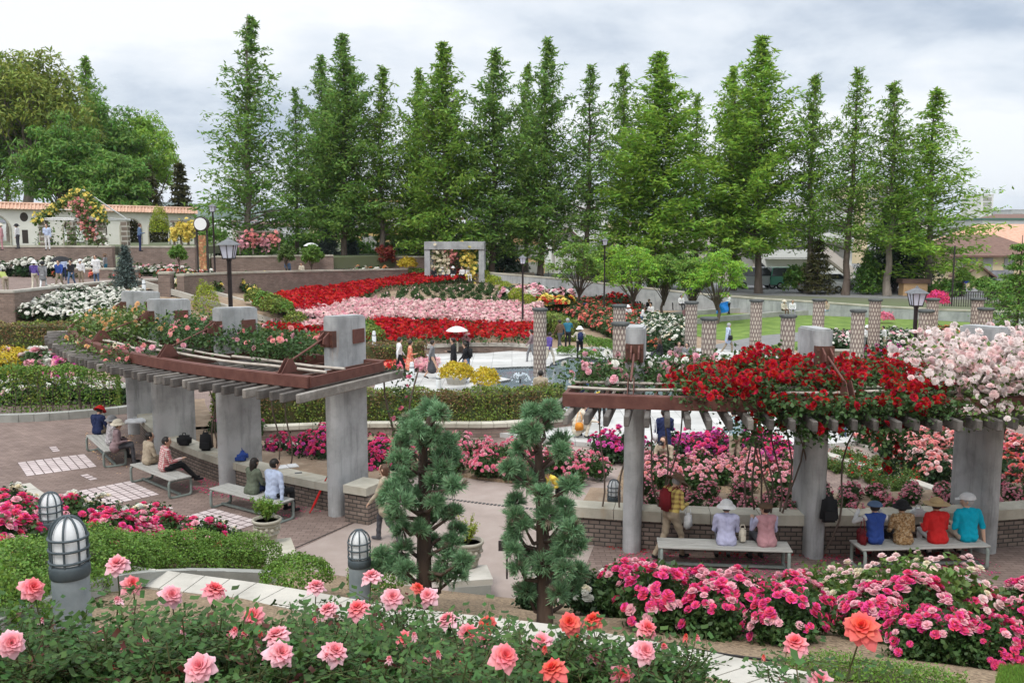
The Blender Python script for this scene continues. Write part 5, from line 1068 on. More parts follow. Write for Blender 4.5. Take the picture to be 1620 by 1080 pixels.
# ------------------------------------------------------------------ trees
def tubes_np(segs, n=5):
    """many tapered straight pieces: (p, q, r0, r1) arrays -> quads"""
    P = np.array([s[0] for s in segs], float); Q = np.array([s[1] for s in segs], float); r0 = np.array([s[2] for s in segs]); r1 = np.array([s[3] for s in segs])
    R = rot_from(Q-P, np.zeros(len(P))); t = np.arange(n)*2*PI/n; c = np.stack([np.cos(t), np.sin(t), 0*t], 1)
    ring = np.einsum('nij,kj->nki', R, c); V = np.concatenate([P[:, None]+ring*r0[:, None, None], Q[:, None]+ring*r1[:, None, None]], 1)
    F = np.array([(j, (j+1) % n, n+(j+1) % n, n+j) for j in range(n)])[None]+(np.arange(len(P))*2*n)[:, None, None]
    return V.reshape(-1, 3), F.reshape(-1, 4)
def redwood(H, Rm, seed, prof, nl=120, dens=1.0, leaf=.42, bare=.1, lean=0.0, gap=.0):
    """tall conical deciduous conifer: ascending limbs hung with feathery sprays"""
    global rng; sv = rng; rng = np.random.default_rng(seed); segs = []; LP = []; LN = []
    k = 14; wob = np.cumsum(rng.normal(size=(k+1, 2))*.09, 0); wob -= wob[0]; tz = np.linspace(0, H, k+1)
    def ax(z): return np.array([np.interp(z, tz, wob[:, 0])+lean*z/H, np.interp(z, tz, wob[:, 1]), z])
    rt = lambda z: max(.03, H*.0155*(1-z/H)**.8)*(1+.35*math.exp(-z*1.2))
    for i in range(k): segs.append((ax(tz[i]), ax(tz[i+1]), rt(tz[i]), rt(tz[i+1])))
    for i in range(nl):
        t = bare+(.985-bare)*((i+rng.uniform(0, 1))/nl)**.9; z = t*H; az = i*2.39996+rng.uniform(-.5, .5)
        L = Rm*np.interp(t, prof[0], prof[1])*rng.uniform(.62, 1.18)*(.35 if rng.uniform() < gap else 1); el = np.interp(t, (0, .4, 1), (.22, .38, .62))+rng.uniform(-.15, .2)
        o = ax(z); d = np.array([math.cos(az)*math.cos(el), math.sin(az)*math.cos(el), math.sin(el)]); m1 = o+d*L*.55; e = m1+(d+np.array([0, 0, .3*(t > .3)-.25*(t < .3)]))*L*.45
        r0 = min(rt(z)*.5, .02+L*.018); segs.append((o, m1, r0, r0*.6)); segs.append((m1, e, r0*.6, .008))
        nc = max(2, int(L*2.3*dens)); tf_ = .16+.84*min(1, (1-t)*1.9)
        for q in range(nc):
            u = .2+.8*(q+rng.uniform(0, 1))/nc; c = o+(m1-o)*u/.55 if u < .55 else m1+(e-m1)*(u-.55)/.45
            m_ = int(28*(1.15-.4*u)*(.45+.55*tf_)); sp = (.13+.24*(1-abs(u-.6))*min(1, L/1.8))*tf_
            LP.append(c+rng.normal(size=(m_, 3))*[sp, sp, sp*.62]-[0, 0, sp*.15]); nn = rng.normal(size=(m_, 3)); LN.append(nn+[0, 0, .7])
    LP = np.concatenate(LP); LN = np.concatenate(LN); v, f = scatter(SPRAY, LP, rot_from(LN, rng.uniform(0, 6.28, len(LP))), leaf*rng.uniform(.6, 1.25, len(LP)))
    tv, tf = tubes_np(segs, 6); rng = sv; return (tv, tf), (v, f)
PROF = ((0, .08, .2, .35, .55, .72, .86, .95, 1), (.6, .85, .98, .98, .86, .64, .38, .17, .03))
PROF2 = ((0, .08, .2, .3, .5, .7, .88, 1), (.7, 1.05, 1.15, 1.05, .78, .54, .27, .03))
RW = []
for i, (pf, nl, dn, gp_) in enumerate(((PROF, 135, 1.2, .2), (PROF, 110, 1.0, .25), (PROF, 150, 1.3, .15), (PROF2, 110, .95, .25), (PROF, 95, .8, .3))):
    tr, cr_ = redwood(20, 3.2, 60+i, pf, nl, dn, .36, (.13, .2, .15, .08, .2)[i], gap=gp_)
    RW.append((npmesh('trunk', *tr, BARKP if i % 2 else BARK, smooth=True), [npmesh('crown', *cr_, m) for m in (L_META, L_META2, L_META3)]))
def put_tree(name, label, u, vt, Y, wpx, shape, lm, zb=.7, group='tall conical redwoods in the long row', cat='redwood tree'):
    x, y, zt_ = WD(u, vt, Y); H = zt_-zb; s = H/20; wr = wpx/2/FPX*Y/3.2*1.62
    t = thing(name, label, cat, (x, y, zb), PR.uniform(0, 6.28), group)
    link('trunk', RW[shape][0], t, s=(min(1.0, wr*.8), min(1.0, wr*.8), s)); link('crown', RW[shape][1][lm], t, s=(wr, wr, s)); return t
for u, vt, Y, wd, sh, lm, lab in (
    (377, 20, 78, 118, 3, 1, 'tallest and widest redwood, standing clear of the others left of centre with see-through lower limbs'), (462, 137, 84, 62, 4, 1, 'slim shorter redwood right of the tallest one'),
    (508, 84, 86, 75, 0, 1, 'redwood forming the left half of the first dark double crown'), (537, 53, 80, 96, 2, 1, 'tall dark redwood forming the right half of the first double crown'), (600, 104, 80, 84, 1, 0, 'medium redwood in front of the yellow building'),
    (655, 108, 82, 70, 0, 0, 'narrow redwood touching the left side of a taller one above the concrete frame'), (706, 64, 78, 104, 2, 0, 'tall full redwood rising directly above the concrete frame'), (778, 78, 80, 102, 0, 1, 'full redwood standing above the orange-walled house'),
    (832, 98, 84, 64, 1, 0, 'narrow redwood top leaning on the left of a taller pointed one'), (858, 60, 80, 88, 0, 1, 'tall pointed redwood near the middle of the photo'), (932, 102, 80, 84, 4, 1, 'sparse redwood with sky showing through, right of the middle'),
    (990, 99, 84, 80, 1, 0, 'redwood forming the left shoulder of the broadest crown'), (1037, 82, 79, 128, 2, 2, 'broadest dense redwood right of the middle'), (1108, 146, 82, 70, 4, 2, 'short slim bright redwood between the two biggest crowns on the right'),
    (1170, 104, 83, 78, 0, 2, 'redwood forming the left shoulder of the tallest right-hand crown'), (1213, 55, 79, 124, 2, 2, 'tallest redwood in the right half of the row'), (1292, 114, 79, 86, 1, 0, 'redwood in front of the white apartment block'),
    (1353, 106, 77, 84, 4, 0, 'slim redwood with a long bare trunk beside the parked cars'), (1420, 126, 76, 92, 1, 0, 'redwood with a pale trunk beside the dark evergreen'), (1483, 140, 78, 120, 3, 2, 'last redwood of the row, spreading wide towards the beige house'),
    (131, 86, 118, 70, 0, 0, 'pointed redwood rising behind the camphor tree on the left'), (-4, 70, 120, 60, 1, 0, 'redwood tip at the left edge of the photo')):
    put_tree('redwood_tree', lab, u, vt, Y, wd, sh, lm, zb=(.7 if u > 640 else 2.0 if u > 300 else 4.0))
def broad(H, Rc, seed, leaf, n_cl, per, crown0=.35, trunk_r=.03, flat=.7, layered=False, lm=None, bark=None, leanx=0, T=SPRAY, sx=1.0):
    """a branching broadleaf: trunk, forking limbs, clumps of leaves at their ends"""
    global rng; sv = rng; rng = np.random.default_rng(seed); segs = []; cl = []
    top = np.array([leanx, 0, H*crown0]); r0 = H*trunk_r; segs.append((np.zeros(3)-[0, 0, .3], top*.5+[rng.uniform(-.05, .05)*H, 0, 0], r0*1.25, r0)); segs.append((segs[-1][1], top, r0, r0*.8))
    for i in range(n_cl):
        az = i*2.39996+rng.uniform(-.3, .3); u = (i+.5)/n_cl; el = math.asin(min(1, max(-.2, 1-1.25*u))); rr = rng.uniform(.62, 1.0)
        c = np.array([math.cos(az)*math.cos(el)*Rc*sx*rr, math.sin(az)*math.cos(el)*Rc*rr, H*crown0+(H*(1-crown0))*(.42+.56*math.sin(el)*rr)]); c[0] += leanx
        mid = top+(c-top)*.5+rng.normal(size=3)*Rc*.08; segs.append((top-[0, 0, rng.uniform(0, .12)*H], mid, r0*.42, r0*.22)); segs.append((mid, c, r0*.22, r0*.07)); cl.append(c)
        for _ in range(3): e = c+rng.normal(size=3)*Rc*.2; segs.append((mid*.4+c*.6, e, r0*.1, r0*.04)); cl.append(e)
    cl = np.array(cl); k = np.repeat(np.arange(len(cl)), per); s_ = Rc*.17
    D = rvec(len(k), 0)*rng.uniform(.35, 1, (len(k), 1))**.5; P = cl[k]+D*[s_*1.5, s_*1.5, s_*(.45 if layered else .95)]; N = D+[0, 0, .8 if layered else .35]
    v, f = scatter(T, P, rot_from(N+rng.normal(size=N.shape)*.35, rng.uniform(0, 6.28, len(k))), leaf*rng.uniform(.6, 1.3, len(k))); tv, tf = tubes_np(segs, 6); rng = sv
    return npmesh('trunk', tv, tf, bark or BARK, smooth=True), npmesh('crown', v, f, lm)
def put(name, label, me, loc, rz=0, s=1.0, cat='tree', group=None):
    t = thing(name, label, cat, loc, rz, group); link('trunk', me[0], t, s=s); link('crown', me[1], t, s=s); return t
# young bright green trees on the lawn
g_ = 'young bright green trees by the lawn'
for u, vt, vb, wpx, lm, sd, lab in ((917, 377, 462, 88, L_YOUNG2, 1, 'first young green tree from the left, behind the yellow and red roses'), (1003, 388, 478, 104, L_YOUNG, 2, 'brightest young green tree, low and spreading beside the far lamp'),
    (1052, 398, 488, 60, L_YOUNG2, 3, 'duller young tree leaning behind the brightest one'), (1098, 400, 492, 70, L_YOUNG2, 5, 'young tree sheltering the seated visitors'), (1136, 396, 497, 96, L_YOUNG, 4, 'spreading young tree right of the seated visitors, with people beneath')):
    Y = {917: 67, 1003: 63, 1052: 64, 1098: 62, 1136: 60}[u]; x, y, zt_ = WD(u, vt, Y); put('young_tree', lab, broad(zt_, wpx/2/FPX*Y*.88, sd, .24, 26, 42, .3, .022, layered=True, lm=lm, bark=BARK), (x, y, 0), 0, 1, 'young tree', g_)
# mass of old trees on the left
for u, vt, Y, wpx, zb, lm, sd, c0, lab, nm, lf in ((38, 78, 100, 155, 4, L_CAMPH, 11, .38, 'huge old camphor tree with twisting limbs and yellowish crown, far left', 'camphor_tree', .6),
    (160, 168, 108, 120, 4, L_MID, 12, .3, 'dark green broadleaf tree between the camphor and the pale feathery tree', 'broadleaf_tree', .55), (215, 188, 112, 110, 4, L_META3, 13, .3, 'pale feathery broadleaf tree above the tiled garden wall', 'broadleaf_tree', .5),
    (100, 200, 92, 120, 4, L_MID, 14, .25, 'deep green tree filling the space under the camphor crown', 'broadleaf_tree', .5), (-50, 110, 100, 160, 4, L_MID, 15, .3, 'broad tree cut by the left edge of the photo', 'broadleaf_tree', .6), (180, 240, 90, 90, 4, L_MID, 16, .2, 'low green tree directly above the tiled wall', 'broadleaf_tree', .45)):
    x, y, zt_ = WD(u, vt, Y); put(nm, lab, broad(zt_-zb, wpx/2/FPX*Y, sd, lf, 40, 85, c0, .026, lm=lm, bark=BARKP if nm == 'camphor_tree' else BARK), (x, y, zb), 0, 1, 'tree', 'old trees behind the tiled garden wall')
def conifer(H, Rb, seed, lm, leaf=.3, tiers=14, per=70, bark=None, T=NEED, droop=.15, cols=1.0):
    """a spruce or pine with separate layered boughs"""
    global rng; sv = rng; rng = np.random.default_rng(seed); segs = [((0, 0, -.2), (0, 0, H), H*.018, .02)]; P = []; N = []
    for k in range(tiers):
        z = H*(.12+.86*k/tiers); R = Rb*(1-k/tiers)**.8*rng.uniform(.8, 1.1); nb = max(4, int(8-k*.25))
        for j in range(nb):
            az = 2*PI*j/nb+k*1.1+rng.uniform(-.2, .2); L = R*rng.uniform(.75, 1.1); e = np.array([math.cos(az)*L, math.sin(az)*L, z-droop*L]); segs.append(((0, 0, z), e, .02+L*.012, .006))
            t = rng.uniform(.15, 1, per)**.7; P.append(np.outer(t, e-[0, 0, z])+[0, 0, z]+rng.normal(size=(per, 3))*[L*.12+.04, L*.12+.04, L*.05+.03]); N.append(rng.normal(size=(per, 3))*.6+[math.cos(az)*.3, math.sin(az)*.3, .8])
    P = np.concatenate(P); N = np.concatenate(N); v, f = scatter(T, P, rot_from(N, rng.uniform(0, 6.28, len(P))), leaf*rng.uniform(.6, 1.2, len(P))); tv, tf = tubes_np(segs, 6); rng = sv
    return npmesh('trunk', tv, tf, bark or BARK, smooth=True), npmesh('crown', v, f, lm)
def conput(name, label, u, vt, vb_z, Y, wpx, lm, sd, leaf, tiers=14, per=60, cat='conifer', T=SPRAY, droop=.1, group=None):
    x, y, zt_ = WD(u, vt, Y); H = zt_-vb_z; return put(name, label, conifer(H, wpx/2/FPX*Y, sd, lm, leaf, tiers, per, T=T, droop=droop), (x, y, vb_z), 0, 1, cat, group)
conput('dark_conifer', 'dark olive conifer above the tiled roof near its right end', 228, 250, 4, 98, 95, L_OLIVE, 21, .5, 13, 90, 'conifer')
conput('dark_conifer', 'brownish dark conifer at the right end of the wooded slope', 283, 250, 4, 100, 60, L_OLIVE, 22, .5, 12, 80)
conput('grey_spruce', 'thin grey-green spruce in front of the gap between the terrace walls', 197, 385, 2.6, 52, 44, L_SPRUCE, 23, .17, 15, 60, 'spruce')
conput('grey_spruce', 'left one of the two silvery spruces behind the far brick wall', 517, 322, 2.4, 82, 46, L_SPRUCE, 24, .3, 15, 60, 'spruce')
conput('grey_spruce', 'right one of the two silvery spruces, smaller, behind the far brick wall', 556, 345, 2.4, 82, 30, L_SPRUCE, 25, .26, 13, 50, 'spruce')
conput('layered_pine', 'cloud-pruned pine in front of the yellow building', 607, 330, 2.2, 84, 66, L_MID, 26, .34, 8, 90, 'pine', droop=.02)
conput('dark_conifer', 'dark evergreen mass behind the left side of the concrete frame', 660, 330, 1.5, 86, 80, L_DARK, 27, .5, 12, 90)
conput('dark_conifer', 'dark evergreen bush behind the concrete frame beside the orange house', 800, 372, .7, 88, 90, L_DARK, 28, .45, 9, 90)
conput('dark_evergreen', 'black-green spreading evergreen between the last two redwoods', 1425, 290, .7, 82, 135, L_DARK, 29, .55, 13, 120, 'evergreen tree')
conput('garden_pine', 'garden pine with layered branches cut by the right edge of the photo', 1618, 372, .2, 50, 125, L_MID, 30, .24, 9, 110, 'pine', droop=.02)
conput('garden_pine', 'olive shrubby pine in front of the parked cars', 1296, 372, .7, 78, 60, L_OLIVE, 31, .34, 8, 70, 'pine')
conput('garden_pine', 'small leafy evergreen left of the slim redwood trunk', 1376, 392, .7, 78, 56, L_MID, 32, .34, 8, 70, 'pine')
conput('wall_conifer', 'pruned dark pine against the white arched wall', 70, 350, 4.9, 66.4+2, 24, L_DARK, 33, .2, 7, 50, 'pine', droop=.0)
for i, (u, vt, wd, lm, Y) in enumerate(((330, 350, 60, L_MID, 86), (400, 352, 50, L_MID, 84), (430, 362, 50, L_MID, 88), (480, 370, 60, L_MID, 88), (560, 385, 60, L_MID, 86), (640, 372, 60, L_DARK, 90), (740, 380, 60, L_MID, 92), (960, 395, 90, L_MID, 84), (1060, 392, 80, L_MID, 86), (1270, 420, 50, L_MID, 80), (1500, 452, 50, L_MID, 76), (1600, 448, 70, L_MID, 66))):
    x, y, zt_ = WD(u, vt, Y); zb = 2.0 if u < 640 else .7
    put('leafy_shrub', 'leafy shrub in the dark undergrowth at the feet of the redwoods', broad(zt_-zb, wd/2/FPX*Y, 70+i, .4, 14, 50, .12, .02, lm=lm), (x, y, zb), 0, 1, 'shrub', 'undergrowth shrubs')
for lab, u, vt, Y, wd, lm, zb, c0 in (('small red-leaved maple behind the garden wall', 611, 390, 78, 26, L_RED, 2.2, .45), ('standard white rose tree at the corner of the far wall', 452, 388, 70, 20, L_ROSEL, 2.2, .5), ('round-headed green rose tree with white flowers near the far wall', 492, 388, 72, 28, L_BOX, 2.2, .4), ('small round-headed tree beside the seated couple left of the clock', 282, 390, 60, 22, L_MID, 2.8, .6),
    ('small round-clipped tree in front of the beige house', 1525, 428, 75, 20, L_YOUNG2, .7, .55), ('spreading green bush by the beige house gate', 1560, 440, 72, 34, L_MID, .7, .4)):
    x, y, zt_ = WD(u, vt, Y); put('small_tree', lab, broad(zt_-zb, wd/2/FPX*Y, int(u), .22, 14, 60, c0, .02, lm=lm), (x, y, zb), 0, 1, 'small tree')
# ------------------------------------------------------------------ the two junipers in the foreground
def juniper(name, label, Y0, trunk, pads, ox, oy, sc_, seed):
    global rng; sv = rng; rng = np.random.default_rng(seed)
    def at(zx, zy, dY=0): return np.array(WD(ox+zx/sc_, oy+zy/sc_, Y0+dY))
    tp = [at(*p) for p in trunk]; base = tp[0].copy(); base[2] = slope_z(base[0], base[1])-.1; tp = [base]+tp[1:] if tp[0][2] < base[2]+.15 else [base]+tp
    t = thing(name, label, 'juniper', tuple(base), 0, None); o = np.array(t.location); segs = []; n = len(tp)
    for k in range(n-1):
        for q in range(4):
            a = tp[k]+(tp[k+1]-tp[k])*q/4; c = tp[k]+(tp[k+1]-tp[k])*(q+1)/4; f0 = (k+q/4)/(n-1); f1 = (k+(q+1)/4)/(n-1); segs.append((a-o, c-o, .085*(1-f0)**.8+.02, .085*(1-f1)**.8+.02))
    TP = np.array([s[0]+o for s in segs]); GP = []; GN = []; BP_ = []; BN = []
    for (px, py, r) in pads:
        dY = rng.uniform(-.42, .42); c = at(px, py, dY); rad = r/sc_/FPX*Y0*rng.uniform(.78, 1.12); low = TP[np.argmin(np.abs(TP[:, 2]-(c[2]-.22)))]
        mid = (low+c)/2+rng.normal(size=3)*.05+[0, 0, -.06]; segs.append((low-o, mid-o, .030, .022)); segs.append((mid-o, c-o, .022, .010))
        nt_ = 44
        D = rvec(nt_, .5)
        for d in D:                            # each tuft: a twig with needles along it
            e = c+d*rad*rng.choice([rng.uniform(.5, 1.05), rng.uniform(1.0, 1.32)], p=[.8, .2])*[1, 1, .85]; s0 = c+d*rad*.25; segs.append((s0-o, e-o, .005, .003)); m_ = 30; u = rng.uniform(.3, 1.0, m_); Pn = s0+(e-s0)*u[:, None]+rng.normal(size=(m_, 3))*.006
            nd = d+rng.normal(size=(m_, 3))*.48+[0, 0, .12]
            dead = rng.uniform() < .05
            (BP_ if dead else GP).append(Pn); (BN if dead else GN).append(nd)
    def needles(P, N):
        P = np.concatenate(P); N = np.concatenate(N); N /= np.linalg.norm(N, axis=1, keepdims=True); R = rot_from(N, rng.uniform(0, 6.28, len(N)))
        T = (A((-.0042, 0, 0), (.0042, 0, 0), (.0016, 0, .085), (-.0016, 0, .085)), np.array([[0, 1, 2, 3]])); return scatter(T, P-o, R, rng.uniform(.6, 1.15, len(P)))
    v, f = needles(GP, GN); v2, f2 = needles(BP_, BN); V, F, M = join_np([(v, f, 0), (v2, f2, 1)])
    link('crown', npmesh('crown', V, F, [L_JUN, L_JUNB], M), t); tv, tf = tubes_np(segs, 8); link('trunk', npmesh('trunk', tv, tf, BARKD, smooth=True), t); rng = sv; return t
J1 = [(385, 90, 50), (430, 110, 38), (285, 148, 45), (320, 185, 40), (290, 205, 62), (400, 225, 62), (470, 262, 62), (240, 262, 55), (455, 330, 60), (350, 262, 40), (235, 345, 55), (490, 330, 50), (440, 392, 60), (262, 425, 62), (330, 400, 35), (400, 455, 58), (465, 470, 55), (190, 500, 50), (225, 470, 50), (300, 525, 45), (235, 560, 68), (405, 560, 52), (505, 475, 42), (510, 612, 48), (205, 640, 60), (245, 690, 50), (395, 765, 60), (500, 760, 50), (240, 800, 52), (140, 825, 50), (470, 850, 68), (520, 695, 45), (200, 865, 62), (440, 925, 66), (130, 880, 52), (545, 850, 42), (330, 690, 40), (370, 640, 40), (260, 900, 50), (520, 920, 50), (165, 540, 45), (450, 610, 35)]
juniper('juniper', 'left blue-green juniper with shaggy rounded tufts in front of the paved entrance', 10.7, [(352, 1000), (352, 800), (352, 640), (355, 500), (345, 380), (350, 260), (375, 160), (388, 80)], J1, 560, 620, 3.1775, 5)
J2 = [(985, 92, 52), (892, 112, 48), (945, 125, 40), (1005, 115, 38), (848, 205, 52), (930, 175, 48), (900, 195, 40), (1040, 258, 60), (1045, 300, 40), (830, 290, 46), (880, 232, 36), (810, 390, 52), (775, 385, 35), (862, 455, 58), (925, 400, 36), (1088, 480, 52), (942, 520, 58), (815, 558, 42), (1060, 575, 52), (975, 622, 50), (808, 625, 46), (810, 690, 52), (1055, 640, 50), (1095, 690, 50), (850, 665, 35), (1125, 775, 50), (1060, 745, 50), (800, 800, 46), (885, 835, 60), (955, 870, 60), (835, 890, 52), (1060, 895, 52), (1005, 790, 48), (870, 1000, 45), (1105, 980, 52), (1030, 1010, 50), (1125, 900, 45), (1000, 940, 42), (1045, 815, 45), (790, 745, 38)]
juniper('juniper', 'right blue-green juniper with a barer upper trunk and separate round tufts', 10.3, [(960, 1100), (955, 900), (948, 700), (940, 500), (930, 350), (925, 230), (942, 130)], J2, 560, 620, 3.1775, 6)
# ------------------------------------------------------------------ plants in the pots
def potplant(label, p, lm, h, r, n, leaf, seed, z0):
    global rng; sv = rng; rng = np.random.default_rng(seed); t = thing('potted_plant', label, 'potted plant', (p[0], p[1], z0)); segs = []; P = []; N = []
    for i in range(22):
        az = rng.uniform(0, 6.28); e = np.array([math.cos(az)*r*rng.uniform(.3, 1), math.sin(az)*r*rng.uniform(.3, 1), h*rng.uniform(.45, 1)]); segs.append((np.zeros(3), e*[.5, .5, .65], .006, .004)); segs.append((e*[.5, .5, .65], e, .004, .002))
        u = rng.uniform(.3, 1, n)[:, None]; P.append(e*[.5, .5, .65]*np.minimum(1, u*2)*(u < .5)+(u >= .5)*(e*[.5, .5, .65]+(e-e*[.5, .5, .65])*(u-.5)*2)+rng.normal(size=(n, 3))*.014); N.append(rng.normal(size=(n, 3))+[0, 0, .5])
    P = np.concatenate(P); N = np.concatenate(N); v, f = scatter(SPRAY, P, rot_from(N, rng.uniform(0, 6.28, len(P))), leaf*rng.uniform(.6, 1.2, len(P))); link('foliage', npmesh('foliage', v, f, lm), t); tv, tf = tubes_np(segs, 5); link('stem', npmesh('stem', tv, tf, TWIG), t); rng = sv
potplant('ferny light green plant growing in the left stone pot', p1, L_YOUNG2, .48, .30, 46, .075, 1, .88); potplant('spindly yellow-green plant growing in the right stone pot', p2, L_LIME, .52, .18, 26, .055, 2, .86)
# ------------------------------------------------------------------ foreground coral roses
def hero_bloom(seed, tight=0.0):
    """a large pointed-petalled rose head, unit radius"""
    r_ = np.random.default_rng(seed); V = []; F = []; M = []; n = 34
    for i in range(n):
        q = (i+.5)/n; a = i*2.39996+r_.uniform(-.12, .12); q2 = q**.85
        L = (.30+.80*q2)*(1+r_.uniform(-.13, .16)); el = (1.42-1.62*q2-tight*.0); hw = (.13+.30*q2); base = np.array([0, 0, -.25*q2]); b = len(V); nu, nv = 4, 5
        for iv in range(nv):
            v = iv/(nv-1); e_ = el-(.75*q2)*v**2.2*(1.1)+.35*(1-v)*(1-q2)
            rr = L*v*math.cos(el-.35*v*q2); zz__ = L*v*math.sin(el)-.28*q2*(v**3)*L
            wv = hw*1.12*(math.sin(PI*(.15+.6*v)) if v < .55 else math.sin(PI*.48)*(1-((v-.55)/.45)**1.25*.95))
            for iu in range(nu):
                u = iu/(nu-1)*2-1; roll = (abs(u)**2)*(.16*L)*(1 if v < .6 else -.7*q2)
                x = base[0]+rr+.04; yv = u*wv; z = base[2]+zz__+roll+.05
                V.append((x*math.cos(a)-yv*math.sin(a), x*math.sin(a)+yv*math.cos(a), z))
        for iv in range(nv-1):
            for iu in range(nu-1): k = b+iv*nu+iu; F.append((k, k+1, k+nu+1, k+nu)); M.append(0)
    return np.array(V), np.array(F)
def rosemat(name, inner, outer, isl=.13):
    m = mat(name, inner, .55, island=isl, hue=.008, thin=.3, spec=.25); N = m.node_tree.nodes; L = m.node_tree.links
    tcn = N.new('ShaderNodeTexCoord'); ln = N.new('ShaderNodeVectorMath'); ln.operation = 'LENGTH'; L.new(tcn.outputs['Object'], ln.inputs[0])
    r = N.new('ShaderNodeValToRGB'); r.color_ramp.elements[0].position = .3; r.color_ramp.elements[1].position = 1.0; r.color_ramp.elements[0].color = (*inner, 1); r.color_ramp.elements[1].color = (*outer, 1); L.new(ln.outputs['Value'], r.inputs[0])
    for n in N:
        if n.type == 'HUE_SAT': L.new(r.outputs[0], n.inputs['Color'])
    return m
HB = [npmesh('bloom', *hero_bloom(200+i), rosemat('coral_rose_petals', (.82, .13, .15), (.85, .38, .42)), smooth=True) for i in range(4)]
RM = [MATS['coral_rose_petals'], rosemat('soft_pink_rose_petals', (.82, .25, .29), (.86, .54, .59)), rosemat('scarlet_rose_petals', (.78, .07, .05), (.78, .20, .17))]
LEAF6 = (A((0, 0, 0), (.26, .28, .05), (.3, .58, .07), (0, 1, -.08), (-.3, .58, .07), (-.26, .28, .05), (0, .3, 0), (0, .6, 0)), np.array([[0, 1, 6, 6], [1, 2, 7, 6], [2, 3, 7, 7], [0, 6, 5, 5], [6, 7, 4, 5], [7, 3, 4, 4]]))
def comp_leaves(P, D, size, r_):
    """compound rose leaves: five leaflets on a stalk"""
    n = len(P); D = D/np.linalg.norm(D, axis=1, keepdims=True); up = np.array([0, 0, 1.])+r_.normal(size=(n, 3))*.3; S = np.cross(D, up); S /= np.linalg.norm(S, axis=1, keepdims=True); U = np.cross(S, D)
    OUT = []; ST = []
    for (t, side, sc__) in ((1.0, 0, 1.0), (.72, 1, .85), (.72, -1, .85), (.4, 1, .66), (.4, -1, .66)):
        Pp = P+D*(size*2.0*t)[:, None]; dd = D*(1 if side == 0 else .45)+S*side*.9+U*(.05); dd /= np.linalg.norm(dd, axis=1, keepdims=True)
        nn = U+r_.normal(size=(n, 3))*.28; x = np.cross(dd, nn); x /= np.linalg.norm(x, axis=1, keepdims=True); z = np.cross(x, dd)
        OUT.append(scatter(LEAF6, Pp, np.stack([x, dd, z], 2), size*sc__*r_.uniform(.85, 1.15, n)))
    for p, d, s in zip(P, D, size): ST.append((p, p+d*s*2.0, .0018, .0012))
    V = []; F = []; b = 0
    for v, f in OUT: V.append(v); F.append(f+b); b += len(v)
    return np.concatenate(V), np.concatenate(F), ST
for m_ in (L_ROSE,): pass
HLEAF = leafm('hero_rose_leaves', (.048, .105, .024), .45, .02, .5, .18, .22); HLEAF2 = leafm('hero_young_leaves', (.09, .03, .02), .3, .02, .5, .2, .25)
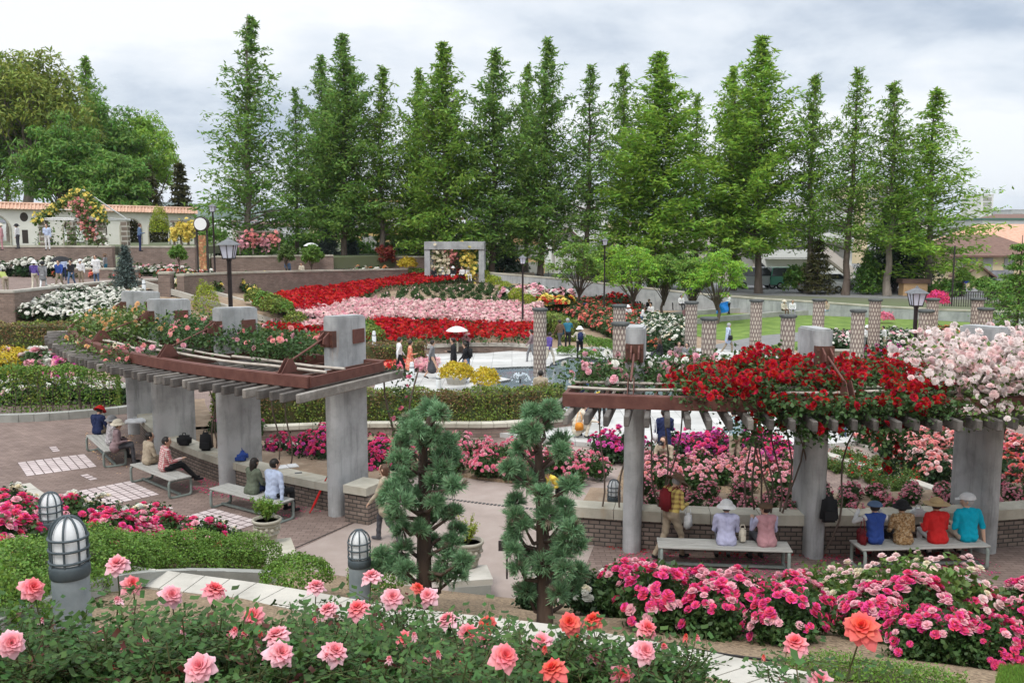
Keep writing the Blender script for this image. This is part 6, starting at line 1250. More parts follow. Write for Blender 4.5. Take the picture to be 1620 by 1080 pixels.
def hero_bush(label, blooms, seed, nfill=34, fillz=.62, at=None):
    """blooms: (u, v, px size, colour). A bush rooted on the slope below them."""
    r_ = np.random.default_rng(seed); pts = []
    for u, v, s, c in blooms: Y = min(7.5, .122*FPX/s); pts.append(np.array(WD(u, v, Y)))
    cx0, cy0 = at if at else (np.mean([p[0] for p in pts]), np.mean([p[1] for p in pts])+.03); zb = slope_z(cx0, cy0)-.02
    t = thing('rose_bush', label, 'rose bush', (cx0, cy0, zb), 0, 'coral rose bushes in the foreground'); o = np.array([cx0, cy0, zb]); segs = []; LPp = []; LD = []
    targets = [(p-o-[0, 0, .03], True) for p in pts]
    for _ in range(nfill):
        a = r_.uniform(0, 6.28); rr = .52*math.sqrt(r_.uniform(0, 1)); q = np.array([math.cos(a)*rr*1.1, math.sin(a)*rr*.8, 0]); q[2] = slope_z(cx0+q[0], cy0+q[1])-zb+r_.uniform(.28, fillz+.1); targets.append((q, False))
    for e, isb in targets:
        b0 = np.array([e[0]*.45, e[1]*.45, slope_z(cx0+e[0]*.45, cy0+e[1]*.45)-zb-.03]); P = [b0+(e-b0)*k/6+np.array([*(r_.normal(size=2)*.02*(k not in (0, 6))), 0]) for k in range(7)]
        for k in range(6): segs.append((P[k], P[k+1], .0065-.0006*k, .0059-.0006*k))
        m_ = 19 if isb else 21
        for j in range(m_):
            q = (.1+.82*j/m_)*6 if isb else (.12+.88*j/m_)*6; k = min(5, int(q)); p = P[k]+(P[k+1]-P[k])*(q-k); a = j*2.4+r_.uniform(-.4, .4); LPp.append(p); LD.append((math.cos(a), math.sin(a), r_.uniform(-.15, .6)))
    LPp = np.array(LPp); LD = np.array(LD); v, f, st = comp_leaves(LPp, LD, r_.uniform(.055, .088, len(LPp)), r_); segs += st
    mi = np.zeros(len(f), int); k = len(LPp)*len(LEAF6[1]); leafid = np.concatenate([np.repeat(np.arange(len(LPp)), len(LEAF6[1]))]*5); red = r_.uniform(0, 1, len(LPp)) < .035; mi[red[leafid]] = 1
    link('foliage', npmesh('foliage', v, f, [HLEAF, HLEAF2], mi), t); tv, tf = tubes_np(segs, 6); link('stem', npmesh('stem', tv, tf, TWIG, smooth=True), t)
    for k in range(3 if blooms else 4):       # closed and half-open buds on side shoots
        e = targets[len(pts)+int(r_.integers(0, max(1, len(targets)-len(pts))))][0] if len(targets) > len(pts) else None
        if e is None: break
        q = r_.uniform(.3, .5); bd = link('bud', HB[r_.integers(0, 4)], t, tuple(e+np.array([0, 0, .01])), 0, (.042*q, .042*q, .042*(q+.55)), RM[int(r_.integers(0, 3))]); bd.rotation_euler = (r_.uniform(-.4, .4), r_.uniform(-.4, .4), r_.uniform(0, 6))
    for (u, v_, s, c), p in zip(blooms, pts):
        Y = min(7.5, .122*FPX/s); R = s/FPX*Y/2*1.06; bl = link('bloom', HB[r_.integers(0, 4)], t, tuple(p-o), 0, R, RM[c]); d = Vector((-p[0]*.3+r_.uniform(-.75, .75), -.7+r_.uniform(-.6, .7), 1.25)); bl.rotation_euler = d.to_track_quat('Z', 'Y').to_euler(); bl.rotation_euler.rotate_axis('Z', r_.uniform(0, 6))
HBL = [('coral rose bush at the lower left corner with a bloom cut by the frame edge', [(53, 928, 42, 0), (18, 1016, 48, 1), (88, 1050, 40, 0)]),
       ('coral rose bush whose two top blooms rise right of the nearest bollard light', [(185, 890, 40, 1), (210, 922, 36, 0), (160, 1000, 36, 1)]),
       ('coral rose bush with four pale blooms below the slab path', [(272, 940, 40, 1), (340, 930, 40, 0), (352, 1007, 42, 1), (315, 1053, 54, 1)]),
       ('coral rose bush with three stacked blooms left of centre', [(400, 973, 38, 0), (437, 1002, 45, 1), (445, 1031, 48, 1), (458, 1070, 40, 0)]),
       ('coral rose bush with blooms in front of the middle bollard light', [(500, 925, 34, 1), (518, 962, 36, 1), (565, 960, 38, 0), (587, 909, 35, 1), (530, 1028, 46, 1)]),
       ('coral rose bush with pale and scarlet heads in front of the left juniper', [(621, 943, 37, 1), (662, 928, 24, 2), (676, 941, 35, 1), (706, 978, 37, 1), (640, 1010, 38, 0), (668, 1050, 42, 1)]),
       ('coral rose bush with deeper red heads below the right juniper', [(743, 1000, 38, 0), (771, 985, 32, 2), (800, 1036, 50, 0), (765, 1010, 34, 1), (734, 1057, 42, 2), (857, 1013, 40, 1), (873, 1056, 46, 2)]),
       ('coral rose bush with two scarlet heads side by side right of centre', [(901, 983, 40, 2), (938, 978, 38, 2), (1025, 992, 38, 0), (1021, 1028, 44, 1), (945, 1040, 40, 1), (985, 1066, 42, 0)]),
       ('coral rose bush with one large single bloom standing high at right', [(1363, 990, 60, 2), (1258, 1014, 44, 0)]),
       ('coral rose bush with a half-hidden bloom at the bottom edge, right of centre', [(1297, 1074, 44, 1), (1225, 1062, 18, 0)])]
for i, (lab, bl) in enumerate(HBL): hero_bush(lab, bl, 300+i, {0: 16, 1: 12, 8: 2, 9: 2}.get(i, 34), {0: .32, 1: .28}.get(i, .5 if i < 8 else .25))

for i, (u, v, Y) in enumerate(((30, 1065, 4.1), (230, 1060, 4.2), (620, 1040, 4.4), (560, 1075, 4.0), (960, 1070, 4.3), (680, 1075, 3.9), (320, 1075, 3.8))):
    x, y, z = WD(u, v, Y); hero_bush('leafy rose bush without open blooms, part of the dark foliage along the bottom edge', [], 400+i, 46, .42, (x, y+.1)) 
# ------------------------------------------------------------------ buildings
STUC = mat('white_stucco', (.66, .64, .58), .9, (.74, .72, .66), 1.2, 7, bump=.15); TERRA = mat('terracotta_tile', (.50, .30, .21), .85, (.64, .43, .32), 2.5, 6)
WINP = mat('window_pane', (.05, .06, .07), .15, (.12, .14, .15), .5, 3, spec=.6); WINF = mat('window_frame', (.35, .34, .32), .6)
def arcade():
    A_, B_ = (-46.4, 73.3), (-28.1, 82.0); L = math.dist(A_, B_); tx, ty = (B_[0]-A_[0])/L, (B_[1]-A_[1])/L; nx, ny = -ty, tx; zb = 4.88
    t = thing('arcade_wall', 'long white stucco garden wall with round arches and a terracotta tiled top', 'wall', (A_[0], A_[1], zb))
    ztop = lambda s: 7.95-.4*s/L
    def ss(u):                       # position along the wall that a photo column sees
        k = (u-810)/FPX; return (k*A_[1]-A_[0])/(tx-k*ty)
    arch = [(ss(-2), 1.05, 2.35, 'round'), (ss(122), .75, 2.2, 'round'), (ss(211), .78, 2.15, 'round'), (ss(255), .78, 2.15, 'round'), (ss(160), .7, 2.1, 'round')]
    xs = sorted(set([0, L]+[c+w*math.cos(k*PI/14) for c, w, h, _ in arch for k in range(15)]+[k*1.0 for k in range(int(L))])); b = MB()
    for s0, s1 in zip(xs[:-1], xs[1:]):
        if s1-s0 < 1e-4: continue
        def low(s):
            m_ = (s0+s1)/2
            for c, w, h, _ in arch:
                if abs(m_-c) < w: return h-w+math.sqrt(max(0, w*w-(s-c)**2))
            return 0
        P = lambda s, o, z: (A_[0]+tx*s+nx*o, A_[1]+ty*s+ny*o, zb+z); a0, a1 = low(s0), low(s1); z0, z1 = ztop(s0)-zb, ztop(s1)-zb
        V_ = [P(s0, -.2, a0), P(s1, -.2, a1), P(s1, -.2, z1), P(s0, -.2, z0), P(s0, .2, a0), P(s1, .2, a1), P(s1, .2, z1), P(s0, .2, z0)]
        b.add(V_, [(0, 1, 2, 3), (5, 4, 7, 6), (4, 5, 1, 0)])
    for c, w, h, _ in arch:
        for sg in (-1, 1):
            P = lambda o, z: (A_[0]+tx*(c+sg*w)+nx*o, A_[1]+ty*(c+sg*w)+ny*o, zb+z); b.add([P(-.2, 0), P(.2, 0), P(.2, h-w), P(-.2, h-w)], [(0, 1, 2, 3)])
    b.build('stucco', STUC, t)
    for c, w, h, _ in arch[:4]:
        b = MB(); pts = [(c+w*1.08*math.cos(k*PI/12), h-w+w*1.08*math.sin(k*PI/12)) for k in range(13)]; pts = [(c+w*1.08, 0)]+pts+[(c-w*1.08, 0)]
        b.tube([(A_[0]+tx*s-nx*.21, A_[1]+ty*s-ny*.21, zb+z) for s, z in pts], .07, 6); b.build('arch_moulding', CAPM, t)
    b = MB()
    for sg in (-1, 1):
        P = lambda s, o, z: (A_[0]+tx*s+nx*o, A_[1]+ty*s+ny*o, z); V_ = [P(-.2, sg*.55, ztop(0)), P(L+.2, sg*.55, ztop(L)), P(L+.2, 0, ztop(L)+.42), P(-.2, 0, ztop(0)+.42)]; b.add(V_, [(0, 1, 2, 3) if sg < 0 else (3, 2, 1, 0)])
    n = int(L/.27)
    for i in range(n):
        s = i*.27+.1
        for sg in (-1, 1): P = lambda o, z: (A_[0]+tx*s+nx*o, A_[1]+ty*s+ny*o, z); b.tube([P(sg*.62, ztop(s)-.02), P(0, ztop(s)+.45)], .075, 6)
    b.tube([(A_[0]+tx*s, A_[1]+ty*s, ztop(s)+.47) for s in (-.2, L/2, L+.2)], .1, 8); b.build('tile_roof', TERRA, t)
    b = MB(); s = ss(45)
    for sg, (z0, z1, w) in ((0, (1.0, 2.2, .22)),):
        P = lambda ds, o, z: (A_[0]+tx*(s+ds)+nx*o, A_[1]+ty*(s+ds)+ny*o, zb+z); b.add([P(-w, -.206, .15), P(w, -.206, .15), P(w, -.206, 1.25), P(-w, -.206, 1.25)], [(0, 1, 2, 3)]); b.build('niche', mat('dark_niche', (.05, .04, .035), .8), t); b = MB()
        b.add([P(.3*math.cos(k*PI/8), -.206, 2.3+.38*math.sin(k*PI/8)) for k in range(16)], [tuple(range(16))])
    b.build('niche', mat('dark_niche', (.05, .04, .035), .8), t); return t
arcade()
x, y, _ = WD(254, 388, 77.0); ball('tall clipped bright green cypress standing in the right arch of the white wall', (x, y, 4.9), .78, L_LIME, .12, 240, 3.4, group=None, seed=61, name='clipped_cypress', cat='conifer')
# rose-covered pavilion
gx, gy_, _ = WD(137, 388, 69.5); t = thing('rose_gazebo', 'gazebo with white pyramid roof frame and stone-banded pillars, overgrown by yellow and pink roses', 'gazebo', (gx, gy_, 4.88))
b = MB(); PIPE = mat('white_pipe', (.7, .7, .68), .5)
for i, j in ((-1, -1), (1, -1), (1, 1), (-1, 1)): b.tube([(gx+i*2.3, gy_+j*2.3, 6.85), (gx, gy_, 9.1)], .05, 6)
for z in (6.85, 6.95):
    for (i, j), (k, l) in (((-1, -1), (1, -1)), ((1, -1), (1, 1)), ((1, 1), (-1, 1)), ((-1, 1), (-1, -1))): b.tube([(gx+i*2.4, gy_+j*2.4, z), (gx+k*2.4, gy_+l*2.4, z)], .045, 6)
for (i, j), (k, l) in (((-1, -1), (1, -1)), ((1, -1), (1, 1))):
    for q in (.33, .66): b.tube([(gx+i*2.3*(1-q), gy_+j*2.3*(1-q), 6.85+2.25*q), (gx+k*2.3*(1-q), gy_+l*2.3*(1-q), 6.85+2.25*q)], .035, 6)
b.build('roof_frame', PIPE, t)
for i, j in ((-1, -1), (1, -1), (1, 1), (-1, 1)):
    b = MB(); b.box((gx+i*2.1, gy_+j*2.1, 5.83), (.5, .5, 1.9)); b.build('post', brickmat('banded_stone', (.2, .16, .13), (.26, .21, .17), (.5, .47, .42), 1.0, .38, .06, .3) if 'banded_stone' not in MATS else MATS['banded_stone'], t)
def cloud_climber(name, label, blobs, lm, pms, seed, leaf=.2, bl=.12, cat='climbing rose'):
    global rng; sv = rng; rng = np.random.default_rng(seed); LP = []; FP = []; FM = []
    for c, sp, nl, nf, k in blobs: c = np.array(c); LP.append(c+rng.normal(size=(nl, 3))*sp); FP.append(c+rng.normal(size=(nf, 3))*np.array(sp)*.95+[0, -.1, .05]); FM += [k]*nf
    LP = np.concatenate(LP); FP = np.concatenate(FP); t = thing(name, label, cat, tuple(blobs[0][0])); o = np.array(t.location)
    v, f = leaves_at(LP-o, leaf, .4); link('foliage', npmesh('foliage', v, f, lm), t); v, f = scatter(BLOOMF, FP-o, rot_from(rvec(len(FP), .4)+[0, -.8, 0], rng.uniform(0, 6, len(FP))), bl*rng.uniform(.7, 1.2, len(FP)))
    link('blossoms', npmesh('blossoms', v, f, pms, np.repeat(FM, len(BLOOMF[1]))), t); rng = sv; return t
bl = []
for q in np.linspace(0, 1, 9):
    bl.append(((gx-2.3*(1-q*.85), gy_-2.3*(1-q*.85), 6.8+2.0*q), (.22, .22, .17), 150, 15, 0)); bl.append(((gx+2.3*(1-q*.85), gy_-2.3*(1-q*.85), 6.8+1.9*q), (.22, .22, .17), 150, 15, 0))
for q in np.linspace(0, 1, 7): bl.append(((gx+.6+q*1.1, gy_-2.4, 8.0-q*2.6), (.3, .2, .26), 150, 18, 1))
for q in (-1.8, -.3, .3): bl.append(((gx+q, gy_-2.2, 5.6), (.4, .25, .5), 120, 0, 0))
bl.append(((gx+2.2, gy_-2.5, 5.4), (.3, .2, .35), 80, 22, 2)); cloud_climber('climbing_rose', 'yellow and coral climbing roses draped over the white pyramid gazebo', bl, L_ROSEL, [P_YEL, P_SALM, P_WHITE], 81)
# trellises
for lab, nm, u0, u1, vt, vb, Y, lm, pms, nf, wood in (('weathered timber trellis panel thick with bright yellow roses left of the clock', 'rose_trellis', 276, 308, 352, 388, 71.5, L_ROSE, [P_YEL], 330, BARKP), ('timber trellis of pink climbing roses on the brick wall right of the clock', 'rose_trellis', 380, 441, 368, 402, 74.5, L_ROSED, [P_LPINK, P_SALM], 210, BARKP)):
    a = WD(u0, vb, Y); c = WD(u1, vt, Y); t = thing(nm, lab, 'trellis', a); b = MB()
    for k in range(4): x_ = a[0]+(c[0]-a[0])*k/3; b = MB(); b.box((x_, Y, (a[2]+c[2])/2), (.14, .14, c[2]-a[2])); b.build('post', wood, t)
    b = MB()
    for z in (c[2]+.075, c[2]-.5): b.box(((a[0]+c[0])/2, Y-.1, z), (c[0]-a[0]+.4, .1, .15))
    b.build('rail', wood, t)
    bl = [((a[0]+(c[0]-a[0])*(k+.5)/4, Y-.25, a[2]+(c[2]-a[2])*(.5+.2*(k % 2))), ((c[0]-a[0])*.10, .1, (c[2]-a[2])*.17), 170, nf//4, k % len(pms)) for k in range(4)]; cloud_climber('climbing_rose', lab.replace('weathered timber trellis panel thick with bright', 'dense').replace('timber trellis of ', '')+', seen as the plant', bl, lm, pms, 82+u0, .16, .13)
for lab, u, k0 in (('column of cream-yellow roses at the left post of the concrete frame', 697, 0), ('narrow column of peach roses in the middle of the concrete frame', 714, 1), ('leaning column of yellow and white roses at the right side of the concrete frame', 742, 2)):
    x, y, _ = WD(u, 430, 73.4-(k0 == 1)*-1.5); bl = [((x+.1*math.sin(q), y, z), (.3, .22, .25), 90, 28 if k0 != 1 else 16, 0) for q, z in enumerate(np.linspace(2.4, 4.5, 6))]; cloud_climber('climbing_rose', lab, bl, L_ROSEL, [(P_CREAM, P_SALM, P_YEL)[k0]], 90+k0, .18, .13)
def building(name, label, u0, u1, vt, Y, dep, zb, wallm, roof, roofm, wins, cat='building', storeys=None, eave=.5, hroof=1.8, xtra=None, winh=1.2, winw=1.3):
    x0, x1 = (u0-810)/FPX*Y*1.0, (u1-810)/FPX*Y; x0, _, zt_ = WD(u0, vt, Y); x1 = WD(u1, vt, Y)[0]; t = thing(name, label, cat, ((x0+x1)/2, Y, zb)); hw = (x1-x0)/2; xc = (x0+x1)/2; zw = zt_-(hroof if roof in ('gable', 'hip', 'front') else 0)
    b = MB(); b.box((xc, Y+dep/2, (zb+zw)/2-.5), (x1-x0, dep, zw-zb+1))
    if roof == 'front': b.add([(x0, Y, zw), (x1, Y, zw), (xc, Y, zt_-.1), (x0, Y+dep, zw), (x1, Y+dep, zw), (xc, Y+dep, zt_-.1)], [(0, 1, 2), (5, 4, 3)])
    b.build('wall', wallm, t); b = MB(); e = eave
    if roof == 'flat': b.box((xc, Y+dep/2, zw+.06), (x1-x0+.3, dep+.3, .35))
    elif roof == 'front':
        for sg in (-1, 1):
            V_ = [(xc, Y-e, zt_), (xc+sg*(hw+e), Y-e, zw-.25), (xc+sg*(hw+e), Y+dep+e, zw-.25), (xc, Y+dep+e, zt_)]; b.add(V_+[(p[0], p[1], p[2]-.16) for p in V_], [(0, 1, 2, 3) if sg < 0 else (3, 2, 1, 0), (0, 4, 5, 1), (1, 5, 6, 2), (7, 6, 5, 4) if sg < 0 else (4, 5, 6, 7)])
    elif roof in ('gable', 'hip'):
        hp_ = hw*.5 if roof == 'hip' else -e*.0; R0, R1 = (x0+hp_, x1-hp_) if roof == 'hip' else (x0-e, x1+e)
        V_ = [(x0-e, Y-e, zw-.1), (x1+e, Y-e, zw-.1), (x1+e, Y+dep+e, zw-.1), (x0-e, Y+dep+e, zw-.1), (R0, Y+dep/2, zt_), (R1, Y+dep/2, zt_)]; b.add(V_, [(0, 1, 5, 4), (1, 2, 5), (2, 3, 4, 5), (3, 0, 4), (3, 2, 1, 0)])
        b.box((xc, Y-e, zw-.1), (x1-x0+2*e, .08, .16))
    b.build('roof', roofm, t)
    for wu, wv in wins:
        xw, _, zw_ = WD(wu, wv, Y); b = MB(); b.box((xw, Y-.02, zw_), (winw+.16, .12, winh+.16)); f = b.build('window', WINF, t); b = MB(); b.box((xw, Y-.07, zw_), (winw, .06, winh)); b.box((xw, Y-.11, zw_), (.06, .03, winh)); b.build('pane', WINP, f)
    for k, (z_, uu0, uu1) in enumerate(xtra or ()):
        xa, _, za = WD(uu0, z_, Y); xb = WD(uu1, z_, Y)[0]; b = MB(); b.box(((xa+xb)/2, Y-.6, za), (xb-xa, 1.2, .15)); b.box(((xa+xb)/2, Y-1.16, za+.5), (xb-xa, .08, .95)); b.build('balcony', wallm, t)
    return t
YEL = mat('yellow_render', (.6, .42, .16), .9, (.7, .5, .22), .6, 6); ORW = mat('orange_render', (.62, .38, .2), .9, (.7, .46, .26), .6, 6); PKW = mat('pinkish_render', (.5, .44, .4), .9, (.58, .52, .48), .5, 6); WHW = mat('white_render', (.64, .64, .62), .9, (.72, .72, .7), .5, 6)
BGW = mat('beige_render', (.62, .5, .31), .9, (.7, .58, .38), .6, 6); GRW = mat('grey_render', (.4, .41, .42), .9, (.5, .5, .5), .4, 6); BRT = mat('brown_roof_tile', (.13, .075, .06), .8, (.2, .12, .09), 3, 5); GYT = mat('grey_roof_tile', (.09, .09, .1), .8, (.15, .15, .16), 3, 5); SAL = mat('salmon_roof_tile', (.5, .26, .18), .8, (.62, .36, .26), 3, 5); GRNR = mat('green_metal_roof', (.08, .16, .13), .6)
building('yellow_building', 'yellow rendered building glimpsed between the redwoods behind the blue spruces', 566, 692, 312, 104, 14, 1.5, YEL, 'flat', WHW, [(582, 331), (600, 331), (625, 331), (650, 331), (582, 352), (625, 352), (650, 352), (585, 385)], winw=1.6, winh=1.5)
building('grey_house', 'grey-walled house with eaves behind the redwoods left of the orange house', 742, 812, 330, 118, 10, .7, PKW, 'gable', GYT, [(755, 366), (775, 366), (795, 366), (760, 392), (790, 392)])
building('orange_house', 'orange-walled house with a brown gable just right of the concrete frame', 785, 862, 352, 98, 12, .7, ORW, 'front', BRT, [(805, 398), (825, 398), (845, 398), (812, 425), (840, 425)], hroof=2.6)
building('white_building', 'plain white building behind the middle redwoods', 866, 962, 318, 140, 14, .7, WHW, 'flat', WHW, [(u, v) for u in (880, 900, 920, 940) for v in (335, 355)])
building('small_house', 'small white house with a brown gable front left of the young trees', 878, 922, 360, 108, 9, .7, WHW, 'front', BRT, [(900, 384)], hroof=1.7); building('small_house', 'small pale gabled house half behind the far lamp post', 940, 985, 380, 106, 9, .7, PKW, 'front', GYT, [(962, 404)], hroof=1.7)
building('apartment_block', 'pinkish beige apartment block behind the redwoods right of the young trees', 1076, 1205, 340, 108, 13, .7, PKW, 'flat', WHW, [(1095, 358), (1120, 358), (1150, 358), (1180, 358), (1098, 398), (1122, 398), (1150, 398)], xtra=[(412, 1078, 1130)])
building('dark_house', 'low house with a dark grey sloping roof in front of the pinkish block', 1136, 1206, 384, 98, 10, .7, PKW, 'front', GYT, [(1160, 415), (1180, 415)], hroof=2.4)
t = building('apartment_block', 'white apartment block with long balconies and an outside staircase behind the parked cars', 1206, 1352, 318, 104, 13, .7, WHW, 'flat', WHW, [(u, v) for u in (1230, 1262, 1300, 1330) for v in (338, 366, 398)], xtra=[(352, 1210, 1345), (382, 1210, 1345), (408, 1210, 1300)])
b = MB(); a, c = WD(1300, 402, 101.5), WD(1345, 438, 101.5); b.bar(a, c, 1.1, .3); b.bar((a[0], a[1]-.6, a[2]+.55), (c[0], c[1]-.6, c[2]+.55), .08, .9); b.build('staircase', PKW, t)
building('tall_building', 'tall cream building behind the redwoods above the parked cars', 1366, 1414, 292, 150, 16, .7, BGW, 'flat', WHW, [(u, v) for u in (1376, 1390, 1404) for v in (306, 322, 338, 354)])
building('white_building', 'white building at the far end of the side street', 1425, 1512, 372, 130, 12, .7, WHW, 'flat', GRW, [(u, v) for u in (1440, 1462, 1485) for v in (392, 412)])
building('low_wall_house', 'low peach garden wall with brown coping behind the right lamp post', 1430, 1468, 446, 76, 1.0, .7, ORW, 'flat', BRT, [], cat='garden wall')
building('beige_house', 'beige two-storey house with brown tiled roofs at the right edge', 1512, 1660, 372, 88, 11, .7, BGW, 'hip', BRT, [(1520, 420), (1538, 420), (1562, 420), (1596, 420), (1550, 450), (1600, 450)], hroof=1.9, winw=.8, winh=1.3)
building('salmon_roof_house', 'house with a salmon tiled roof rising behind the beige one', 1535, 1720, 354, 100, 10, .7, BGW, 'hip', SAL, [(1560, 385)], hroof=2.3)
building('entrance_porch', 'small brown-roofed entrance porch in front of the beige house', 1528, 1566, 418, 86, 1.8, .7, BGW, 'front', BRT, [], hroof=.9, cat='porch'); building('entrance_porch', 'second porch with a dark hipped roof in front of the beige house', 1568, 1612, 428, 86, 1.8, .7, BGW, 'hip', GYT, [], hroof=.9, cat='porch')
building('sports_hall', 'long green-roofed hall behind the salmon tiled house', 1555, 1700, 347, 170, 20, .7, GRW, 'flat', GRNR, []); building('white_tower', 'distant white tower block with stacked balconies just right of the last redwood', 1553, 1572, 308, 340, 15, .7, WHW, 'flat', WHW, [(1562, v) for v in (315, 323, 331)], winw=3, winh=1.2)
building('office_tower', 'distant grey office tower at the far right edge', 1600, 1640, 332, 420, 20, .7, GRW, 'flat', GRW, [(1606, 340), (1614, 340), (1606, 347), (1614, 347)], winw=2, winh=1.5)
rr = random.Random(9)
for i in range(90):
    u = rr.uniform(-40, 1700); Y = rr.uniform(280, 650); h = rr.uniform(5, 9)*(1 if Y < 400 else 1.3); x, _, z = WD(u, 366, Y); w_ = rr.uniform(8, 22); t = thing('town_house', 'distant pale town building below the hills, glimpsed between tree trunks', 'building', (x, Y, .7), rr.uniform(-.4, .4), 'distant town buildings')
    b = MB(); b.box((0, 0, h/2-.5), (w_, w_*.7, h+1)); b.build('wall', rr.choice((WHW, PKW, GRW, BGW)), t, local=True); b = MB(); b.add([(-w_/2-.5, -w_*.35-.5, h), (w_/2+.5, -w_*.35-.5, h), (w_/2+.5, w_*.35+.5, h), (-w_/2-.5, w_*.35+.5, h), (-w_/2*.6, 0, h+2), (w_/2*.6, 0, h+2)], [(0, 1, 5, 4), (1, 2, 5), (2, 3, 4, 5), (3, 0, 4), (3, 2, 1, 0)]); b.build('roof', rr.choice((GYT, BRT, GRW, GYT)), t, local=True)
# ------------------------------------------------------------------ parked cars
CGL = mat('car_glass', (.03, .035, .04), .08, spec=.8); TYRE = mat('tyre', (.015, .015, .015), .8); RIM = mat('rim', (.4, .4, .42), .35, metal=.8); RLT = mat('tail_light', (.4, .01, .01), .3)
def car(label, u, v, Y, col, rz, van=False):
    x, y, _ = WD(u, v, Y); t = thing('parked_car', label, 'van' if van else 'car', (x, y, .71), rz, 'cars parked beyond the garden wall'); m = mat('car_paint_'+col[0], col[1], .25, spec=.6)
    prof = [(-2.1, .35), (-2.15, .75), (-1.95, .98), (-1.0, 1.02), (1.25, 1.0), (1.95, .85), (2.12, .6), (2.1, .3)] if not van else [(-2.2, .35), (-2.22, 1.1), (-1.9, 1.2), (1.5, 1.2), (2.0, 1.05), (2.15, .6), (2.1, .3)]
    cab = [(-1.75, .98), (-1.35, 1.44), (.25, 1.46), (1.05, 1.0)] if not van else [(-2.15, 1.18), (-2.0, 1.95), (.9, 1.95), (1.6, 1.2)]
    b = MB(); W2 = .84; n = len(prof); V_ = [(p[0], s*W2*(1 if p[1] < .9 else .96), p[1]) for s in (-1, 1) for p in prof]; b.add(V_, [tuple(range(n)), tuple(range(2*n-1, n-1, -1))]+[(i, n+i, n+(i+1) % n, (i+1) % n) for i in range(n)], smooth=False)
    o = b.build('body', m, t, local=True); bm = bmesh.new(); bm.from_mesh(o.data); bmesh.ops.recalc_face_normals(bm, faces=bm.faces); bmesh.ops.bevel(bm, geom=bm.edges[:], offset=.06, segments=2, affect='EDGES'); bm.to_mesh(o.data); bm.free()
    def cabin(sc_, dz): n = 4; return [(p[0]*sc_, s*(W2-.04 if p[1] < 1.25 else W2-.16)*sc_, p[1]+dz) for s in (-1, 1) for p in cab]
    b = MB(); b.add(cabin(1, 0), [(0, 1, 2, 3), (7, 6, 5, 4), (0, 4, 5, 1), (2, 6, 7, 3)]); b.build('windows', CGL, t, local=True); b = MB(); b.add([(cab[1][0]-.02, -W2+.14, cab[1][1]+.01), (cab[2][0]+.02, -W2+.14, cab[2][1]+.01), (cab[2][0]+.02, W2-.14, cab[2][1]+.01), (cab[1][0]-.02, W2-.14, cab[1][1]+.01)], [(0, 1, 2, 3)])
    for p, q in ((cab[0], cab[1]), (cab[2], cab[3])):
        for s in (-1, 1): b.bar((p[0], s*(W2-.03 if p[1] < 1.25 else W2-.15), p[1]), (q[0], s*(W2-.03 if q[1] < 1.25 else W2-.15), q[1]), .07, .07)
    b.build('roof', m, t, local=True)
    for sx_ in (-1.3, 1.35):
        for s in (-1, 1):
            b = MB(); b.tube([(sx_, s*.68, .31), (sx_, s*.87, .31)], .31, 16, smooth=False); w_ = b.build('wheel', TYRE, t, local=True); b = MB(); b.tube([(sx_, s*.8, .31), (sx_, s*.885, .31)], .19, 12, smooth=False); b.build('rim', RIM, w_, local=True)
    b = MB(); b.box((-2.1, -.6, .78), (.08, .3, .14)); b.box((-2.1, .6, .78), (.08, .3, .14)); b.build('tail_light', RLT, t, local=True)
car('white parked car beyond the boundary wall, behind the slim redwood', 1318, 445, 84, ('white', (.75, .75, .74)), .2); car('second white parked car nearer the wall, under the redwoods', 1296, 452, 80, ('white', (.75, .75, .74)), .1); car('white van parked left of the dark evergreen', 1390, 445, 86, ('white', (.75, .75, .74)), -.3, True)
car('green and white van parked behind the boundary wall', 1250, 445, 86, ('green', (.08, .3, .2)), .1, True); car('dark car standing in the side street by the beige house', 1498, 440, 96, ('dark', (.04, .04, .05)), 1.4, True); car('white car at the mouth of the side street', 1482, 446, 98, ('white', (.75, .75, .74)), 1.5); car('silver car glimpsed behind the concrete frame', 766, 430, 96, ('silver', (.5, .52, .54)), .1); car('silver van behind the wall near the middle redwoods', 1195, 447, 86, ('silver', (.5, .52, .54)), 0, True)
x, y, _ = WD(1527, 470, 78); t = thing('road_sign', 'round blue road sign on a thin pole in front of the beige house', 'road sign', (x, y, .7)); b = MB(); b.tube([(x, y, .7), (x, y, 2.3)], .035, 8); b.build('pole', GRW, t); b = MB(); b.add([(x+.38*math.cos(k*PI/10), y-.05+s, 2.0+.38*math.sin(k*PI/10)) for s in (0, .03) for k in range(20)], [tuple(range(19, -1, -1)), tuple(range(20, 40))]+[(k, (k+1) % 20, 20+(k+1) % 20, 20+k) for k in range(20)]); b.build('disc', mat('sign_blue', (.02, .05, .4), .4), t)
x, y, _ = WD(1505, 490, 66); t = thing('utility_pole', 'thin black pole standing at the side street behind the wall', 'pole', (x, y, .4)); b = MB(); b.tube([(x, y, .4), (x, y, 5.0)], .06, 8); b.build('pole', LPAINT, t)
t = thing('white_fence', 'low white fence panels seen behind the middle trunks above the boundary wall', 'fence', (0, 82, .7)); b = MB(); a, c = WD(832, 430, 84), WD(975, 430, 84); b.box(((a[0]+c[0])/2, 84, 1.45), (c[0]-a[0], .06, 1.5)); b.build('panel', WHW, t)
b = MB()
for k in range(9): b.box((a[0]+(c[0]-a[0])*k/8, 83.9, 1.5), (.1, .1, 1.7))
b.build('post', GRW, t)
t = thing('street_railing', 'black metal railing along the side street behind the boundary wall', 'railing', (0, 64, .7)); b = MB(); a, c = WD(1486, 478, 66), WD(1600, 482, 64)
for k in range(30): x_ = a[0]+(c[0]-a[0])*k/29; b.box((x_, 65.5-k*.05, 1.2), (.04, .04, 1.1))
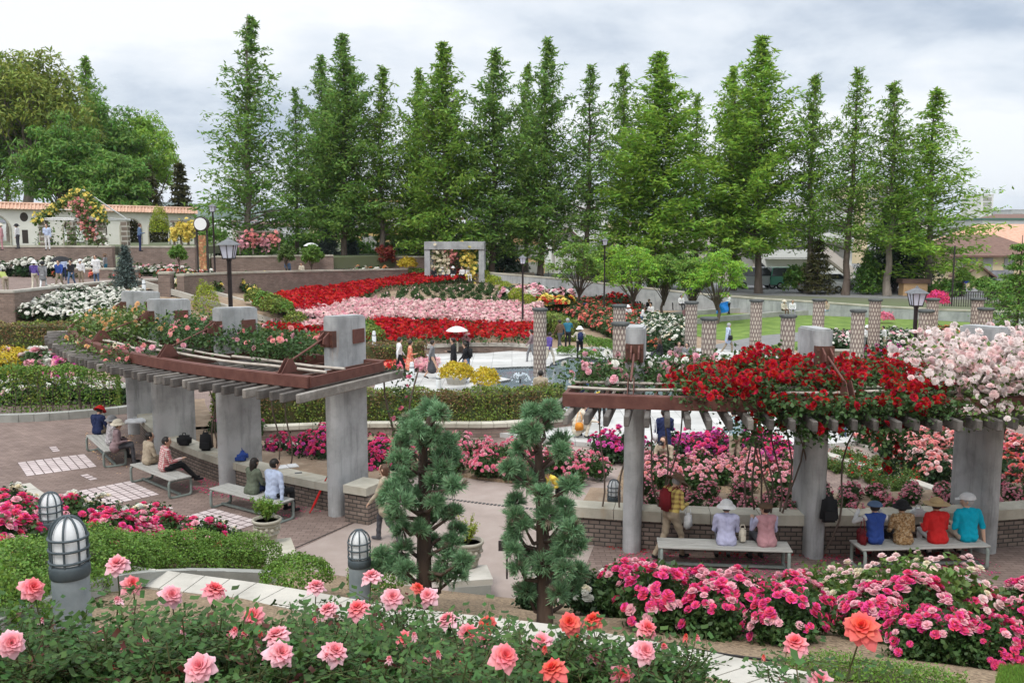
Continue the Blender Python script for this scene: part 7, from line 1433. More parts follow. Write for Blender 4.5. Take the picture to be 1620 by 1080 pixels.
b.build('baluster', LPAINT, t); b = MB(); b.bar((a[0], 65.5, 1.76), (c[0], 64.05, 1.76), .05, .05); b.build('rail', LPAINT, t)
# ------------------------------------------------------------------ people
def cloth(n, c, c2=None, scale=18, rough=.9): return mat('cloth_'+n, c, rough, c2, scale, 3) if c2 else mat('cloth_'+n, c, rough, tuple(x*.82 for x in c), 7, 4, bump=.15, bscale=40)
SKIN = mat('skin', (.56, .34, .24), .55, (.62, .40, .29), 6, 3); HAIRB = mat('hair_black', (.012, .010, .009), .5, (.03, .022, .018), 30, 3, stretch=(1, 1, .2)); HAIRD = mat('hair_brown', (.05, .025, .015), .5, (.10, .05, .03), 30, 3, stretch=(1, 1, .2)); HAIRG = mat('hair_grey', (.28, .28, .28), .6, (.4, .4, .4), 30, 3, stretch=(1, 1, .2))
LIPS = mat('lips', (.42, .14, .12), .5); EYES = mat('eyes', (.02, .015, .012), .2)
def check(name, c1, c2, s):
    m = bpy.data.materials.new(name); m.use_nodes = True; N = m.node_tree.nodes; L = m.node_tree.links; b = N['Principled BSDF']; b.inputs['Roughness'].default_value = .9
    tcn = N.new('ShaderNodeTexCoord'); sp = N.new('ShaderNodeSeparateXYZ'); L.new(tcn.outputs['Object'], sp.inputs[0]); outs = []
    for k in (0, 1, 2):
        a = N.new('ShaderNodeMath'); a.operation = 'SINE'; m1 = N.new('ShaderNodeMath'); m1.operation = 'MULTIPLY'; m1.inputs[1].default_value = s; L.new(sp.outputs[k], m1.inputs[0]); L.new(m1.outputs[0], a.inputs[0]); g = N.new('ShaderNodeMath'); g.operation = 'GREATER_THAN'; g.inputs[1].default_value = .1; L.new(a.outputs[0], g.inputs[0]); outs.append(g.outputs[0])
    ad = N.new('ShaderNodeMath'); ad.operation = 'ADD'; L.new(outs[0], ad.inputs[0]); L.new(outs[2], ad.inputs[1]); h = N.new('ShaderNodeMath'); h.operation = 'MULTIPLY'; h.inputs[1].default_value = .5; L.new(ad.outputs[0], h.inputs[0])
    x = N.new('ShaderNodeMix'); x.data_type = 'RGBA'; L.new(h.outputs[0], x.inputs[0]); x.inputs[6].default_value = (*c1, 1); x.inputs[7].default_value = (*c2, 1); L.new(x.outputs[2], b.inputs['Base Color']); return m
CL = dict(white=cloth('white', (.72, .72, .72)), cream=cloth('cream', (.62, .56, .45)), beige=cloth('beige', (.42, .35, .26)), grey=cloth('grey', (.22, .22, .23)), dgrey=cloth('dgrey', (.08, .08, .09)), black=cloth('black', (.02, .02, .022)), navy=cloth('navy', (.02, .03, .09)),
    blue=cloth('blue', (.03, .07, .28)), pblue=cloth('pblue', (.45, .52, .68)), lav=cloth('lav', (.48, .48, .66)), pink=cloth('pink', (.50, .26, .28)), mauve=cloth('mauve', (.27, .19, .2)), red=cloth('red', (.58, .02, .02)), maroon=cloth('maroon', (.16, .01, .015)), turq=cloth('turq', (.0, .36, .50)), green=cloth('green', (.12, .14, .10)),
    lime=cloth('lime', (.35, .4, .12)), orange=cloth('orange', (.7, .28, .04)), yellow=cloth('yellow', (.75, .55, .08)), purple=cloth('purple', (.12, .08, .3)), denim=cloth('denim', (.10, .16, .27)), teal=cloth('teal', (.03, .16, .24)), khaki=cloth('khaki', (.30, .24, .17)), brown=cloth('brown', (.13, .08, .05)), straw=mat('straw_hat', (.42, .29, .15), .9, (.52, .38, .2), 60, 2),
    rcheck=check('red_check', (.62, .55, .52), (.38, .02, .04), 130), ycheck=check('yellow_plaid', (.55, .42, .12), (.2, .1, .04), 70), floral=mat('floral_cloth', (.48, .4, .28), .9, (.10, .06, .04), 28, 3, col3=(.35, .2, .08)), kimono=mat('kimono_cloth', (.65, .05, .03), .8, (.7, .45, .3), 14, 2), bpat=mat('leaf_print_cloth', (.6, .62, .62), .9, (.02, .22, .28), 22, 2), wpat=mat('spotted_cloth', (.6, .58, .58), .9, (.15, .12, .14), 40, 2))
def caps(p, q, r0, r1, n=14):
    """closed capsule with two radii"""
    p, q = np.array(p, float), np.array(q, float); d = q-p; L = np.linalg.norm(d)
    if L < 1e-5: d = np.array([0, 0, 1.]); L = 1e-5
    R = rot_from((d/L)[None], np.zeros(1))[0]; V = []; prof = [(-r0, .0)]+[(-r0*math.cos(a), r0*math.sin(a)) for a in (.5, 1.05)]+[(0, r0), (L, r1)]+[(L+r1*math.sin(a), r1*math.cos(a)) for a in (.5, 1.05)]+[(L+r1, 0)]
    V.append(p+R@np.array([0, 0, prof[0][0]]))
    for z, r in prof[1:-1]:
        for j in range(n): t = 2*PI*j/n; V.append(p+R@np.array([r*math.cos(t), r*math.sin(t), z]))
    V.append(p+R@np.array([0, 0, prof[-1][0]])); F = []; m = len(prof)-2
    for j in range(n): F.append((0, 1+(j+1) % n, 1+j))
    for k in range(m-1):
        for j in range(n): a = 1+k*n+j; b = 1+k*n+(j+1) % n; F.append((a, b, b+n)); F.append((a, b+n, a+n))
    e = len(V)-1
    for j in range(n): F.append((e, 1+(m-1)*n+j, 1+(m-1)*n+(j+1) % n))
    return V, F
def rotx(v, a): c, s = math.cos(a), math.sin(a); return np.array([v[0], v[1]*c-v[2]*s, v[1]*s+v[2]*c])
def rotz(v, a): c, s = math.cos(a), math.sin(a); return np.array([v[0]*c-v[1]*s, v[0]*s+v[1]*c, v[2]])
PN = [0]
ARMS = dict(down=((.12, .02, -1), (.04, .14, -1)), lap=((.1, .28, -.95), (-.35, .85, -.35)), bent=((.12, .1, -1), (-.3, .9, .1)), phone=((.12, .55, -.8), (-.35, .75, .6)), up=((.35, .6, -.35), (-.5, .3, .9)), swingf=((.1, .4, -.95), (0, .7, -.8)), swingb=((.12, -.4, -.95), (.02, -.1, -1)), hold=((.12, .3, -.95), (-.1, 1, .25)), prop=((.3, -.05, -1), (.1, -.05, -1)), out=((.3, .6, -.6), (.1, .8, .0)))
def person(label, loc, face, pose='stand', H=1.6, top='white', bot='dgrey', arms=('down', 'down'), hair='b', hat=None, hatc=None, sleeve=None, skirt=None, lean=0.0, turn=0.0, nod=0.0, bag=None, shoes='black', fine=False, vest=None, hairlen=0, coat=None, fat=1.0, seat=.45, legs=None, twist=0.0):
    """one continuous body in the photograph's pose; fwd is +Y before turning by face (degrees, 90 = to the left)"""
    PN[0] += 1; r_ = random.Random(PN[0]*13); s = H/1.65; t = thing('person', label, 'person', loc, math.radians(face)); segs = []
    mats = [SKIN, CL[top], CL[bot], CL[shoes], CL[sleeve] if sleeve and sleeve != 'short' else CL[top], CL[skirt] if skirt else CL[bot], CL[vest] if vest else CL[top]]
    def add(p, q, r0, r1, m): segs.append((np.array(p, float), np.array(q, float), r0, r1, m))
    if pose in ('sit', 'ground'): hz = (seat+.09 if pose == 'sit' else .11)/s
    elif pose == 'crouch': hz = .42
    elif pose == 'bend': hz = .84
    else: hz = .90
    hip = np.array([0, 0, hz]); ln = {'sit': .12, 'ground': .25, 'crouch': .45, 'bend': .95}.get(pose, .03)+lean
    def U(x, y, z): return hip+rotz(rotx(np.array([x, y, z-.9]), -ln), twist*(z-.9)*2)
    # legs
    for sd in (-1, 1):
        h = hip+np.array([.085*sd, 0, 0])
        if pose == 'sit': k = h+np.array([.03*sd, .40, .02]); a = k+np.array([0, .04 if legs != 'out' else .3, -(seat/s+.09-.09)*(.98 if legs != 'out' else .8)]); a[2] = max(a[2], .08); tdir = (0, 1, 0)
        elif pose == 'ground': k = h+np.array([.06*sd, .36, .18]); a = k+np.array([-.04*sd, .3, -.26]); tdir = (0, 1, .4)
        elif pose == 'crouch': k = h+np.array([.1*sd, .36, .06 if sd > 0 else -.2]); a = k+np.array([0, -.1 if sd > 0 else -.28, -.38]); a[2] = max(a[2], .08); tdir = (0, 1, 0)
        elif pose == 'walk': ph = .30*sd; k = h+np.array([0, .06+ph*.42, -.42]); a = k+np.array([0, (.03 if sd > 0 else -.24), -.39 if sd > 0 else -.35]); tdir = (0, 1, 0 if sd > 0 else -.45)
        else: k = h+np.array([.012*sd, .015, -.43]); a = np.array([h[0]+.02*sd, h[1]-.01, .08]); tdir = (0, 1, 0)
        fb = fat; bare = skirt is not None and pose in ('stand', 'walk'); ml = 0 if bare else 2
        add(h, k, .088*fb, .062, ml if bare else 2); add(k, a, .060 if not bare else .05, .046 if not bare else .034, ml)
        toe = a+np.array(tdir)*.135+np.array([.012*sd, 0, -.038]); add(a+[0, -.03, -.03], toe, .038, .032, 3)
    # trunk
    for sd in (-1, 1):
        add(hip+[.05*sd, -.01, .0], U(.055*sd, 0, 1.04), .115*fat, .098*fat, 2 if pose != 'sit' else 1); add(U(.05*sd, 0, 1.0), U(.075*sd, .0, 1.26), .104*fat, .105*fat, 6); add(U(.045*sd, 0, .97), U(.05*sd, 0, 1.05), .118*fat, .108*fat, 1)
        add(U(.06*sd, -.01, 1.27), U(.16*sd, -.01, 1.325), .092, .066, 6 if vest else 1); add(U(.02*sd, -.015, 1.355), U(.17*sd, -.01, 1.335), .05, .052, 6 if vest else 1)
    add(U(0, .015, 1.355), U(0, .015, 1.38), .052, .052, 0); hb = U(0, .02, 1.372); 
    def Hd(x, y, z): return hb+rotz(rotx(np.array([x, y, z-1.40]), -nod-ln*.35), turn)
    add(hb, Hd(0, .015, 1.47), .05, .05, 0); add(Hd(0, -.012, 1.525), Hd(0, .018, 1.565), .084, .084, 0); add(Hd(0, .035, 1.475), Hd(0, .03, 1.53), .05, .068, 0)
    add(Hd(0, .108, 1.515), Hd(0, .095, 1.55), .013, .009, 0)
    for sd in (-1, 1): add(Hd(.086*sd, 0, 1.515), Hd(.090*sd, -.005, 1.545), .013, .016, 0)
    if skirt and pose in ('stand', 'walk'):
        z1 = .42 if not coat else .5; add(hip+[0, 0, .06], hip+[0, .0, -.9+z1], .135, .215, 5)
        if skirt in ('denim', 'navy'): add(hip+[0, 0, -.2], hip+[0, .02, -.62], .17, .2, 5)
    if coat:
        for sd in (-1, 1): add(U(.05*sd, 0, 1.0), hip+[.06*sd, .0 if pose != 'sit' else -.03, -.22 if pose != 'sit' else -.03], .12, .14, 1)
    # arms
    wr = []
    for sd, ar in ((-1, arms[0]), (1, arms[1])):
        du, df = [np.array(x, float) for x in ARMS[ar]]; du = du*[sd, 1, 1]; df = df*[sd, 1, 1]; du /= np.linalg.norm(du); df /= np.linalg.norm(df); du = rotz(rotx(du, -ln*.5), twist*.8); df = rotz(rotx(df, -ln*.4), twist*.8)
        S_ = U(.192*sd, -.01, 1.312); E_ = S_+du*.27; W_ = E_+df*.235; short = sleeve == 'short'; add(S_, E_, .058, .048, 4 if vest or (sleeve and not short) else 1)
        add(E_, W_, .040 if short else .045, .028 if short else .036, 0 if short else 4); wr.append((W_, df, sd)); pm = W_+df*.075; x = np.cross(df, [0, 0, 1.]) if abs(df[2]) < .9 else np.array([0, 1., 0])-df*df[1]
        x /= np.linalg.norm(x); y = np.cross(x, df)
        for q in (-1, 1): add(W_+x*.008*q, pm+x*.022*q, .020, .017, 0)
        for q, fl in ((-1.5, .062), (-.5, .075), (.5, .070), (1.5, .055)):
            f0 = pm+x*.017*q; f1 = f0+df*fl*.5; f2 = f1+(df*.7-y*.55*(1 if sd > 0 else 1))*fl*.5; add(f0, f1, .0098, .0092, 0); add(f1, f2, .0092, .0085, 0)
        add(W_+df*.03-x*.02*sd, W_+df*.075-x*.05*sd, .012, .0095, 0)
    V = []; F = []; b = 0
    for p, q, r0, r1, m in segs: v, f = caps(p*s, q*s, r0*s, r1*s, 12 if fine else 8); V += v; F += [(i+b, j+b, k+b) for i, j, k in f]; b += len(v)
    me = bpy.data.meshes.new('body'); me.from_pydata([tuple(v) for v in V], [], F); o = bpy.data.objects.new('body', me); COL.objects.link(o)
    md = o.modifiers.new('r', 'REMESH'); md.mode = 'VOXEL'; md.voxel_size = .0125*s if fine else .024*s; md.use_smooth_shade = True
    sm_ = o.modifiers.new('s', 'SMOOTH'); sm_.factor = .5; sm_.iterations = 2
    dg = bpy.context.evaluated_depsgraph_get(); me2 = bpy.data.meshes.new_from_object(o.evaluated_get(dg)); o.modifiers.clear(); o.data = me2; bpy.data.meshes.remove(me); me2.name = 'body'
    for m in mats: me2.materials.append(m)
    nv = len(me2.vertices); co = np.empty(nv*3, np.float32); me2.vertices.foreach_get('co', co); co = co.reshape(-1, 3).astype(float)
    nf = len(me2.polygons); ce = np.empty(nf*3, np.float32); me2.polygons.foreach_get('center', ce); ce = ce.reshape(-1, 3)
    def dist(X):
        D = np.empty((len(segs), len(X)))
        for i, (p, q, r0, r1, m) in enumerate(segs):
            p, q = p*s, q*s; d = q-p; tt = np.clip(((X-p)@d)/max(1e-9, d@d), 0, 1); D[i] = np.linalg.norm(X-p-tt[:, None]*d, axis=1)-(r0+(r1-r0)*tt)*s
        return D
    am = np.array([m for *_, m in segs])[dist(ce).argmin(0)]; me2.polygons.foreach_set('material_index', am.astype(np.int32)); me2.polygons.foreach_set('use_smooth', np.ones(nf, bool))
    mv = np.array([m for *_, m in segs])[dist(co).argmin(0)]; nrm = np.empty(nv*3, np.float32); me2.vertices.foreach_get('normal', nrm); nrm = nrm.reshape(-1, 3)     # folds in the cloth
    fold = (np.sin(co[:, 2]*52+np.sin(co[:, 0]*23+PN[0])*2.2+co[:, 1]*17)+np.sin(co[:, 0]*61+co[:, 2]*19))*.0035*(mv != 0)*(mv != 3); co += nrm*fold[:, None]; me2.vertices.foreach_set('co', co.astype(np.float32).ravel()); me2.update(); o.parent = t
    # face
    if fine or True:
        b_ = MB()
        for sd in (-1, 1): c_ = Hd(.031*sd, .098, 1.555)*s; b_.tube([c_-np.array([.009*s, 0, 0]), c_+np.array([.009*s, 0, 0])], .0055*s, 6)
        b_.build('eyes', EYES, t, local=True); b_ = MB(); c_ = Hd(0, .098, 1.487)*s; b_.tube([c_-np.array([.018*s, 0, 0]), c_+np.array([.018*s, 0, 0])], .006*s, 6); b_.build('mouth', LIPS, t, local=True)
    # hair and hat
    HM = {'b': HAIRB, 'd': HAIRD, 'g': HAIRG}[hair]
    def shell(nm, m, fn, nu=18, nv_=10):
        V = []; F = []
        for i in range(nv_+1):
            for j in range(nu):
                V.append(tuple(fn(i/nv_, 2*PI*j/nu)*s))
        for i in range(nv_):
            for j in range(nu): F.append((i*nu+j, i*nu+(j+1) % nu, (i+1)*nu+(j+1) % nu, (i+1)*nu+j))
        bb = MB(); bb.add(V, F, smooth=True); return bb.build(nm, m, t, local=True)
    def hairf(u, a):
        fr = max(0, math.sin(a)); down = (2.4-1.3*fr**.6)+hairlen*(1-fr)**1.5*.0; th = u*down; r = .103+.004*math.sin(a*9)
        p = np.array([math.cos(a)*math.sin(th)*r*.93, math.sin(a)*math.sin(th)*r*1.04-.008, 1.55+math.cos(th)*r*1.03])
        if hairlen and th > 1.35: k = (th-1.35)/.55*(1-fr)**.8; p = p+np.array([0, -.015*k, -hairlen*k])
        return Hd(*p)
    shell('hair', HM, hairf)
    if hat:
        hm = CL[hatc or 'white']
        def crown(u, a):
            th = u*1.5; r = .128; z0 = 1.56; lift = .018 if hat != 'beret' else .0
            return Hd(math.cos(a)*math.sin(th)*r*(1.0 if hat != 'beret' else 1.15), math.sin(a)*math.sin(th)*r*1.1-.01, z0+lift+math.cos(th)*r*(.92 if hat not in ('beret',) else .75))
        ho = shell('hat', hm, crown)
        if hat in ('bucket', 'straw', 'wide'):
            w_ = {'bucket': .055, 'straw': .105, 'wide': .09}[hat]; dr = {'bucket': .05, 'straw': .02, 'wide': .045}[hat]
            def brim(u, a): r = .124+w_*1.1*u; return Hd(math.cos(a)*r, math.sin(a)*r*1.08-.01, 1.59-dr*u**1.5+.006*math.sin(a*3))
            shell('brim', hm, brim, 22, 4).parent = ho
            def brim2(u, a): r = .124+w_*1.1*(1-u); return Hd(math.cos(a)*r, math.sin(a)*r*1.08-.01, 1.583-dr*(1-u)**1.5+.006*math.sin(a*3))
            shell('brim', hm, brim2, 22, 4).parent = ho
        if hat == 'cap':
            bb = MB(); V = [Hd(x, y, z)*s for x, y, z in ((-.075, .09, 1.592), (.075, .09, 1.592), (.06, .19, 1.572), (-.06, .19, 1.572), (-.075, .09, 1.582), (.075, .09, 1.582), (.06, .19, 1.562), (-.06, .19, 1.562))]; bb.add(V, [(0, 1, 2, 3), (7, 6, 5, 4), (0, 4, 5, 1), (1, 5, 6, 2), (2, 6, 7, 3), (3, 7, 4, 0)]); bb.build('visor', hm, t, local=True).parent = ho
    return t, U, Hd, wr, s, hip
def attach_bag(pp, kind, col, label, sd=1):
    t, U, Hd, wr, s, hip = pp; M4 = Matrix.Translation(t.location) @ Matrix.Rotation(t.rotation_euler.z, 4, 'Z')
    def Wp(p): v = M4 @ Vector(tuple(np.array(p)*s)); return v
    if kind == 'back': c = U(0, -.2, 1.17); dims = (.30, .17, .42)
    elif kind == 'side': c = hip+np.array([.25*sd, .02, -.02]); dims = (.10, .26, .24)
    elif kind == 'hand': c = np.array(wr[0 if sd < 0 else 1][0])+np.array([0, .03, -.33]); dims = (.13, .2, .3)
    p = Wp(c); b = thing('backpack' if kind == 'back' else 'bag', label, 'backpack' if kind == 'back' else 'bag', tuple(p), t.rotation_euler.z); m = MB(); m.box((0, 0, 0), dims, taper=.85); o = m.build('pouch', CL[col], b, local=True)
    bm = bmesh.new(); bm.from_mesh(o.data); bmesh.ops.bevel(bm, geom=bm.edges[:], offset=min(dims)*.35, segments=3, affect='EDGES'); bm.to_mesh(o.data); bm.free()
    for f in o.data.polygons: f.use_smooth = True
    m = MB()
    if kind == 'back': 
        for q in (-.09, .09): m.tube([(q, dims[1]/2, .18), (q*1.1, dims[1]/2+.10, .24), (q*1.15, dims[1]/2+.18, .1), (q, dims[1]/2+.1, -.15)], .012, 6)
    else: m.tube([(0, -dims[1]/2+.03, dims[2]/2-.02), (0, -.03, dims[2]/2+.12 if kind == 'hand' else dims[2]/2+.30), (0, .03, dims[2]/2+.12 if kind == 'hand' else dims[2]/2+.30), (0, dims[1]/2-.03, dims[2]/2-.02)], .008, 6)
    m.build('strap', CL[col], b, local=True); return b
def onbench(bi, u, seat=.455):
    """place on a bench where a photo column crosses it"""
    a, R, L, _ = BEN[bi]; a_ = math.radians(a); best = None
    for k in np.linspace(-L/2, L/2, 160):
        x = OX-R*math.sin(a_)+k*math.cos(a_); y = OY-R*math.cos(a_)-k*math.sin(a_); uu = 810+FPX*x/(y*CP-(seat+.3-HC)*SP)
        if best is None or abs(uu-u) < best[0]: best = (abs(uu-u), x, y)
    return (best[1]+.03*math.sin(a_), best[2]+.03*math.cos(a_), 0), -a
def bp(bi, u, label, dface=0, **k): l, f = onbench(bi, u); return person(label, l, f+dface, 'sit', fine=True, **k)
bp(0, 1150, 'woman in a pale lavender blouse and white hat on the bench, back turned', top='lav', bot='grey', hat='bucket', hatc='white', arms=('lap', 'lap'), coat=True, H=1.56, turn=-.2)
q = bp(0, 1213, 'woman in a pink waistcoat with lavender sleeves and checked beret, turned to her neighbour', 15, top='pink', sleeve='lav', vest='pink', bot='dgrey', hat='beret', hatc='brown', arms=('phone', 'lap'), H=1.54, turn=.7, coat=True)
attach_bag(bp(1, 1387, 'woman in a blue T-shirt and denim beret raising her hands on the bench', top='blue', sleeve='white', bot='maroon', hat='beret', hatc='denim', arms=('up', 'up'), H=1.56), 'side', 'maroon', 'small dark bag beside the woman in the blue T-shirt', -1)
bp(1, 1430, 'woman in a floral blouse and dark sun hat between the blue and red shirts', top='floral', bot='black', hat='bucket', hatc='black', arms=('lap', 'bent'), H=1.52, coat=True)
bp(1, 1485, 'person in a bright red shirt and straw sun hat on the right-hand bench', top='red', bot='white', hat='straw', hatc='straw', arms=('bent', 'lap'), H=1.58, fat=1.05, coat=True)
bp(1, 1534, 'man in a turquoise polo shirt and white cap looking left at the bench end', 0, top='turq', sleeve='short', bot='cream', hat='cap', hatc='white', arms=('bent', 'prop'), H=1.72, hair='g', turn=1.1, fat=1.05)
bp(2, 397, 'woman with black bobbed hair in a grey-green cardigan on the nearest left bench', 0, top='green', bot='navy', arms=('lap', 'lap'), H=1.56, hairlen=.06, coat=True)
bp(2, 429, 'man in a pale blue shirt with black hair leaning on the nearest left bench', 0, top='pblue', bot='black', arms=('lap', 'prop'), H=1.72, turn=-.35, fat=1.05)
bp(3, 231, 'dark-haired person in a beige shirt beside the red checked shirt', 0, top='beige', bot='khaki', arms=('lap', 'lap'), H=1.6, turn=-.4)
bp(3, 257, 'dark-haired person in a red and white checked shirt with outstretched legs', -10, top='rcheck', bot='black', arms=('lap', 'hold'), H=1.66, turn=-.5, legs='out', fat=1.05)
bp(4, 152, 'woman in a navy jacket and red knitted hat looking down at the bench end', 40, top='navy', bot='khaki', hat='bucket', hatc='red', arms=('lap', 'lap'), H=1.56, nod=.5)
bp(4, 189, 'woman in a mauve jacket and white sun hat on the farthest left bench', -10, top='mauve', bot='dgrey', hat='bucket', hatc='cream', arms=('bent', 'bent'), H=1.56, coat=True)
bp(4, 172, 'woman in a spotted white blouse and grey hat between her two companions', 5, top='wpat', bot='black', hat='bucket', hatc='grey', arms=('lap', 'lap'), H=1.54)
q = person('man in a yellow plaid jacket and wide brown hat stepping past the bench', W(1060, 884, 0), -60, 'walk', 1.62, 'ycheck', 'khaki', ('bent', 'bent'), 'g', 'wide', 'brown', fine=True, nod=.5, lean=.1, fat=1.1, coat=False, twist=.2)
attach_bag(q, 'back', 'maroon', 'maroon backpack on the man in the yellow plaid jacket'); attach_bag(q, 'hand', 'white', 'white carrier bag hanging from the hand of the man in plaid', 1)
q = person('woman with brown hair in a pale hooded top walking half hidden by the left juniper', W(612, 858, 0), 75, 'walk', 1.6, 'beige', 'dgrey', ('swingf', 'swingb'), 'd', fine=True, hairlen=.08, coat=True, shoes='dgrey'); attach_bag(q, 'side', 'cream', 'large pale tote bag carried by the woman behind the left juniper', 1)
person('child in a yellow top bending over behind the right juniper', W(885, 808, 0), 120, 'bend', 1.2, 'yellow', 'black', ('bent', 'bent'), 'b', fine=True)
person('man in a leaf-print shirt and beige trousers standing at the magenta roses', W(1162, 748, 0), 20, 'stand', 1.7, 'bpat', 'beige', ('bent', 'bent'), 'b', fine=True, lean=.12)
q = person('woman in a long navy dress standing behind the pink roses', W(1050, 742, 0), 10, 'stand', 1.6, 'navy', 'navy', ('down', 'bent'), 'b', skirt='navy', fine=True, coat=True); attach_bag(q, 'side', 'white', 'long white bag on the shoulder of the woman in the navy dress', -1)
q = person('crouching woman with brown hair aiming a camera over the pink roses', W(1054, 752, 0), 150, 'crouch', 1.58, 'beige', 'dgrey', ('phone', 'phone'), 'd', fine=True, hairlen=.06)
def camera_prop(label, pp, col='black'):
    t, U, Hd, wr, s, hip = pp; c = Hd(0, .19, 1.535)*s; M4 = Matrix.Translation(t.location) @ Matrix.Rotation(t.rotation_euler.z, 4, 'Z'); p = M4 @ Vector(tuple(c)); h = thing('camera', label, 'camera', tuple(p), t.rotation_euler.z); b = MB(); b.box((0, 0, 0), (.13, .05, .085)); b.box((0, 0, .052), (.05, .045, .03)); b.build('camera_body', CL[col], h, local=True); b = MB(); b.tube([(0, .02, 0), (0, .10, 0)], .032, 12); b.build('lens', CL['dgrey'], h, local=True)
camera_prop('black camera held up by the crouching woman', q)
q = person('kneeling woman in a cream dress reaching towards the magenta roses', W(912, 692, .12), -80, 'crouch', 1.56, 'cream', 'cream', ('out', 'out'), 'b', fine=True, coat=True); attach_bag(q, 'side', 'orange', 'tan leather bag hanging at the side of the kneeling woman', 1)
person('child in a yellow shirt standing beyond the pergola rafters', W(952, 672, .12), 0, 'stand', 1.25, 'yellow', 'black', ('down', 'down'), 'b')
person('person in navy standing behind the kneeling woman', W(922, 655, .12), 160, 'stand', 1.6, 'blue', 'navy', ('bent', 'down'), 'b')
person('small child in a dark jacket and jeans standing alone on the side path', W(1333, 697, 0), 170, 'stand', 1.05, 'navy', 'denim', ('down', 'bent'), 'b')
person('person with black hair peeping over the clipped hedge behind the right juniper', W(855, 662, 0), 0, 'stand', 1.62, 'beige', 'dgrey', ('down', 'down'), 'b')
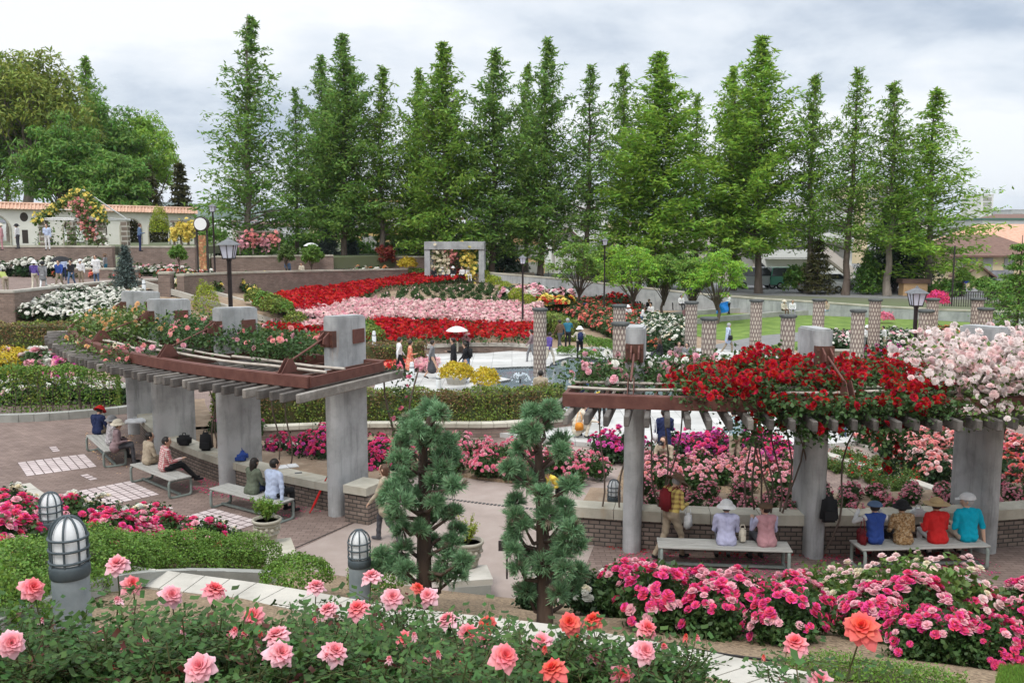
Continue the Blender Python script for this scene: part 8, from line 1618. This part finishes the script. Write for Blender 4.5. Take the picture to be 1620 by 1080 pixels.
PL = [  # label, u, v, z, face, pose, H, top, bottom, extras
 ('man in a white shirt with a black and orange bag beside the kimono', 632, 597, .13, -70, 'walk', 1.68, 'white', 'black', dict(bag=('side', 'black', 'black and orange bag of the man walking with the kimono woman', -1))),
 ('woman in a red and orange patterned kimono', 649, 598, .13, -80, 'stand', 1.56, 'kimono', 'kimono', dict(skirt='kimono', coat=True)),
 ('woman in a grey jacket and short skirt walking left of the black-suited man', 684, 599, .13, -85, 'walk', 1.6, 'grey', 'dgrey', dict(skirt='dgrey', arms=('down', 'swingb'))),
 ('man in a black suit with white shirt standing behind the golden shrub', 718, 600, .13, 95, 'stand', 1.72, 'black', 'black', dict(coat=True)),
 ('woman in a black top and long blue skirt', 737, 604, .13, 88, 'walk', 1.62, 'black', 'denim', dict(skirt='denim', bag=('back', 'black', 'black backpack of the woman in the long blue skirt', 1))),
 ('woman in cream seated under the white parasol on the bed coping', 720, 558, 0, 185, 'sit', 1.58, 'cream', 'cream', dict(arms=('hold', 'lap'))),
 ('person in a pink shirt seated beside the white parasol', 738, 558, 0, 180, 'sit', 1.6, 'pink', 'black', dict()),
 ('person in a violet jacket with a black shoulder bag passing the lone mosaic pillar', 869, 579, .05, -60, 'walk', 1.55, 'purple', 'cream', dict(bag=('side', 'black', 'black shoulder bag of the person in violet', -1))),
 ('person in mauve half hidden left of the lone mosaic pillar', 841, 575, .05, 90, 'walk', 1.6, 'mauve', 'grey', dict()),
 ('man in a dark patterned shirt walking beside the blue jacket', 886, 555, 0, 40, 'walk', 1.62, 'brown', 'dgrey', dict()),
 ('elderly man in a teal blue jacket and black trousers', 898, 554, 0, 10, 'stand', 1.68, 'teal', 'black', dict(hair='g', arms=('down', 'out'))),
 ('visitor in a white hat with a dark backpack pointing towards the roses', 917, 570, 0, 5, 'stand', 1.62, 'cream', 'black', dict(hat='bucket', hatc='white', arms=('out', 'out'), bag=('back', 'navy', 'dark backpack of the visitor in the white hat at the plaza edge', 1))),
 ('visitor in white with dark trousers beside the yellow roses', 849, 478, 0, -20, 'stand', 1.6, 'white', 'black', dict()), ('visitor in a pale grey top and jeans', 876, 492, 0, -30, 'stand', 1.6, 'grey', 'denim', dict(sleeve='white')),
 ('visitor in white leaning to smell the red roses', 890, 490, 0, 30, 'stand', 1.62, 'white', 'cream', dict(lean=.2)), ('visitor in navy and a cap next to the orange skirt', 894, 498, 0, 20, 'walk', 1.55, 'navy', 'white', dict(hat='cap', hatc='navy')),
 ('woman in a white blouse and orange skirt', 904, 500, 0, 0, 'stand', 1.58, 'white', 'orange', dict(skirt='orange')), ('person in navy photographing inside the red rose bed', 930, 504, 0, 60, 'crouch', 1.6, 'navy', 'navy', dict(arms=('phone', 'phone'), hat='cap', hatc='navy')),
 ('person in white with a white hat in front of the boundary wall', 931, 478, 0, 160, 'sit', 1.6, 'white', 'dgrey', dict(hat='bucket', hatc='white')), ('person in a white shirt bending at the foot of the far lamp post', 967, 478, 0, 90, 'bend', 1.6, 'white', 'dgrey', dict()),
 ('person in a white hat behind the overlapping mosaic pillars', 993, 520, 0, 170, 'stand', 1.5, 'white', 'beige', dict(hat='bucket', hatc='white')), ('person in a white shirt by the white roses', 1015, 522, 0, -100, 'stand', 1.5, 'white', 'denim', dict(lean=.15)),
 ('person in black sitting on the low wall left of the first seated group', 1027, 500, 0, 150, 'sit', 1.6, 'black', 'black', dict()), ('person in a white shirt sitting in front of the person in black', 1030, 508, 0, 140, 'sit', 1.6, 'white', 'red', dict()),
 ('person in a dark top seated left end of the picnic group', 1053, 488, 0, 180, 'sit', 1.6, 'navy', 'denim', dict()), ('person in a cream hat and top in the picnic group', 1062, 490, 0, 200, 'sit', 1.6, 'cream', 'black', dict(hat='bucket', hatc='cream')),
 ('person in white and black shorts in the picnic group', 1077, 492, 0, 190, 'sit', 1.6, 'white', 'black', dict(legs='out')), ('person in a pale grey shirt in the picnic group', 1084, 490, 0, 170, 'sit', 1.6, 'wpat', 'beige', dict()),
 ('person in a green shirt under the dark umbrella', 1091, 487, 0, 180, 'sit', 1.6, 'green', 'dgrey', dict()), ('person in light clothes at the right end of the picnic group', 1107, 487, 0, 185, 'sit', 1.6, 'cream', 'white', dict(arms=('out', 'lap'))),
 ('person lounging at the foot of the picnic group', 1082, 503, 0, 210, 'ground', 1.6, 'pink', 'mauve', dict()),
 ('person in a dark jacket standing under the spreading young tree', 1136, 497, 0, -90, 'stand', 1.55, 'navy', 'khaki', dict(lean=.15)), ('person in a white top holding a blue sheet under the young tree', 1153, 497, 0, 95, 'stand', 1.5, 'white', 'black', dict(arms=('hold', 'hold'))),
 ('man in a pale blue shirt and khaki shorts strolling past the pillars', 1151, 560, .0, -80, 'walk', 1.58, 'pblue', 'khaki', dict(hair='g', coat=True, bag=('side', 'black', 'black sling bag of the man in the pale blue shirt', 1))),
 ('woman in cream and a hat seated on the lawn step', 1239, 502, 0, 200, 'sit', 1.6, 'cream', 'brown', dict(hat='bucket', hatc='cream')), ('person in white with black hair seated on the lawn step', 1253, 502, 0, 170, 'sit', 1.6, 'white', 'grey', dict(legs='out')),
 ('person in a pale top sitting by the wall beside a back-row pillar', 1308, 503, 0, 120, 'sit', 1.6, 'beige', 'pblue', dict()), ('woman in a black top seated by the plaza rim in front of the pillars', 1045, 578, 0, 60, 'sit', 1.6, 'black', 'dgrey', dict(hair='d', hairlen=.1)),
 ('girl with reddish brown hair seated by the plaza', 1073, 582, 0, 180, 'sit', 1.5, 'mauve', 'pink', dict(hair='d', hairlen=.14)), ('dark-haired girl in grey seated next to the reddish-haired one', 1087, 584, 0, 150, 'sit', 1.5, 'grey', 'dgrey', dict(hairlen=.1)),
 ('person in white with a white hat left of the white roses beyond the pillars', 1370, 556, 0, 180, 'stand', 1.35, 'white', 'grey', dict(hat='bucket', hatc='white')), ('person in a white shirt right of the white roses beyond the pillars', 1399, 556, 0, 90, 'stand', 1.35, 'white', 'beige', dict(lean=.2)),
 ('woman in a pale blue top and dark hair beside the orange roses', 1476, 562, 0, 80, 'stand', 1.5, 'pblue', 'denim', dict(hat='wide', hatc='dgrey', hairlen=.12)),
 ('man in a violet shirt and beige trousers with a white hat, leftmost of the strollers', 56, 459, 2.82, 15, 'walk', 1.62, 'purple', 'cream', dict(hat='bucket', hatc='white', bag=('side', 'black', 'black bag of the man in the violet shirt', -1))), ('woman in a grey jacket, white trousers and dark hat on the terrace', 69, 460, 2.82, 10, 'walk', 1.6, 'grey', 'white', dict(hat='bucket', hatc='black', coat=True)),
 ('man in a navy shirt walking towards the viewer on the terrace', 95, 458, 2.82, 180, 'walk', 1.66, 'blue', 'khaki', dict(sleeve='blue')), ('woman in a black top and jeans on the terrace', 114, 455, 2.82, 175, 'walk', 1.62, 'black', 'denim', dict()),
 ('woman in a white blouse and white hat on the terrace', 129, 451, 2.82, 185, 'stand', 1.56, 'white', 'khaki', dict(hat='cap', hatc='white')), ('large man in a loose white shirt and jeans on the terrace', 153, 448, 2.82, 180, 'stand', 1.78, 'white', 'denim', dict(coat=True, fat=1.15)),
 ('man in a grey-blue shirt and brown hat behind the white-shirted man', 168, 440, 2.82, 90, 'stand', 1.7, 'grey', 'teal', dict(hat='bucket', hatc='brown')), ('man in a yellow-green shirt bending at the left edge of the terrace', 10, 466, 2.82, 60, 'bend', 1.65, 'lime', 'beige', dict(hair='g')),
 ('person under the black umbrella on the terrace', 102, 444, 2.82, 180, 'stand', 1.6, 'pblue', 'navy', dict()), ('person in black sitting on the planter rim below the brick wall', 243, 431, 2.82, 190, 'sit', 1.6, 'black', 'beige', dict(hat='bucket', hatc='cream')),
 ('person in a pale blue shirt and white hat sitting beside the one in black', 257, 432, 2.82, 170, 'sit', 1.6, 'pblue', 'grey', dict(hat='bucket', hatc='white')),
 ('person in a white top and black hat on the upper terrace before the white wall', 29, 394, 4.9, 90, 'stand', 1.6, 'white', 'dgrey', dict(hat='bucket', hatc='black')), ('person in a salmon top at the far left of the upper terrace', 4, 396, 4.9, 120, 'stand', 1.6, 'pink', 'pink', dict(hat='bucket', hatc='cream')),
 ('person in pale blue-white in front of the pruned dark pine', 76, 396, 4.9, 180, 'stand', 1.6, 'pblue', 'white', dict()), ('person in blue behind the parapet under the right arch', 222, 398, 4.9, -60, 'stand', 1.6, 'denim', 'navy', dict(hair='d')),
 ('dark-haired woman in black sitting by the foot of the garden stairs', 296, 527, .6, 240, 'sit', 1.6, 'black', 'black', dict(hair='d', hairlen=.2)),
 ('person in a blue denim jacket standing before the yellow roses', 456, 457, 1.6, 200, 'stand', 1.6, 'denim', 'black', dict()), ('person in a cream jacket beside the one in denim', 478, 456, 1.6, 170, 'stand', 1.55, 'cream', 'black', dict()),
 ('person in a white top and black trousers at the end of the garden wall', 641, 434, 1.95, 120, 'stand', 1.55, 'white', 'black', dict()), ('person in a white hat seated behind the garden wall', 581, 427, 2.2, 180, 'sit', 1.6, 'pink', 'navy', dict(hat='bucket', hatc='white')), ('person in grey seated left of the white-hatted one behind the garden wall', 570, 427, 2.2, 160, 'sit', 1.6, 'grey', 'black', dict()),
 ('person in black seated left end below the concrete frame', 686, 447, 2.0, 210, 'sit', 1.6, 'black', 'black', dict()), ('first person in white seated in the concrete frame', 699, 446, 2.0, 190, 'sit', 1.6, 'white', 'dgrey', dict(hat='bucket', hatc='white')),
 ('person in black with a white hat in the middle of the concrete frame group', 717, 446, 2.0, 180, 'sit', 1.6, 'black', 'white', dict(hat='bucket', hatc='white')), ('person in cream between the two in black below the frame', 708, 446, 2.0, 170, 'sit', 1.6, 'cream', 'navy', dict()),
 ('person in white seated right of the middle below the frame', 732, 446, 2.0, 150, 'sit', 1.6, 'white', 'black', dict()), ('last person in white at the right of the frame group', 741, 446, 2.0, 200, 'sit', 1.6, 'white', 'white', dict(hat='bucket', hatc='white'))]
PP = {}
for lab, u, v, z, fc, ps, H_, tp_, bt, ex in PL:
    ex = dict(ex); bg_ = ex.pop('bag', None); ar = ex.pop('arms', ('swingf', 'swingb') if ps == 'walk' else ('lap', 'lap') if ps in ('sit', 'crouch', 'bend', 'ground') else ('down', 'bent')); x, y, z_ = W(u, v, z)
    if 44.5 < y < 82 and z in (1.6, 1.95, 2.0, 2.2): z_ = max(z, hill_z(x, y))
    pp_ = person(lab, (x, y, z_), fc, ps, H_, tp_, bt, ar, ex.pop('hair', 'b'), ex.pop('hat', None), **ex); PP[lab] = pp_
    if bg_: attach_bag(pp_, *bg_)
# ------------------------------------------------------------------ things people brought
def parasol(label, loc, r, col, h=.85, tilt=0.0):
    t = thing('parasol', label, 'parasol', loc); t.rotation_euler = (tilt, 0, 0); b = MB(); n = 16; V = []
    for k in range(6):
        q = k/5; rr = r*q
        for j in range(n): a = 2*PI*j/n; V.append((rr*math.cos(a)*(1-.04*(j % 2)*q), rr*math.sin(a)*(1-.04*(j % 2)*q), h-r*.42*q**2))
    b.add(V, [(k*n+j, k*n+(j+1) % n, (k+1)*n+(j+1) % n, (k+1)*n+j) for k in range(5) for j in range(n)]); b.build('canopy', CL[col], t, local=True); b = MB(); b.tube([(0, 0, 0), (0, 0, h+.06)], .012, 6); b.build('handle', CL['dgrey'], t, local=True)
x, y, z = WD(723, 535, 44.9); parasol('white parasol shading the couple seated in front of the red roses', (x, y, z), .55, 'white', .6)
x, y, z = WD(97, 425, 55); parasol('black umbrella held open above the strollers on the terrace', (x, y, z), .62, 'black', .75, .1)
x, y, z = WD(1096, 470, 60); parasol('dark grey umbrella over the seated picnic group under the young trees', (x, y, z), .5, 'dgrey', .6, -.3)
x, y, z = WD(492, 398, 73); parasol('small white parasol standing behind the round-headed rose tree', (x, y, z), .6, 'white', .7)
def rest_bag(label, u, v, z, dims, col, name='backpack', rz=0.0, taper=.75):
    x, y, _ = W(u, v, z); t = thing(name, label, name, (x, y, z), rz); m = MB(); m.box((0, 0, dims[2]/2), dims, taper=taper); o = m.build('pouch', CL[col], t, local=True)
    bm = bmesh.new(); bm.from_mesh(o.data); bmesh.ops.bevel(bm, geom=bm.edges[:], offset=min(dims)*.3, segments=3, affect='EDGES'); bm.to_mesh(o.data); bm.free()
    for f in o.data.polygons: f.use_smooth = True
    m = MB(); m.box((0, -dims[1]/2, dims[2]*.3), (dims[0]*.65, .05, dims[2]*.35)); m.build('pocket', CL[col], t, local=True); m = MB(); m.tube([(-.05, 0, dims[2]*.96), (-.03, 0, dims[2]+.06), (.03, 0, dims[2]+.06), (.05, 0, dims[2]*.96)], .012, 6); m.build('handle', CL[col], t, local=True)
CL['mint'] = cloth('mint', (.1, .2, .2)); 
rest_bag('black backpack standing on the planter wall left of the broad pillar', 326, 712, .62, (.33, .2, .46), 'black'); rest_bag('black open-topped carrier bag on the planter wall next to the backpack', 292, 704, .62, (.34, .2, .26), 'black', 'bag', 0, 1.1); rest_bag('royal blue patterned bag on the planter wall behind the bobbed-haired woman', 381, 728, .62, (.38, .26, .24), 'blue', 'bag', 0, .8)
rest_bag('black backpack on the right planter wall behind the middle pillar', 1311, 825, .76, (.34, .2, .48), 'black'); rest_bag('checked canvas tote on the bench between the two women', 1174, 857, .455, (.13, .1, .26), 'cream', 'bag', 0, .95); rest_bag('folded white carrier bag on the planter wall beside the straw hat', 1452, 815, .76, (.3, .2, .14), 'white', 'bag'); rest_bag('white plastic bag lying on the planter wall near the mauve jacket', 214, 668, .62, (.6, .4, .1), 'white', 'bag', .4)
x, y, z = W(490, 812, 0); t = thing('umbrella', 'closed red umbrella leaning against the planter wall beside the end pillar', 'umbrella', (x, y, 0)); b = MB(); b.tube([(x, y, .01), (x+.10, y+.14, .22), (x+.24, y+.33, .55), (x+.30, y+.40, .68)], [.008, .03, .022, .012], 8); b.build('canopy', CL['red'], t); b = MB(); b.tube([(x+.30, y+.40, .68), (x+.34, y+.45, .78), (x+.37, y+.45, .80), (x+.39, y+.44, .76)], .01, 6); b.build('handle', CL['black'], t)
x, y, z = W(455, 738, .62); t = thing('open_book', 'white papers spread on the planter wall beside the pale blue shirt', 'papers', (x, y, .62), .5); b = MB(); b.box((-.12, 0, .012), (.22, .3, .02)); b.box((.12, 0, .012), (.22, .3, .02)); b.build('page', CL['white'], t, local=True)
x, y, z = W(472, 748, .62); t = thing('phone', 'black phone lying on the stone cap beside the papers', 'phone', (x, y, .62), .3); b = MB(); b.box((0, 0, .008), (.16, .08, .012)); b.build('screen', CGL, t, local=True)
x, y, z = WD(1144, 487, 66); t = thing('blue_sheet', 'bright blue picnic sheet being shaken out under the young tree', 'picnic sheet', (x, y, z)); V = []
for i in range(6):
    for j in range(6): V.append((-.5+i*.18+.05*math.sin(j*1.3), .12*math.sin(i*1.4+j*.5), -.35+j*.15+.15*(i/5-.5)))
b = MB(); b.add(V, [(i*6+j, i*6+j+1, i*6+j+7, i*6+j+6) for i in range(5) for j in range(5)]); b.build('sheet', mat('blue_plastic', (.01, .18, .55), .5), t, local=True)
for lab, u, v, z in (('small white name card on a stake among the white roses beyond the pillars', 1381, 578, 0), ('small white plant label on the grass edge left of the tall mosaic pillar', 1074, 545, 0), ('little dark plant label on the slope behind the junipers', 802, 912, .8)):
    x, y, _ = W(u, v, z); t = thing('plant_label', lab, 'plant label', (x, y, z)); b = MB(); b.box((x, y, z+.22), (.03, .02, .5)); b.build('stake', WPOST if z == 0 else LPAINT, t); b = MB(); b.box((x, y-.02, z+.5), (.26, .02, .16)); b.build('plate', WPOST if z == 0 else LPAINT, t)
for lab, u, v, h in (('low fountain jet on the left of the pool', 823, 606, .55), ('low fountain jet nearer the clipped hedge', 855, 616, .5)):
    x, y, _ = W(u, v, .03); t = thing('fountain_jet', lab, 'fountain', (x, y, .03)); b = MB(); b.tube([(x, y, 0), (x, y, .45)], .03, 8); b.build('nozzle', LPAINT, t); n = 150; pts = rng.uniform(0, 1, n); az = rng.uniform(0, 6.28, n); rr = .05+pts*.38; P = np.stack([rr*np.cos(az), rr*np.sin(az), h*(.35+1.0*pts-1.35*pts**2)+.1], 1)
    v_, f_ = scatter((A((-.5, 0, -.5), (.5, 0, -.5), (.5, .3, .5), (-.5, -.3, .5)), np.array([[0, 1, 2, 3]])), P, rot_from(rvec(n), az), rng.uniform(.02, .06, n)); tag(link('spray', npmesh('spray', v_, f_, mat('water_spray', (.85, .9, .93), .2, thin=.5)), t), kind='stuff')
# ------------------------------------------------------------------ air
hz = bpy.data.materials.new('haze_air'); hz.use_nodes = True; hz.node_tree.nodes.clear(); ho_ = hz.node_tree.nodes.new('ShaderNodeOutputMaterial'); hv = hz.node_tree.nodes.new('ShaderNodeVolumePrincipled')
hv.inputs['Color'].default_value = (.78, .86, .95, 1); hv.inputs['Density'].default_value = .00010; hz.node_tree.links.new(hv.outputs[0], ho_.inputs['Volume'])
b = MB(); b.box((0, 4460, 139), (8600, 9200, 282)); tag(b.build('haze', hz), kind='stuff')
sc.cycles.volume_step_rate = 10; sc.cycles.volume_max_steps = 16; sc.cycles.volume_bounces = 0
